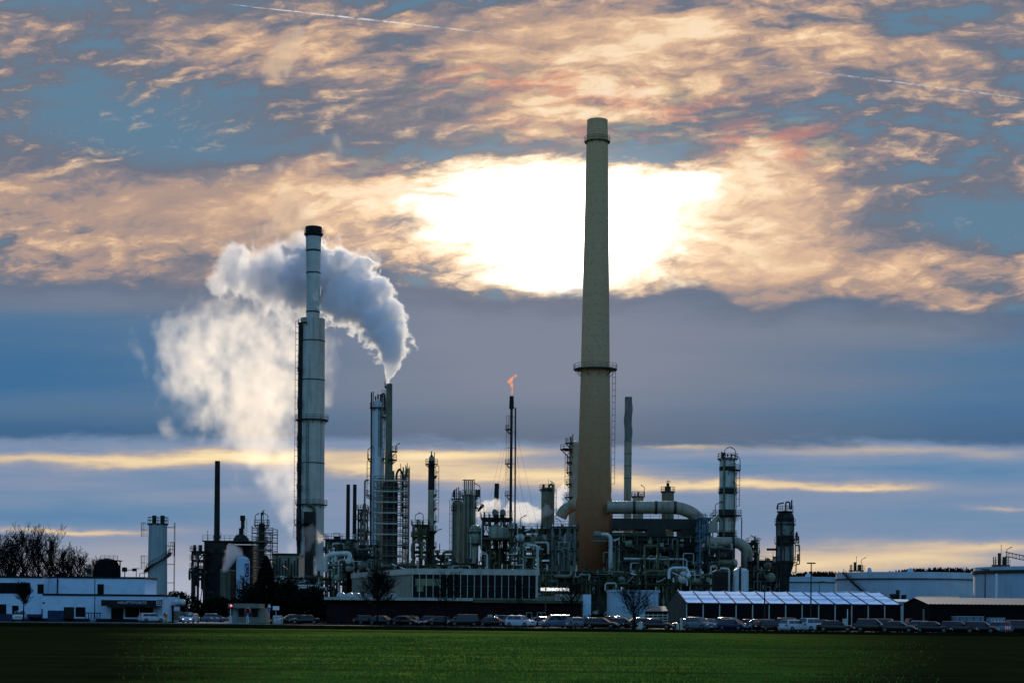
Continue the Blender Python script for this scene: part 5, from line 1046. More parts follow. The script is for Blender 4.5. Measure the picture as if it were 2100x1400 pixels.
def post_sign(label, px, Y, tops, kind):
    x = WX(px, Y, 1260); q = thing('road_sign', label, 'sign', (x, Y, 0)); MB().bar((x, Y, 0), (x, Y, WZ(tops[0][1]-3, Y, px)), 0.08).build('post', 'alu', q)
    for what, py, s_ in tops:
        z = WZ(py, Y, px); r_ = M_(s_, Y)
        if what == 'stop':
            d = MB().tube((x, Y-0.12, z), (x, Y-0.07, z), r_, None, 28).build('ring_plate', 'sign_white', q); MB().tube((x, Y-0.135, z), (x, Y-0.122, z), r_*0.97, None, 28).build('red_ring', 'sign_red', d); MB().tube((x, Y-0.15, z), (x, Y-0.137, z), r_*0.80, None, 28).build('dark_face', 'black_trim', d)
            lettering('lettering', 'STOP', r_*0.62, (x, Y-0.16, z), d, 'sign_red')
        if what == 'blue':
            d = MB().box(x-r_, x+r_, Y-0.12, Y-0.07, z-r_, z+r_).build('blue_plate', 'sign_blue', q); g = MB(); g.v = [(x-r_*0.7, Y-0.125, z-r_*0.7), (x+r_*0.7, Y-0.125, z-r_*0.7), (x, Y-0.125, z+r_*0.7), (x-r_*0.35, Y-0.125, z-r_*0.45), (x+r_*0.35, Y-0.125, z-r_*0.45), (x, Y-0.125, z+r_*0.25)]
            g.f = [(0, 1, 4, 3), (1, 2, 5, 4), (2, 0, 3, 5)]; g.build('triangle', 'sign_white', d, smooth=False)
        if what == 'small':
            d = MB().tube((x, Y-0.12, z), (x, Y-0.07, z), r_, None, 24).build('ring_plate', 'sign_white', q); MB().tube((x, Y-0.14, z), (x, Y-0.122, z), r_*0.6, None, 24).build('dark_face', 'black_trim', d)
        if what == 'tri':
            g = MB(); g.v = [(x-r_, Y-0.12, z-r_), (x+r_, Y-0.12, z-r_), (x, Y-0.12, z+r_), (x-r_, Y-0.07, z-r_), (x+r_, Y-0.07, z-r_), (x, Y-0.07, z+r_)]; g.f = [(0, 1, 2), (5, 4, 3), (0, 3, 4, 1), (1, 4, 5, 2), (2, 5, 3, 0)]
            d = g.build('triangle_plate', 'sign_white', q, smooth=False); MB().bar((x, Y-0.13, z-r_*0.5), (x, Y-0.13, z+r_*0.2), 0.1, 0.02).build('pictogram', 'black_trim', d)
        if what == 'disc': 
            d = MB().tube((x, Y-0.12, z), (x, Y-0.07, z), r_, None, 24).build('blue_disc', 'sign_blue', q); MB().bar((x, Y-0.13, z-r_*0.6), (x, Y-0.13, z+r_*0.5), 0.1, 0.02).bar((x, Y-0.13, z+r_*0.5), (x+r_*0.4, Y-0.13, z+r_*0.1), 0.1, 0.02).build('arrow', 'sign_white', d)
        if what == 'board': MB().box(x-r_, x+r_, Y-0.12, Y-0.06, z-r_*0.62, z+r_*0.62).build('board', 'sign_white', q)
    return q
post_sign('sign post with a red-ringed STOP disc, a blue triangle plate and a small disc', 508, 262, [('stop', 1252, 6.2), ('blue', 1264, 4.6), ('small', 1273, 3)], 0)
post_sign('sign post with a white warning triangle above a blue arrow disc', 552.5, 263, [('tri', 1241, 3.6), ('disc', 1249.5, 3.6)], 0)
post_sign('white notice board on a post, behind the warning triangle post', 566, 266, [('board', 1246, 6.5)], 0)
post_sign('small white board sign standing before the marquee front', 1500, 222, [('board', 1269, 4.4)], 0)
q = thing('notice_board', 'dark red board with white marks between the parked cars at the shed', 'sign', (WX(2066, 200), 200, 0)); p = PP(2066, 1286, 200)
MB().box(p.x-0.45, p.x+0.45, 199.9, 199.96, p.z-0.4, p.z+0.45).build('board', 'sign_red', q); MB().bar((p.x, 200, 0), (p.x, 200, p.z), 0.08).build('post', 'black_trim', q)
for i in (-1, 0, 1): MB().box(p.x+i*0.25-0.08, p.x+i*0.25+0.08, 199.88, 199.897, p.z-0.2, p.z+0.2).build('mark', 'sign_white', q)
for i, px in enumerate((590,)):
    q = thing('trolley_shelter', 'white tubular rack half hidden at the roadside, near the notice board', 'rack', (WX(569, 262), 262, 0))
    for k in range(7): MB().path([(WX(561+k*2.6, 262), 262, 0), (WX(561+k*2.6, 262), 262, 1.25), (WX(563+k*2.6, 262), 262.5, 1.25), (WX(563+k*2.6, 262), 262.5, 0)], 0.045, 0.2, 6).build('hoop', 'sign_white', q)
# ---------------------------------------------------------------- office block
A = PP(845, 1200, 275); B_ = PP(1103, 1200, 275); C_ = PP(722, 1200, 314); off = C_-A
zr = WZ(1166, 275, 974); zf = WZ(1178, 275, 974); zb = WZ(1225, 275, 974)
of = thing('office_block', 'long office block with a ribbed glass front above a dark brick ground floor', 'building', (A.x+8, 285, 0))
ft = [(A.x, A.y), (B_.x, B_.y), (B_.x+off.x, B_.y+off.y), (C_.x, C_.y)]
def grow(pts, e):
    cx, cy_ = sum(p[0] for p in pts)/len(pts), sum(p[1] for p in pts)/len(pts); return [(p[0]+e*math.copysign(1, p[0]-cx), p[1]+e*math.copysign(1, p[1]-cy_)) for p in pts]
MB().prism(ft, zb-0.3, zf).build('walls', 'panel_green', of)
MB().prism(grow(ft, 0.25), zf, zr).build('roof', 'fascia_pale', of)
gl = MB().box(A.x+0.1, B_.x-0.3, 274.9, 274.985, zb, zf-0.02).build('glass_front', 'dark_glass', of)
n = 18
for i in range(n+1):
    x = A.x+0.1+(B_.x-A.x-0.4)*i/n; MB().box(x-0.05, x+0.05, 274.78, 274.897, zb, zf-0.02).build('mullion', 'alu', gl)
MB().box(A.x+0.1, B_.x-0.3, 274.80, 274.895, (zb+zf)/2-0.03, (zb+zf)/2+0.03).build('transom', 'steel_olive', gl)
MB().box(B_.x-0.28, B_.x+0.02, 274.75, 275.2, zb, zf-0.01).build('corner_post', 'fascia_pale', of)
# yellowish reflection in the panes, painted on as thin coloured boxes
x0, x1, z0, z1 = rect(852, 1186, 900, 1200, 275); MB().box(x0, x1, 274.86, 274.897, z0, z1).build('pane_reflection', 'pipe_yellow', gl); x0, x1, z0, z1 = rect(855, 1200, 868, 1212, 275); MB().box(x0, x1, 274.86, 274.896, z0, z1).build('pane_reflection', 'pipe_yellow', gl)
Yl = 269.0
xl0, xl1 = WX(665, Yl, 1228), WX(1196, Yl, 1230); zs0, zs1 = WZ(1231, Yl, 900), WZ(1225, Yl, 900)
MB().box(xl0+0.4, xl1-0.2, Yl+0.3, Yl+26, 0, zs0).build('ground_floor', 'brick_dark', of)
MB().box(xl0, WX(970, Yl, 1228), Yl-0.6, Yl+26, zs0, zs1).build('lower_roof', 'fascia_pale', of)
MB().box(WX(970, Yl, 1228)+0.02, xl1, Yl-0.5, Yl+26, zs0-0.25, zs1-0.3).build('lower_roof', 'steel_olive', of)
for l, t_, r_, b_ in ((1079, 1255, 1091, 1275), (1101, 1255, 1119, 1276), (1000, 1260, 1021, 1264), (1025, 1266, 1029, 1271)):
    pass
window(of, 1079, 1255, 1091, 1276, Yl+0.3, 1, fm='alu'); window(of, 1101, 1255, 1119, 1277, Yl+0.3, 2, fm='alu')
for l in (690, 735, 790, 850, 905, 940): window(of, l, 1248, l+16, 1268, Yl+0.3, 2, fm='black_trim')
for l, r_ in ((1000, 1010), (1015, 1021)): pane(of, 'light_panel', l, 1259.5, r_, 1263, Yl+0.3, 'alu', 0.05)
for i, px in enumerate((700, 716, 727, 731, 752, 757, 780, 805)):
    q = MB().lathe(WX(px, Yl+5), Yl+5+(i % 3)*2, [(0.75, zs1+0.01), (0.75, zs1+0.35), (0.55, zs1+0.6), (0.2, zs1+0.75), (0.05, zs1+0.76)], 12).build('skylight_dome', 'skylight', of)
# link building and yard behind the office
Y = 300.0
x0, x1, z0, z1 = rect(1100, 1222, 1160, 1235, Y); MB().box(x0, x1, Y-2, Y+6, z0-2, z1).build('link_roof', 'steel_grey', of)
an = thing('annex', 'low white-walled annex with an open front at the office end', 'building', (WX(1180, 288), 290, 0))
x0, x1, z0, z1 = rect(1140, 1218, 1212, 1236, 288); MB().box(x0, x1, 288, 296, z0, z1).build('upper_wall', 'fascia_pale', an)
x0, x1, z0, z1 = rect(1196, 1218, 1212, 1264, 287); MB().box(x0, x1, 287, 287.9, 0, z1).build('white_wall', 'wall_white', an)
x0, x1, z0, z1 = rect(1184, 1236, 1189, 1274, 285); MB().box(x0, x1, 285, 285.4, 0, z1).build('pillar', 'fascia_pale', an)
cr = thing('carport_roof', 'pale corrugated sheet roof on posts behind the lamp post', 'canopy', (WX(1137, 310), 312, 0)); x0, x1, z0, z1 = rect(1109, 1205, 1168, 1212, 310)
MB().extrude([(310, z0), (310, z0+0.12), (315, z1+0.12), (315, z1)], x0, x1).build('sheet', 'tank_wall', cr)
for a in (x0+0.3, (x0+x1)/2, x1-0.3): MB().bar((a, 310.5, 0), (a, 310.5, z0), 0.2).build('post', 'steel_dark', cr)
# white store and fence by the marquee
Y = 300.0; x0, x1, z0, z1 = rect(1251, 1209, 1350, 1262, Y)
st_ = thing('storage_shed', 'big plain white store behind the spreading bare tree', 'building', ((x0+x1)/2, Y+5, 0)); MB().box(x0, x1, Y, Y+10, 0, z1-0.4).build('walls', 'tank_wall', st_); MB().box(x0-0.1, x1+0.3, Y-0.2, Y+10.2, z1-0.4, z1).build('roof', 'tank_wall', st_)
Y = 290.0; x0, x1, z0, z1 = rect(1327, 1243, 1369, 1253, Y); lt = thing('lean_to', 'low shed with a ribbed grey awning beside the white store', 'shed', ((x0+x1)/2, Y+2, 0)); MB().box(x0, x1, Y+0.3, Y+4, 0, z0).build('walls', 'shed_wall', lt); MB().extrude([(Y, z0), (Y, z0+0.1), (Y+4, z1+0.1), (Y+4, z1)], x0, x1).build('awning', 'steel_grey', lt)
Y = 280.0; fe = thing('rail_fence', 'low white horizontal-railed fence between the store and the marquee', 'fence', (WX(1310, Y), Y, 0))
for i in range(4):
    z = 0.5+i*0.42; MB().box(WX(1250, Y), WX(1370, Y), Y-0.03, Y+0.03, z, z+0.14).build('rail', 'plank', fe)
for i in range(13): px = 1250+i*10; MB().box(WX(px, Y)-0.06, WX(px, Y)+0.06, Y+0.032, Y+0.15, 0, 2.1).build('post', 'alu', fe)
# ---------------------------------------------------------------- marquee
Y = 240.0; D = 28.0; xl, xr = WX(1408, Y, 1240), WX(1848, Y, 1240); ze = WZ(1237.5, Y, 1628); zrg = WZ(1212.3, Y+D/2, 1600)
mq = thing('marquee', 'long white-roofed marquee with black side walls and thin pale posts', 'marquee', ((xl+xr)/2, Y+D/2, 0))
nb = 13; dx_ = (xr-xl)/nb
for s_ in (0, 1):
    y0_, y1_ = (Y-0.25, Y+D/2) if s_ == 0 else (Y+D/2, Y+D+0.25)
    z0_, z1_ = (ze-0.05, zrg) if s_ == 0 else (zrg, ze-0.05)
    g = MB()
    for i in range(nb):
        a, b = xl+i*dx_, xl+(i+1)*dx_
        for j in range(6):
            f0, f1 = j/6, (j+1)/6; sg = lambda f, u: -0.10*math.sin(math.pi*u)*(0.6+0.4*math.sin(f*9))
            k = 4
            for q in range(k):
                u0, u1 = q/k, (q+1)/k
                P = lambda f, u: (a+(b-a)*u, y0_+(y1_-y0_)*f, z0_+(z1_-z0_)*f+sg(f, u))
                g.quad(P(f0, u0), P(f0, u1), P(f1, u1), P(f1, u0))
    g.build('roof_sheet', 'tent_roof', mq)
for i in range(nb+1):
    x = xl+i*dx_; MB().bar((x, Y-0.3, ze), (x, Y+D/2, zrg+0.05), 0.11, 0.10).build('roof_rib', 'door_blue', mq)
    MB().box(x-0.08, x+0.08, Y-0.10, Y+0.06, 0, ze-0.1).build('post', 'alu', mq)
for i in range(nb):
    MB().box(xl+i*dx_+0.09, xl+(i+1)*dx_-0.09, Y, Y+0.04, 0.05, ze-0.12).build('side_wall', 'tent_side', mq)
for j in (0.38, 0.7): MB().bar((xl, Y+D/2*j, ze+(zrg-ze)*j+0.02), (xr, Y+D/2*j, ze+(zrg-ze)*j+0.02), 0.05).build('purlin', 'steel_blue', mq)
MB().box(xl-0.1, xr+0.1, Y-0.32, Y-0.12, ze-0.1, ze+0.06).build('gutter', 'door_blue', mq)
for x in (xl-0.02, xr+0.02):
    g = MB(); g.v = [(x, Y, 0.0), (x, Y+D, 0.0), (x, Y+D, ze-0.08), (x, Y+D/2, zrg-0.06), (x, Y, ze-0.08), (x+0.03, Y, 0.0), (x+0.03, Y+D, 0.0), (x+0.03, Y+D, ze-0.08), (x+0.03, Y+D/2, zrg-0.06), (x+0.03, Y, ze-0.08)]
    g.f = [(4, 3, 2, 1, 0), (5, 6, 7, 8, 9)]+[(i, (i+1) % 5, 5+(i+1) % 5, 5+i) for i in range(5)]; g.build('gable', 'tent_gable', mq, smooth=False)
x0, x1, z0, z1 = rect(1729, 1268, 1738, 1288, 236); q = thing('cabinet', 'pale upright cabinet with a thin white pole, before the marquee', 'cabinet', ((x0+x1)/2, 236, 0)); MB().box(x0, x1, 236, 236.6, 0, z1).build('body', 'clad_pale', q); MB().bar((x1+0.05, 236.3, 0), (x1+0.05, 236.3, WZ(1248, 236, 1738)), 0.1).build('pole', 'sign_white', q)
for px, w, tp, lb in ((1314.5, 9, 1275, 'white slab cabinet in front of the black saloon'), (1391, 5, 1277, 'short white slab post at the corner of the marquee')):
    x = WX(px, 208); q = thing('cabinet', lb, 'cabinet', (x, 208, 0)); MB().box(x-M_(w, 208)/2, x+M_(w, 208)/2, 208, 208.3, 0.0, WZ(tp+0.6, 208, px)).build('body', 'clad_pale', q); MB().box(x-M_(w, 208)/2-0.03, x+M_(w, 208)/2+0.03, 207.97, 208.33, WZ(tp+0.6, 208, px), WZ(tp, 208, px)).build('cap', 'alu', q)
x = WX(1398, 209); MB_ = MB().bar((x, 209, 0), (x, 209, WZ(1266, 209, 1398)), 0.28); tag(MB_.build('bollard', 'alu', None, origin=(x, 209, 0)), 'tall pale bollard at the marquee gable corner', 'bollard')
# ---------------------------------------------------------------- sheds behind the last cars
def gable_shed(label, px, pr, Y, D, eave, ridge_px, ridge, wall, roof, name='shed', rm=None):
    xl, xr = WX(px, Y, eave), WX(pr, Y, eave); ze = WZ(eave, Y, px+20); zr_ = WZ(ridge, Y+D/2, ridge_px)
    q = thing(name, label, 'shed', ((xl+xr)/2, Y+D/2, 0))
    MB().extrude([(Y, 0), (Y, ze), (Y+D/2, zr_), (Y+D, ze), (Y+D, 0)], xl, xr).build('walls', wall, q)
    for s_ in (0, 1):
        y0_, y1_ = (Y-0.5, Y+D/2) if not s_ else (Y+D/2, Y+D+0.5); z0_, z1_ = (ze-0.05, zr_+0.12) if not s_ else (zr_+0.12, ze-0.05)
        g = MB(); n = int((xr-xl)/0.5)
        for i in range(n):
            a, b = xl-0.3+(xr-xl+0.6)*i/n, xl-0.3+(xr-xl+0.6)*(i+0.55)/n; c = xl-0.3+(xr-xl+0.6)*(i+1)/n
            g.quad((a, y0_, z0_), (b, y0_, z0_+0.07), (b, y1_, z1_+0.07), (a, y1_, z1_)); g.quad((b, y0_, z0_+0.07), (c, y0_, z0_), (c, y1_, z1_), (b, y1_, z1_+0.07))
        g.build('roof', roof, q, smooth=False)
    return q, xl, xr, ze
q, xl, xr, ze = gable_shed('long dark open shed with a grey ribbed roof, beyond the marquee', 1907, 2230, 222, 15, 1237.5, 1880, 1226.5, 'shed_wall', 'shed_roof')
pane(q, 'pillar', 1892, 1248, 1896, 1276, 221.9, 'steel_grey', 0.05)
for l, r_, t_, b_, lb in ((1961, 2018, 1264, 1284, 'blue-grey container parked against the long dark shed'), (2033, 2061, 1267, 1284, 'smaller pale blue container further along the dark shed')):
    Y = 218.0; x0, x1, z0, z1 = rect(l, t_, r_, b_, Y); c = thing('container', lb, 'container', ((x0+x1)/2, Y+1.2, 0)); MB().box(x0, x1, Y, Y+2.4, 0.1, z1).build('body', 'steel_blue' if l < 2000 else 'tank_wall', c)
    n = 14
    g = MB()
    for i in range(n): a = x0+(x1-x0)*i/n; MB()
    for i in range(4): a = x0+(x1-x0)*(i+0.5)/4; MB().box(a-0.04, a+0.04, Y-0.05, Y-0.002, 0.15, z1-0.05).build('rib', 'door_blue', c)
    MB().box(x0-0.03, x1+0.03, Y-0.06, Y+2.45, z1, z1+0.08).build('top_rail', 'alu', c)
q, xl, xr, ze = gable_shed('green-roofed shed rising just behind the grey ribbed roof', 1905, 1985, 262, 14, 1236, 1900, 1224, 'shed_wall', 'panel_green')
Y = 300.0
for l, r_, t_, lb, mm in ((1925, 1968, 1222, 'dark low hump-roofed hut in front of the broad storage tank', 'black_trim'), (1990, 2088, 1226, 'long flat black roof in front of the broad storage tank', 'black_trim'), (1828, 1864, 1228, 'small blue-white hut between the marquee and the dark shed', 'tank_wall')):
    x0, x1, z0, z1 = rect(l, t_, r_, 1280, Y); h = thing('hut', lb, 'hut', ((x0+x1)/2, Y+3, 0)); MB().box(x0, x1, Y, Y+6, 0, z1-0.45).build('walls', mm, h)
    MB().extrude([(Y-0.3, z1-0.45), (Y+1.5, z1-0.12), (Y+3, z1), (Y+4.5, z1-0.12), (Y+6.3, z1-0.45)], x0-0.3, x1+0.3).build('roof', 'sign_white' if mm == 'tank_wall' else mm, h)
Y = 310.0; x0, x1, z0, z1 = rect(1720, 1212, 1783, 1222, Y); h = thing('flat_canopy', 'thin white-edged flat roof poking up behind the marquee ridge', 'canopy', ((x0+x1)/2, Y+4, 0)); MB().box(x0, x1, Y, Y+8, z1-0.25, z1).build('roof', 'sign_white', h)
for a in (x0+0.4, x1-0.4): MB().bar((a, Y+1, 0), (a, Y+1, z1-0.25), 0.25).build('post', 'alu', h)
Y = 320.0
rf = thing('rooftop_unit', 'dark plant units and a pipe on a roof between marquee and broad tank', 'rooftop unit', (WX(1840, Y), Y, WZ(1228, Y, 1840))); 
for l, r_, t_ in ((1829, 1840, 1217), (1842, 1845, 1209), (1853, 1859, 1219)):
    x0, x1, z0, z1 = rect(l, t_, r_, 1228, Y); MB().box(x0, x1, Y, Y+2, z0, z1).build('unit', 'black_trim', rf)
x0, x1, z0, z1 = rect(1824, 1227, 1866, 1240, Y); MB().box(x0, x1, Y-0.5, Y+3, 0, z0+0.6).build('base', 'shed_wall', rf)
# ---------------------------------------------------------------- lamp posts
def lamp_post(label, px, py, Y, head='tee', mat='steel_dark', w=0.09):
    x = WX(px, Y, 1230); z = WZ(py, Y, px); q = thing('lamp_post', label, 'lamp post', (x, Y, 0), 'lamp posts'); MB().tube((x, Y, 0), (x, Y, z), w*1.3, w*0.8, 8).build('pole', mat, q)
    if head == 'tee': MB().box(x-0.55, x+0.55, Y-0.3, Y+0.3, z-0.02, z+0.14).build('lamp_head', mat, q)
    elif head == 'arm': MB().path([(x, Y, z-0.3), (x, Y, z), (x+1.0, Y, z+0.1)], 0.06, 0.3, 6).build('arm', mat, q); MB().box(x+0.8, x+1.4, Y-0.15, Y+0.15, z+0.02, z+0.16).build('lamp_head', mat, q)
    else: MB().box(x-0.6, x+0.5, Y-0.25, Y+0.25, z-0.02, z+0.2).build('lamp_head', 'lamp_white', q)
lamp_post('green-grey lamp post with a white head, at the end of the office', 1119, 1150, 262, 'white', 'steel_olive')
lamp_post('tall thin lamp post with a flat head, in front of the marquee roof', 1663, 1155, 232, 'tee')
lamp_post('dark lamp post without arms, before the middle of the marquee', 1568, 1192, 234, 'tee')
lamp_post('tall lamp post with a flat head, rising in front of the broad storage tank', 2020, 1168, 250, 'tee')
lamp_post('small lamp post with a side arm, in front of the farther low tank', 1680, 1192, 420, 'arm')
lamp_post('tall lamp post with a flat head, beyond the gatehouse roof', 279, 1166, 340, 'tee')
lamp_post('short lamp post with a side arm, beyond the gatehouse roof', 286, 1175, 345, 'arm')
lamp_post('lamp post with a side arm at the corner of the gatehouse, left of the silo', 295.5, 1169, 325, 'arm')
# ---------------------------------------------------------------- bare trees
def bare_tree(label, px, Y, ytop, wpx, seed, trunk_frac=0.25, dens=1.0, elev=42, rt=None, group=None, nb=30, shape=0.55, tmin=0.020, lead=0.8):
    rr = random.Random(seed); x = WX(px, Y, 1240); H = WZ(ytop, Y, px); Wd = M_(wpx, Y)/2
    root = thing('bare_tree', label, 'tree', (x, Y, 0), group); tr = MB(); tw = MB()
    r0 = rt or H*0.020
    P = [Vector((x, Y, -0.05))]
    n = 9
    for i in range(n): P.append(Vector((x+rr.uniform(-1, 1)*H*0.012*(i > 0), Y+rr.uniform(-1, 1)*H*0.012, H*lead*(i+1)/n)))
    rad = lambda h: max(tmin, r0*(1-0.92*min(1, h/(H*lead)))**0.9)
    for p, q in zip(P, P[1:]): tr.tube(p, q, rad(p.z)*(1.25 if p.z <= 0 else 1), rad(q.z), 7, False)
    def at(h):
        f = max(0, min(n-0.001, h/(H*lead)*n)); i = int(f); return P[i].lerp(P[i+1], f-i)
    def branch(p, d, L, r, lev):
        k = 4 if lev == 1 else (3 if lev == 2 else 2); q = p
        for i in range(k):
            d = (d+Vector((rr.uniform(-1, 1), rr.uniform(-1, 1), rr.uniform(-0.5, 1.0)))*0.17).normalized(); e = q+d*(L/k)
            (tr if lev == 1 and r > 0.05 else tw).tube(q, e, max(tmin*0.8, r*(1-0.7*i/k)), max(tmin*0.7, r*(1-0.7*(i+1)/k)), 5 if r > 0.05 else 3, False); q = e
            if lev < 4 and e.z < H*1.02:
                for j in range(2 if lev < 3 else rr.choice((1, 2))):
                    if rr.random() > dens: continue
                    u, v = frame_of(d); a = rr.uniform(0, 6.283); an = rr.uniform(0.4, 0.95)
                    nd = (d*math.cos(an)+(u*math.cos(a)+v*math.sin(a))*math.sin(an)+Vector((0, 0, 0.25))).normalized()
                    branch(q, nd, L*rr.uniform(0.36, 0.55), max(tmin*0.8, r*0.5), lev+1)
    for i in range(nb):
        u = (i+rr.random())/nb; h = H*(trunk_frac+(lead-trunk_frac)*u); az = i*2.39996+rr.uniform(-0.4, 0.4)
        el = R(elev+u*24+rr.uniform(-10, 10)); prof = (math.sin(math.pi*min(1, (u*0.86+0.14))**shape)*0.85+0.15)
        L = Wd*prof*0.86/max(0.35, math.cos(el))*rr.uniform(0.75, 1.05); L = min(L, (H*1.0-h)*1.0/max(0.2, math.sin(el)))
        branch(at(h), Vector((math.cos(az)*math.cos(el), math.sin(az)*math.cos(el), math.sin(el))), max(0.5, L*0.8), max(tmin, rad(h)*0.55), 1)
    tr.build('trunk', 'bark', root); tw.build('crown', 'twig', root, smooth=False)
    return root
for i, (px, Y, tp, w, lb) in enumerate(((-6, 330, 1080, 104, 'bare tree cut off by the frame edge, first of the grove behind the gatehouse'), (22, 322, 1086, 90, 'bare tree with crossing upright limbs, second of the grove behind the gatehouse'), (44, 335, 1071, 104, 'tallest bare tree of the grove behind the gatehouse'),
        (78, 326, 1074, 104, 'broad bare tree beside the tallest one in the gatehouse grove'), (104, 332, 1088, 92, 'bare tree on the falling edge of the gatehouse grove'), (128, 328, 1110, 74, 'lower bushy bare tree at the end of the gatehouse grove'), (158, 336, 1126, 84, 'low wide bare tree next to the roof flue'), (197, 338, 1130, 60, 'thin bare tree half hidden by the black domed tank'))):
    bare_tree(lb, px, Y, tp, w, 300+i, 0.22, dens=0.82, elev=44, nb=30, group='bare trees behind the gatehouse', tmin=0.034, lead=0.80, rt=0.42)
bare_tree('small clipped round tree in front of the gatehouse strip window', 48, 266, 1183, 46, 401, 0.33, dens=1.0, elev=38, nb=34, tmin=0.02)
bare_tree('dense twiggy bare tree in front of the office side wall', 774, 250, 1162, 96, 402, 0.25, dens=1.0, nb=46, elev=35)
bare_tree('sparse bare tree in front of the office glass front', 914, 250, 1172, 84, 403, 0.25, dens=0.72, nb=24)
bare_tree('slim bare tree in front of the office glass, among its last mullions', 1062, 252, 1185, 60, 406, 0.3, dens=0.6, rt=0.12, nb=18)
bare_tree('thick-trunked bare tree before the annex', 1171, 236, 1188, 94, 404, 0.30, dens=0.7, rt=0.26, nb=24, elev=33, tmin=0.015)
bare_tree('wide spreading bare tree before the white store', 1300, 226, 1205, 112, 405, 0.24, dens=0.72, rt=0.20, nb=34, elev=30, tmin=0.013)
bare_tree('bare young tree in front of the white emblem tank', 497, 300, 1165, 40, 407, 0.3, dens=0.8, nb=22)
# ---------------------------------------------------------------- dark evergreens, bushes and the far wood
def leafy(label, px, Y, ytop, wpx, seed, name='evergreen_tree', cat='tree', n=2600, shape='cone', leaf=0.32, mat='evergreen', group=None, kind=None):
    rr = random.Random(seed); x = WX(px, Y, 1240); H = WZ(ytop, Y, px); Wd = M_(wpx, Y)/2
    root = thing(name, label, cat, (x, Y, 0), group); MB().tube((x, Y, 0), (x, Y, H*0.7), max(0.06, H*0.02), 0.04, 8).build('trunk', 'bark', root)
    g = MB(); bl = [(rr.uniform(-0.6, 0.6), rr.uniform(-0.6, 0.6), rr.random(), rr.uniform(0.25, 0.5)) for _ in range(14)]
    for i in range(n):
        if shape == 'cone':
            h = rr.random()**1.3; w = (1-h)**0.7*(0.82+0.3*mnoise.noise(Vector((h*7, seed, 0))))
            a = rr.uniform(0, 6.283); q = rr.random()**0.4; c = Vector((math.cos(a)*w*q*Wd, math.sin(a)*w*q*Wd, (0.05+0.95*h)*H))
        else:
            b = rr.choice(bl); v = Vector((rr.gauss(0, 1), rr.gauss(0, 1), rr.gauss(0, 1))).normalized()*rr.random()**0.4
            c = Vector(((b[0]+v.x*b[3])*Wd, (b[1]+v.y*b[3])*Wd, max(0.05, (0.12+b[2]*0.55+v.z*b[3]*0.7))*H)); c.z = min(c.z, H*(1.0-0.05*rr.random()))
        u = Vector((rr.uniform(-1, 1), rr.uniform(-1, 1), rr.uniform(-1, 1))).normalized()*leaf; w_ = u.cross(Vector((rr.uniform(-1, 1), rr.uniform(-1, 1), rr.uniform(-1, 1)))).normalized()*leaf*0.45
        p = Vector((x, Y, 0))+c; k = len(g.v); g.v += [tuple(p-u), tuple(p+w_), tuple(p+u), tuple(p-w_)]; g.f.append((k, k+1, k+2, k+3))
    g.build('crown', mat, root, smooth=False); return root
leafy('big black evergreen in front of the scaffold cage', 545, 325, 1140, 96, 501, n=6500)
leafy('second black evergreen, lower and rounder, below the furnace house', 590, 318, 1172, 76, 502, n=4200, shape='round')
leafy('bushy evergreen at the foot of the white emblem tank', 510, 312, 1186, 60, 503, n=3000, shape='round')
leafy('dark evergreen thicket below the silver loop pipe', 640, 312, 1192, 110, 504, n=5200, shape='round')
leafy('dark rounded bush beside the annex wall', 1224, 270, 1252, 62, 505, 'bush', 'bush', 1500, 'round', 0.2)
leafy('low dark bush filling the gap behind the driveway', 440, 312, 1215, 100, 506, 'bush', 'bush', 4200, 'round', 0.3)
leafy('low dark bush behind the horizontal white tank', 375, 305, 1205, 80, 507, 'bush', 'bush', 3600, 'round', 0.3)
leafy('dark shrub against the gatehouse plinth by the driveway', 72, 272, 1262, 30, 508, 'bush', 'bush', 900, 'round', 0.16)
rr = random.Random(77); g = MB()
for a, b, Yq, tp in ((1615, 1745, 900, 1172), (1830, 2040, 900, 1164), (1600, 2110, 930, 1180)):
    for i in range(900):
        px = rr.uniform(a, b); x = WX(px, Yq); yy_ = Yq+rr.uniform(-20, 20); e = math.sin(math.pi*(px-a)/(b-a))**0.4; h = max(1, WZ(tp+rr.uniform(-1, 9)+(1-e)*9, Yq, px)); w = rr.uniform(0.3, 0.9)
        g.bar((x, yy_, 0), (x+rr.uniform(-0.8, 0.8), yy_, h), w, w*0.4)
o = g.build('treeline', 'bark', None, origin=(0, 900, 0), smooth=False); o['kind'] = 'stuff'; o['label'] = 'far dark wood on the horizon above the storage tanks'
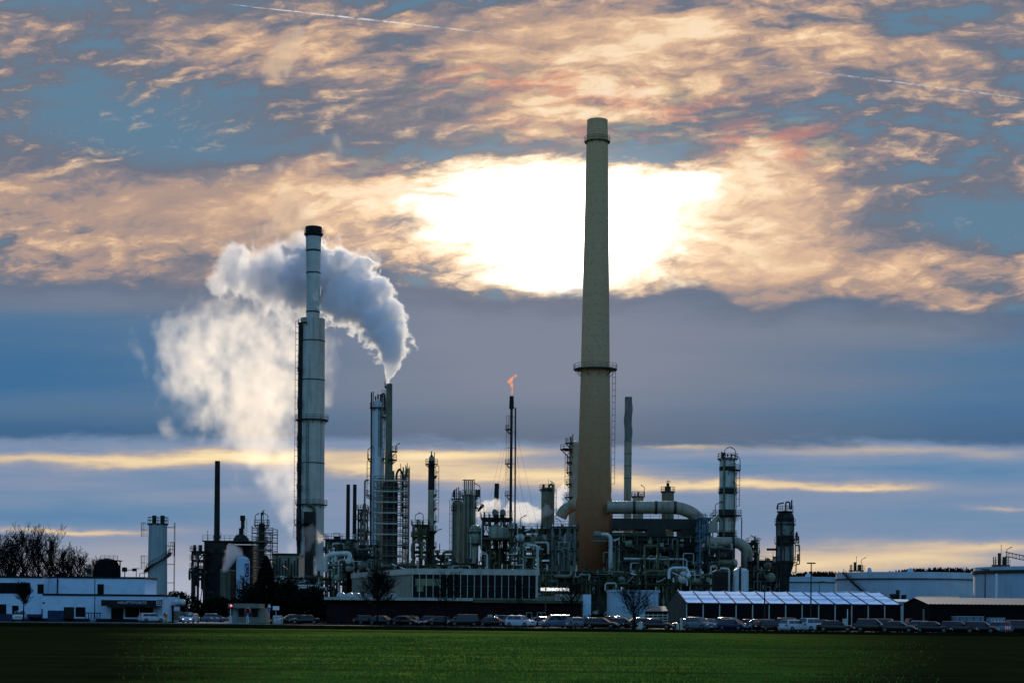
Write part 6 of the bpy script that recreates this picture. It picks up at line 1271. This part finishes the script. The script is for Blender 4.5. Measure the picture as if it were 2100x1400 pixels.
# ---------------------------------------------------------------- cars
SPEC = {  # length, height, half width, rear glass base, roof rear, roof front, windscreen base, belt, nose height, tail height
    'saloon': (4.6, 1.43, 0.90, -1.75, -1.15, 0.25, 1.05, 0.92, 0.68, 0.96), 'hatchback': (4.15, 1.48, 0.88, -1.95, -1.65, 0.35, 1.10, 0.92, 0.70, 0.95),
    'estate': (4.7, 1.47, 0.90, -2.22, -1.85, 0.25, 1.05, 0.93, 0.69, 0.98), 'suv': (4.45, 1.68, 0.92, -2.05, -1.75, 0.35, 1.10, 1.04, 0.86, 1.06), 'people_carrier': (4.6, 1.76, 0.92, -2.18, -2.0, 0.75, 1.55, 1.02, 0.82, 1.05)}
def car_proto(kind):
    L, H, W, rb, rr_, rf, wb, zb, zn, zt = SPEC[kind]; f, b = L/2, -L/2
    root = thing('parked_car', 'x', 'car', (0, 0, 0))
    st = [(b, 0.42, zt-0.22, W*0.80, 0), (b+0.06, 0.30, zt-0.06, W*0.92, 0), (b+0.22, 0.24, zt, W*0.97, 0), (rb, 0.2, zb+0.05, W, 0), (rr_, 0.2, zb+0.03, W, 1), ((rr_+rf)/2, 0.2, zb, W, 1), (rf, 0.2, zb, W, 1), (wb, 0.2, zb-0.02, W*0.99, 0), ((wb+f)/2+0.1, 0.2, (zb+zn)/2+0.02, W*0.97, 0), (f-0.25, 0.24, zn+0.02, W*0.92, 0), (f-0.06, 0.28, zn-0.12, W*0.84, 0), (f, 0.36, zn-0.24, W*0.74, 0)]
    g = MB(); k = 11; wr = W*0.70
    for x, z0, z1, w, up in st:
        zr = H if up else z1+0.02
        if kind == 'saloon' and not up and x < rb+0.01 and x > b+0.1: zr = z1+0.01
        we = wr if up else w*0.80; zm = (z0+z1)*0.5
        half = [(w*0.88, z0), (w, z0+0.12), (w*1.01, zm), (w*0.975, z1-0.02), (we, zr-0.085 if up else z1), (we*0.82, zr-0.035 if up else z1+0.012), (we*0.5, zr-0.008 if up else z1+0.022), (0.14*we, zr if up else z1+0.026)]
        ring = [(p, q) for p, q in half]+[(-p, q) for p, q in reversed(half)]
        g.v += [(x, p, q) for p, q in ring]
    n = 16
    for i in range(len(st)-1):
        g.f += [(i*n+j, i*n+(j+1) % n, (i+1)*n+(j+1) % n, (i+1)*n+j) for j in range(n)]
    g.f += [tuple(range(n)), tuple(range((len(st)-1)*n+n-1, (len(st)-1)*n-1, -1))]
    g.f = [tuple(reversed(q)) for q in g.f]
    g.build('body', 'paint_black', root, local=True)
    def side_y(z, s): return s*(W*0.975+(wr-W*0.975)*(z-zb)/(H-0.07-zb)+0.014)
    mid = (rr_+rf)/2-0.05
    for s in (1, -1):
        lo, hi = zb+0.05, H-0.13; q = lambda x0, x1, x2, x3: MB().quad(*[(x, side_y(z, s), z) for x, z in ((x0, lo), (x1, lo), (x2, hi), (x3, hi))])
        q(rb+0.22, mid-0.04, mid-0.04, rr_+0.10).build('side_window', 'car_glass', root, local=True, smooth=False)
        q(mid+0.04, wb-0.20, rf+0.02, mid+0.04).build('side_window', 'car_glass', root, local=True, smooth=False)
        MB().box(wb-0.35, wb-0.18, min(s*(W+0.02), s*(W+0.2)), max(s*(W+0.02), s*(W+0.2)), zb+0.02, zb+0.17).build('mirror', 'paint_black', root, local=True)
        MB().box(f-0.20, f-0.035, min(s*W*0.50, s*W*0.83), max(s*W*0.50, s*W*0.83), zn-0.17, zn-0.03).build('headlight', 'lamp_white', root, local=True)
        MB().box(b-0.005, b+0.14, min(s*W*0.60, s*W*0.90), max(s*W*0.60, s*W*0.90), zt-0.28, zt-0.08).build('tail_light', 'lamp_red', root, local=True)
        for x in (b+0.85, f-0.86):
            y0, y1 = s*(W-0.20), s*(W+0.015); R_ = 0.33 if kind != 'suv' else 0.36
            w = MB().tube((x, y0, R_), (x, y1, R_), R_, None, 20).build('wheel', 'tyre', root, local=True); MB().tube((x, y1, R_), (x, y1+s*0.012, R_), R_*0.62, R_*0.55, 16).build('rim', 'rim', w, local=True)
    a, c = Vector((wb-0.02, 0, zb+0.02)), Vector((rf+0.02, 0, H-0.05)); nrm = Vector((c.z-a.z, 0, a.x-c.x)).normalized()*0.018
    MB().quad(*[tuple(p+nrm) for p in (a+Vector((0, -W*0.80, 0)), a+Vector((0, W*0.80, 0)), c+Vector((0, wr*0.86, 0)), c+Vector((0, -wr*0.86, 0)))]).build('windscreen', 'car_glass', root, local=True, smooth=False)
    a, c = Vector((rb+0.03, 0, zb+0.10)), Vector((rr_-0.03, 0, H-0.07)); nrm = Vector((-(c.z-a.z), 0, c.x-a.x)).normalized()*0.022
    MB().quad(*[tuple(p+nrm) for p in (a+Vector((0, W*0.76, 0)), a+Vector((0, -W*0.76, 0)), c+Vector((0, -wr*0.84, 0)), c+Vector((0, wr*0.84, 0)))]).build('rear_window', 'car_glass', root, local=True, smooth=False)
    MB().box(f-0.015, f+0.012, -0.26, 0.26, 0.42, 0.53).build('number_plate', 'sign_white', root, local=True); MB().box(b-0.012, b+0.015, -0.26, 0.26, 0.55, 0.66).build('number_plate', 'sign_white', root, local=True)
    MB().box(f-0.10, f+0.004, -W*0.45, W*0.45, zn-0.19, zn-0.10).build('grille', 'black_trim', root, local=True)
    return root
PROTO = {k: car_proto(k) for k in SPEC}
USED = set()
def car(kind, px, py, rz, colr, label, Y=None, lights=False):
    Y = Y or 7000.0/(py-(px-1050)*ROLL*1.0-HZ); x = WX(px, Y, 1275)
    mt = {'body': 'paint_'+colr, 'mirror': 'paint_'+colr}
    if lights: mt['headlight'] = 'lamp_on'
    if kind not in USED and colr == 'black' and not lights: USED.add(kind); c = PROTO[kind]
    else: c = copy_tree(PROTO[kind], None, mt)
    c.location = (x, Y, 0.004); c.rotation_euler = (0, 0, R(rz)); c['label'] = label; c['group'] = 'cars parked along the plant front' if px > 560 else 'cars at the gate'; c['category'] = 'car'; c['kind'] = 'thing'
    return c
# front of the car points along +X at rz 0; towards the camera at rz -90
for a in (
    ('saloon', 624, 0, 187, 'black', 'black saloon nose to the gate, first of the row past the white rack', 258), ('estate', 596, 0, 200, 'black', 'black estate half hidden behind the first black saloon', 264),
    ('estate', 756, 0, 20, 'grey', 'dark grey estate at the start of the row, tail towards the bare tree', 262), ('saloon', 786, 0, -28, 'black', 'black saloon with a bright windscreen, overlapping the dark grey estate', 254),
    ('hatchback', 846, 0, -30, 'black', 'black hatchback tucked behind a black saloon before the brick wall', 262), ('saloon', 832, 0, -30, 'black', 'black saloon with a rounded bright bonnet, before the brick wall', 252),
    ('hatchback', 871, 0, 200, 'blue', 'dark blue hatchback between the saloon and the people carrier', 262), ('saloon', 899, 0, 205, 'grey', 'low grey saloon with its windscreen towards the gate, next to the people carrier', 256),
    ('people_carrier', 950, 0, 192, 'grey', 'dark people carrier with tall pale side glass, under the office glass', 246), ('saloon', 1014, 0, -25, 'black', 'black saloon tail to the people carrier, nose to the white off-roader', 244),
    ('suv', 1068, 0, -38, 'white', 'white off-roader showing its dark grille, in front of the office doors', 240), ('suv', 1048, 0, -30, 'silver', 'pale car mostly hidden behind the white off-roader', 252), ('estate', 1101, 0, 205, 'black', 'black estate with a glinting roof, right behind the white off-roader', 250),
    ('people_carrier', 1139, 0, 200, 'pale_blue', 'pale blue people carrier beside the lamp post', 238), ('saloon', 1163, 0, -30, 'black', 'black car peeping out behind the thick-trunked tree', 250),
    ('hatchback', 1187, 0, 38, 'silver', 'silver hatchback seen from behind, under the thick-trunked tree', 236), ('estate', 1234, 0, -18, 'black', 'black estate in front of the dark rounded bush', 232),
    ('suv', 1248, 0, 160, 'grey', 'dark grey off-roader behind the black estate, near the rail fence', 250), ('estate', 1278, 0, -20, 'grey', 'dark grey estate with a pale roof, before the rail fence', 240), ('hatchback', 1304, 0, 190, 'black', 'black hatchback under the spreading bare tree', 240),
    ('saloon', 1346, 0, -14, 'black', 'long black saloon behind the white slab cabinet', 222), ('estate', 1409, 0, 150, 'grey', 'dark grey estate at the marquee gable, nose hidden', 226),
    ('suv', 1434, 0, -52, 'silver', 'silver off-roader facing the field at the marquee corner', 222), ('hatchback', 1459, 0, -70, 'silver', 'small silver car squeezed beside the silver off-roader', 228), ('suv', 1482, 0, 140, 'black', 'black off-roader with a bright roof, left of the white board sign', 228),
    ('hatchback', 1505, 0, -40, 'blue', 'dark blue hatchback directly behind the white board sign', 220), ('estate', 1530, 0, 150, 'black', 'black estate half hidden by a silver hatchback before the marquee', 230),
    ('hatchback', 1551, 0, 155, 'silver', 'silver hatchback between two black cars before the marquee', 220), ('estate', 1580, 0, 30, 'grey', 'dark grey estate tail to the field, left of the white hatchback', 218), ('suv', 1603, 0, 150, 'black', 'black off-roader with a white-glinting roof, behind the white hatchback', 228),
    ('hatchback', 1628, 0, 38, 'white', 'white hatchback with round shoulders, left of the white off-roader', 212), ('suv', 1668, 0, 36, 'white', 'white off-roader behind the tall thin lamp post', 213), ('estate', 1690, 0, -30, 'grey', 'dark grey estate partly behind the white off-roader', 224),
    ('saloon', 1714, 0, -14, 'black', 'big black saloon in front of the pale cabinet', 208), ('suv', 1790, 0, -22, 'black', 'black off-roader alone after a gap, before the last marquee bays', 208),
    ('suv', 1822, 0, -25, 'grey', 'dark grey off-roader behind the gap car, at the marquee end', 220), ('saloon', 1842, 0, -24, 'black', 'black saloon at the marquee end post', 206), ('hatchback', 1876, 0, 165, 'pale_blue', 'pale blue hatchback at the corner of the dark shed', 216),
    ('people_carrier', 1890, 0, 12, 'grey', 'tall dark people carrier with a white roof, behind the pale blue hatchback', 226), ('saloon', 1914, 0, -26, 'black', 'black saloon with a long bright bonnet, before the dark shed mouth', 206), ('estate', 1966, 0, -26, 'black', 'black estate before the blue-grey container', 206),
    ('saloon', 1985, 0, -28, 'grey', 'dark grey saloon just behind the black estate at the container', 216), ('hatchback', 2013, 0, -26, 'black', 'black hatchback between the container and the pale blue car', 206), ('hatchback', 2043, 0, 160, 'pale_blue', 'pale blue hatchback beside the dark red board', 208),
    ('saloon', 2074, 0, -24, 'black', 'black saloon right behind the dark red board', 212), ('suv', 2096, 0, -15, 'black', 'black off-roader cut off by the frame edge', 208)):
    car(a[0], a[1], 1290, a[3], a[4], a[5], a[6])
car('suv', 40, 0, -80, 'white', 'white off-roader under the small clipped tree by the gatehouse', 270)
car('hatchback', 311, 0, 32, 'white', 'white hatchback seen from behind, outside the gatehouse canopy', 272)
car('hatchback', 391, 0, -97, 'white', 'white car with its headlamps on, driving out of the gate', 268, True)
car('suv', 383, 0, -90, 'silver', 'silver off-roader waiting behind the car with headlamps on', 285)
car('hatchback', 440, 0, 20, 'pale_blue', 'pale blue car behind the barrier arm', 290)
for k, p in PROTO.items():
    if k not in USED:
        for c in list(p.children_recursive): bpy.data.objects.remove(c)
        bpy.data.objects.remove(p)
# ---------------------------------------------------------------- steam and smoke (real volumes)
import bmesh
_b = bmesh.new(); bmesh.ops.create_icosphere(_b, subdivisions=2, radius=1.0); _b.verts.ensure_lookup_table()
ICO_V = [v.co.copy() for v in _b.verts]; ICO_F = [tuple(v.index for v in f.verts) for f in _b.faces]; _b.free()
def steam_mat(name, dens, c, g, het=0.0, nscale=0.12, lo=0.42, hi=0.62, zs=0.7, core=None, cen=None, nk=2.2, step=0.5, n2k=0.45, fine=4.2):
    m = bpy.data.materials.new(name); m.use_nodes = True; t = NT(m.node_tree); t.n.clear()
    o = t.new('ShaderNodeOutputMaterial'); v = t.new('ShaderNodeVolumePrincipled'); t.l.new(v.outputs[0], o.inputs['Volume'])
    v.inputs['Color'].default_value = tuple(c)+(1,); v.inputs['Anisotropy'].default_value = g
    if het:
        tc = t.new('ShaderNodeTexCoord').outputs['Object']
        n = t.noise(t.vm('MULTIPLY', tc, (1, 1, zs)), nscale, 4, 0.6, 0.6)
        if core:                         # density thins out from the heart of each billow to its rim
            acc = 0.0
            for px, py, r, Y in core:
                c3 = PP(px, py, Y)-cen; k = 1/M_(r, Y)
                q = t.vm('MULTIPLY_ADD', tc, (k, k*1.3, k), (-c3.x*k, -c3.y*k*1.3, -c3.z*k))
                acc = t.add(acc, t.m('EXPONENT', t.mul(t.vm('DOT_PRODUCT', q, q), -1.0)))
            acc = t.m('MINIMUM', acc, 1.3)
            n2 = t.noise(t.vm('MULTIPLY', tc, (1, 1, zs)), nscale*fine, 4, 0.6)
            e = t.mad(t.sub(n, 0.5), nk, acc); e = t.mad(t.sub(n2, 0.5), nk*n2k, e)
            d = t.mul(t.sstep(e, lo, hi), dens)
        else:
            d = t.mul(t.sstep(n, lo, hi), dens); d = t.mad(d, het, dens*(1-het))
        t.put(v.inputs['Density'], d)
    else: v.inputs['Density'].default_value = dens
    try: m.cycles.volume_step_rate = step
    except Exception: pass
    return m
def plume(name, label, blobs, mat, voxel, rough, seed, sub=7, subr=(0.22, 0.5), disp=((0.16, 1.0), (0.45, 0.4)), cat='steam plume', sq=1.0):
    rr = random.Random(seed); vs, fs = [], []
    def ball(c, r):
        k = len(vs); o = Vector((rr.uniform(0, 99), 0, 0))
        for v in ICO_V: vs.append(tuple(c+Vector((v.x, v.y*sq, v.z))*r*(1+0.18*mnoise.noise(v*1.3+o))))
        fs.extend(tuple(i+k for i in f) for f in ICO_F)
    for px, py, r, Y in blobs:
        c = PP(px, py, Y); R_ = M_(r, Y); ball(c, R_)
        if R_ > voxel*3:
            for i in range(sub):
                d = Vector((rr.gauss(0, 1), rr.gauss(0, 0.6), rr.gauss(0, 1))).normalized(); q = R_*rr.uniform(*subr)
                if q > voxel*1.2: ball(c+Vector((d.x, d.y*sq, d.z))*(R_*0.92), q)
    me = bpy.data.meshes.new(name); me.from_pydata(vs, [], fs); tmp = bpy.data.objects.new(name+'_tmp', me); col.objects.link(tmp)
    md = tmp.modifiers.new('r', 'REMESH'); md.mode = 'VOXEL'; md.voxel_size = voxel; md.adaptivity = 0.0
    dg = bpy.context.evaluated_depsgraph_get(); out = bpy.data.meshes.new_from_object(tmp.evaluated_get(dg)); bpy.data.objects.remove(tmp)
    nv = len(out.vertices); nor = [v.normal.copy() for v in out.vertices]; cen = PP(*blobs[0][:2], blobs[0][3])
    for i, v in enumerate(out.vertices):
        p = v.co; s_ = 0.0
        for f, a in disp: s_ += a*(1-2*abs(mnoise.noise(p*f+Vector((seed, 0, 0)))))
        grow_ = min(1.0, (p-cen).length/12.0)
        v.co = p+nor[i]*(s_*rough*grow_)-cen
    out.materials.clear(); out.materials.append(mat); out.name = name
    ob = bpy.data.objects.new(name, out); col.objects.link(ob); ob.location = cen
    return tag(ob, label, cat)
G = [(795, 783, 5, 405), (797, 773, 8, 405), (800, 762, 13, 406), (803, 746, 20, 407), (805, 722, 28, 409), (797, 697, 36, 412), (782, 668, 45, 418), (757, 636, 56, 428), (724, 606, 64, 442), (685, 586, 70, 460), (645, 578, 72, 478), (812, 672, 20, 411), (806, 628, 22, 416), (778, 588, 24, 428), (738, 552, 24, 444), (700, 526, 22, 455)]
grey = steam_mat('steam_dense', 0.95, (0.97, 0.975, 0.985), 0.45, 1.0, 0.10, 0.42, 0.66, 1.0, [(px, py, r*0.95, Y) for px, py, r, Y in G], PP(795, 783, 405), 1.7, 0.14, 0.75, 4.0)
plume('steam_plume', 'dense grey steam plume with a silver rim, blown off the brown vent stack', [(px, py, r*1.4, Y) for px, py, r, Y in G], grey, 0.6, 0.5, 3, sub=3)
c_w = [(640, 575, 74, 480), (600, 574, 70, 492), (560, 572, 62, 505), (520, 572, 52, 515), (478, 560, 42, 524), (446, 580, 26, 530), (486, 528, 30, 528), (560, 520, 34, 512), (620, 505, 30, 490)]
wisp = steam_mat('steam_thin', 0.30, (0.965, 0.965, 0.975), 0.45, 1.0, 0.10, 0.40, 1.0, 0.8, c_w, PP(640, 575, 480), 2.8)
plume('steam_plume', 'ragged thin tail of the grey plume drifting left of the pale chimney', [(px, py, r*1.5, Y) for px, py, r, Y in c_w], wisp, 0.9, 0.6, 5, sub=4)
c_c = [(602, 1118, 26, 500), (600, 1070, 30, 500), (596, 1020, 34, 500), (592, 965, 50, 500), (586, 1000, 46, 500), (592, 915, 50, 500), (598, 1045, 36, 500), (560, 925, 66, 500), (535, 860, 78, 502), (510, 790, 98, 505), (470, 728, 98, 508), (410, 690, 78, 510), (570, 735, 80, 508), (600, 800, 60, 504), (360, 690, 56, 512), (345, 790, 46, 511), (300, 700, 40, 512), (395, 760, 50, 511), (335, 880, 24, 510), (420, 850, 40, 508), (640, 725, 44, 508), (478, 1000, 22, 502), (600, 940, 34, 501)]
cream = steam_mat('steam_cream', 0.070, (0.935, 0.885, 0.835), 0.6, 1.0, 0.06, 0.40, 2.3, 0.8, c_c, PP(602, 1118, 500), 4.6, 0.3, 0.6)
plume('steam_plume', 'huge cream steam cloud billowing up behind the pale chimney', [(px, py, r*1.5, Y) for px, py, r, Y in c_c], cream, 1.6, 0.8, 11, sub=4, sq=0.6)
c_t = [(645, 455, 12, 451), (630, 446, 20, 452), (608, 436, 30, 456), (588, 420, 28, 459), (577, 382, 20, 463), (572, 345, 14, 466), (596, 480, 28, 458), (566, 470, 24, 462)]
tan = steam_mat('smoke_tan', 0.20, (0.90, 0.74, 0.58), 0.35, 1.0, 0.14, 0.22, 1.25, 0.6, c_t, PP(645, 455, 451), 2.6)
plume('smoke_wisp', 'thin tan smoke curling up from the dark flue of the pale chimney', [(px, py, r*1.6, Y) for px, py, r, Y in c_t], tan, 0.7, 0.5, 13, sub=3, cat='smoke')
c_u = [(603, 88, 26, 480), (588, 110, 24, 480), (566, 130, 22, 480), (618, 68, 16, 480), (548, 150, 20, 480), (690, 290, 15, 478), (676, 322, 16, 476), (662, 272, 10, 478), (640, 340, 18, 474)]
tan2 = steam_mat('smoke_faint', 0.20, (0.90, 0.74, 0.58), 0.35, 1.0, 0.16, 0.24, 1.4, 0.6, c_u, PP(603, 88, 480), 2.8, 0.4)
plume('smoke_wisp', 'faint tan wisps drifting very high above the pale chimney', [(px, py, r*1.6, Y) for px, py, r, Y in c_u], tan2, 0.9, 0.5, 14, sub=3, cat='smoke')
for seed, lb, bl in ((21, 'white steam puff over the louvred cooling cell', [(462, 1164, 9, 349), (468, 1152, 13, 349), (476, 1138, 16, 350), (484, 1128, 14, 350), (474, 1122, 9, 350), (492, 1140, 9, 350)]),
        (22, 'brownish steam drifting across the foot of the pale chimney', [(630, 1120, 12, 438), (636, 1100, 16, 438), (640, 1085, 13, 438), (655, 1105, 12, 438), (625, 1090, 10, 438)]),
        (23, 'creamy steam leak by the silver loop pipe', [(655, 1160, 10, 350), (648, 1150, 9, 350), (660, 1142, 7, 350), (650, 1172, 8, 350)]),
        (24, 'long flat cream steam bank behind the guyed flare stack', [(1042, 1050, 16, 540), (1060, 1050, 18, 540), (1078, 1052, 16, 540), (1095, 1056, 14, 540), (1112, 1057, 13, 540), (1128, 1054, 12, 540), (1050, 1036, 10, 540), (1072, 1040, 10, 540)]),
        (25, 'small bluish steam puff at the head of the swan-neck column', [(1112, 1052, 9, 420), (1121, 1046, 11, 420), (1128, 1050, 9, 420), (1122, 1038, 6, 420)]),
        (26, 'pale steam drifting behind the windsock', [(975, 1052, 12, 545), (990, 1044, 15, 545), (1006, 1038, 16, 545), (1018, 1030, 10, 545)]),
        (27, 'pale steam between the swan-neck column and the tallest chimney', [(1140, 1022, 12, 520), (1152, 1010, 14, 520), (1160, 996, 10, 520), (1146, 1036, 12, 520)]),
        (28, 'yellowish steam low behind the office roof beside the scaffold', [(822, 1162, 12, 375), (832, 1152, 12, 375), (826, 1142, 8, 375), (842, 1160, 9, 375)])):
    dn, cc = {21: (0.8, (0.985, 0.985, 0.985)), 22: (0.22, (0.95, 0.90, 0.82)), 28: (0.20, (0.95, 0.90, 0.76))}.get(seed, (0.40, (0.985, 0.98, 0.97)))
    puff = steam_mat('steam_puff_%s' % lb.split()[0], dn, cc, 0.45, 1.0, 0.26, 0.42, 1.0, 0.9, bl, PP(*bl[0][:2], bl[0][3]), 2.4, 0.25)
    plume('steam_puff', lb, [(px, py, r*1.5, Y) for px, py, r, Y in bl], puff, 0.5, 0.4, seed, sub=3, cat='steam')
# ---------------------------------------------------------------- contrail high beyond the plant
m_ct = bpy.data.materials.new('contrail'); m_ct.use_nodes = True; t = NT(m_ct.node_tree); t.n.clear()
o_ = t.new('ShaderNodeOutputMaterial'); tl_ = t.new('ShaderNodeBsdfTranslucent'); tl_.inputs[0].default_value = (0.9, 0.95, 1.0, 1); tr_ = t.new('ShaderNodeBsdfTransparent'); mx = t.new('ShaderNodeMixShader')
tcn = t.new('ShaderNodeTexCoord').outputs['Object']; nz = t.noise(t.vm('MULTIPLY', tcn, (0.02, 0.02, 0.02)), 1.0, 5, 0.7); sp = t.new('ShaderNodeSeparateXYZ'); t.l.new(tcn, sp.inputs[0])
t.put(mx.inputs[0], t.mul(t.mul(t.sstep(nz, 0.36, 0.75), t.lstep(sp.outputs[0], 1900.0, 2600.0, 1.0, 0.3)), t.sstep(t.m('ABSOLUTE', t.sub(sp.outputs[0], 2050.0)), 450.0, 1500.0)))
t.l.new(tr_.outputs[0], mx.inputs[1]); t.l.new(tl_.outputs[0], mx.inputs[2]); t.l.new(mx.outputs[0], o_.inputs[0])
a, b = PP(470, 9.5, 9000), PP(2140, 208, 9000); g = MB(); n = 60
P = [a.lerp(b, i/n)+Vector((0, 0, 14*math.sin(i*0.05)+3*mnoise.noise(Vector((i*0.7, 0, 0))))) for i in range(n+1)]
for i, (p, q) in enumerate(zip(P, P[1:])): g.tube(p, q, 0.6+min(4.2, i*0.5), 0.6+min(4.2, (i+1)*0.5), 8, False)
tag(g.build('contrail', m_ct, None, origin=a), 'thin white aircraft trail slanting across the high clouds', 'contrail')
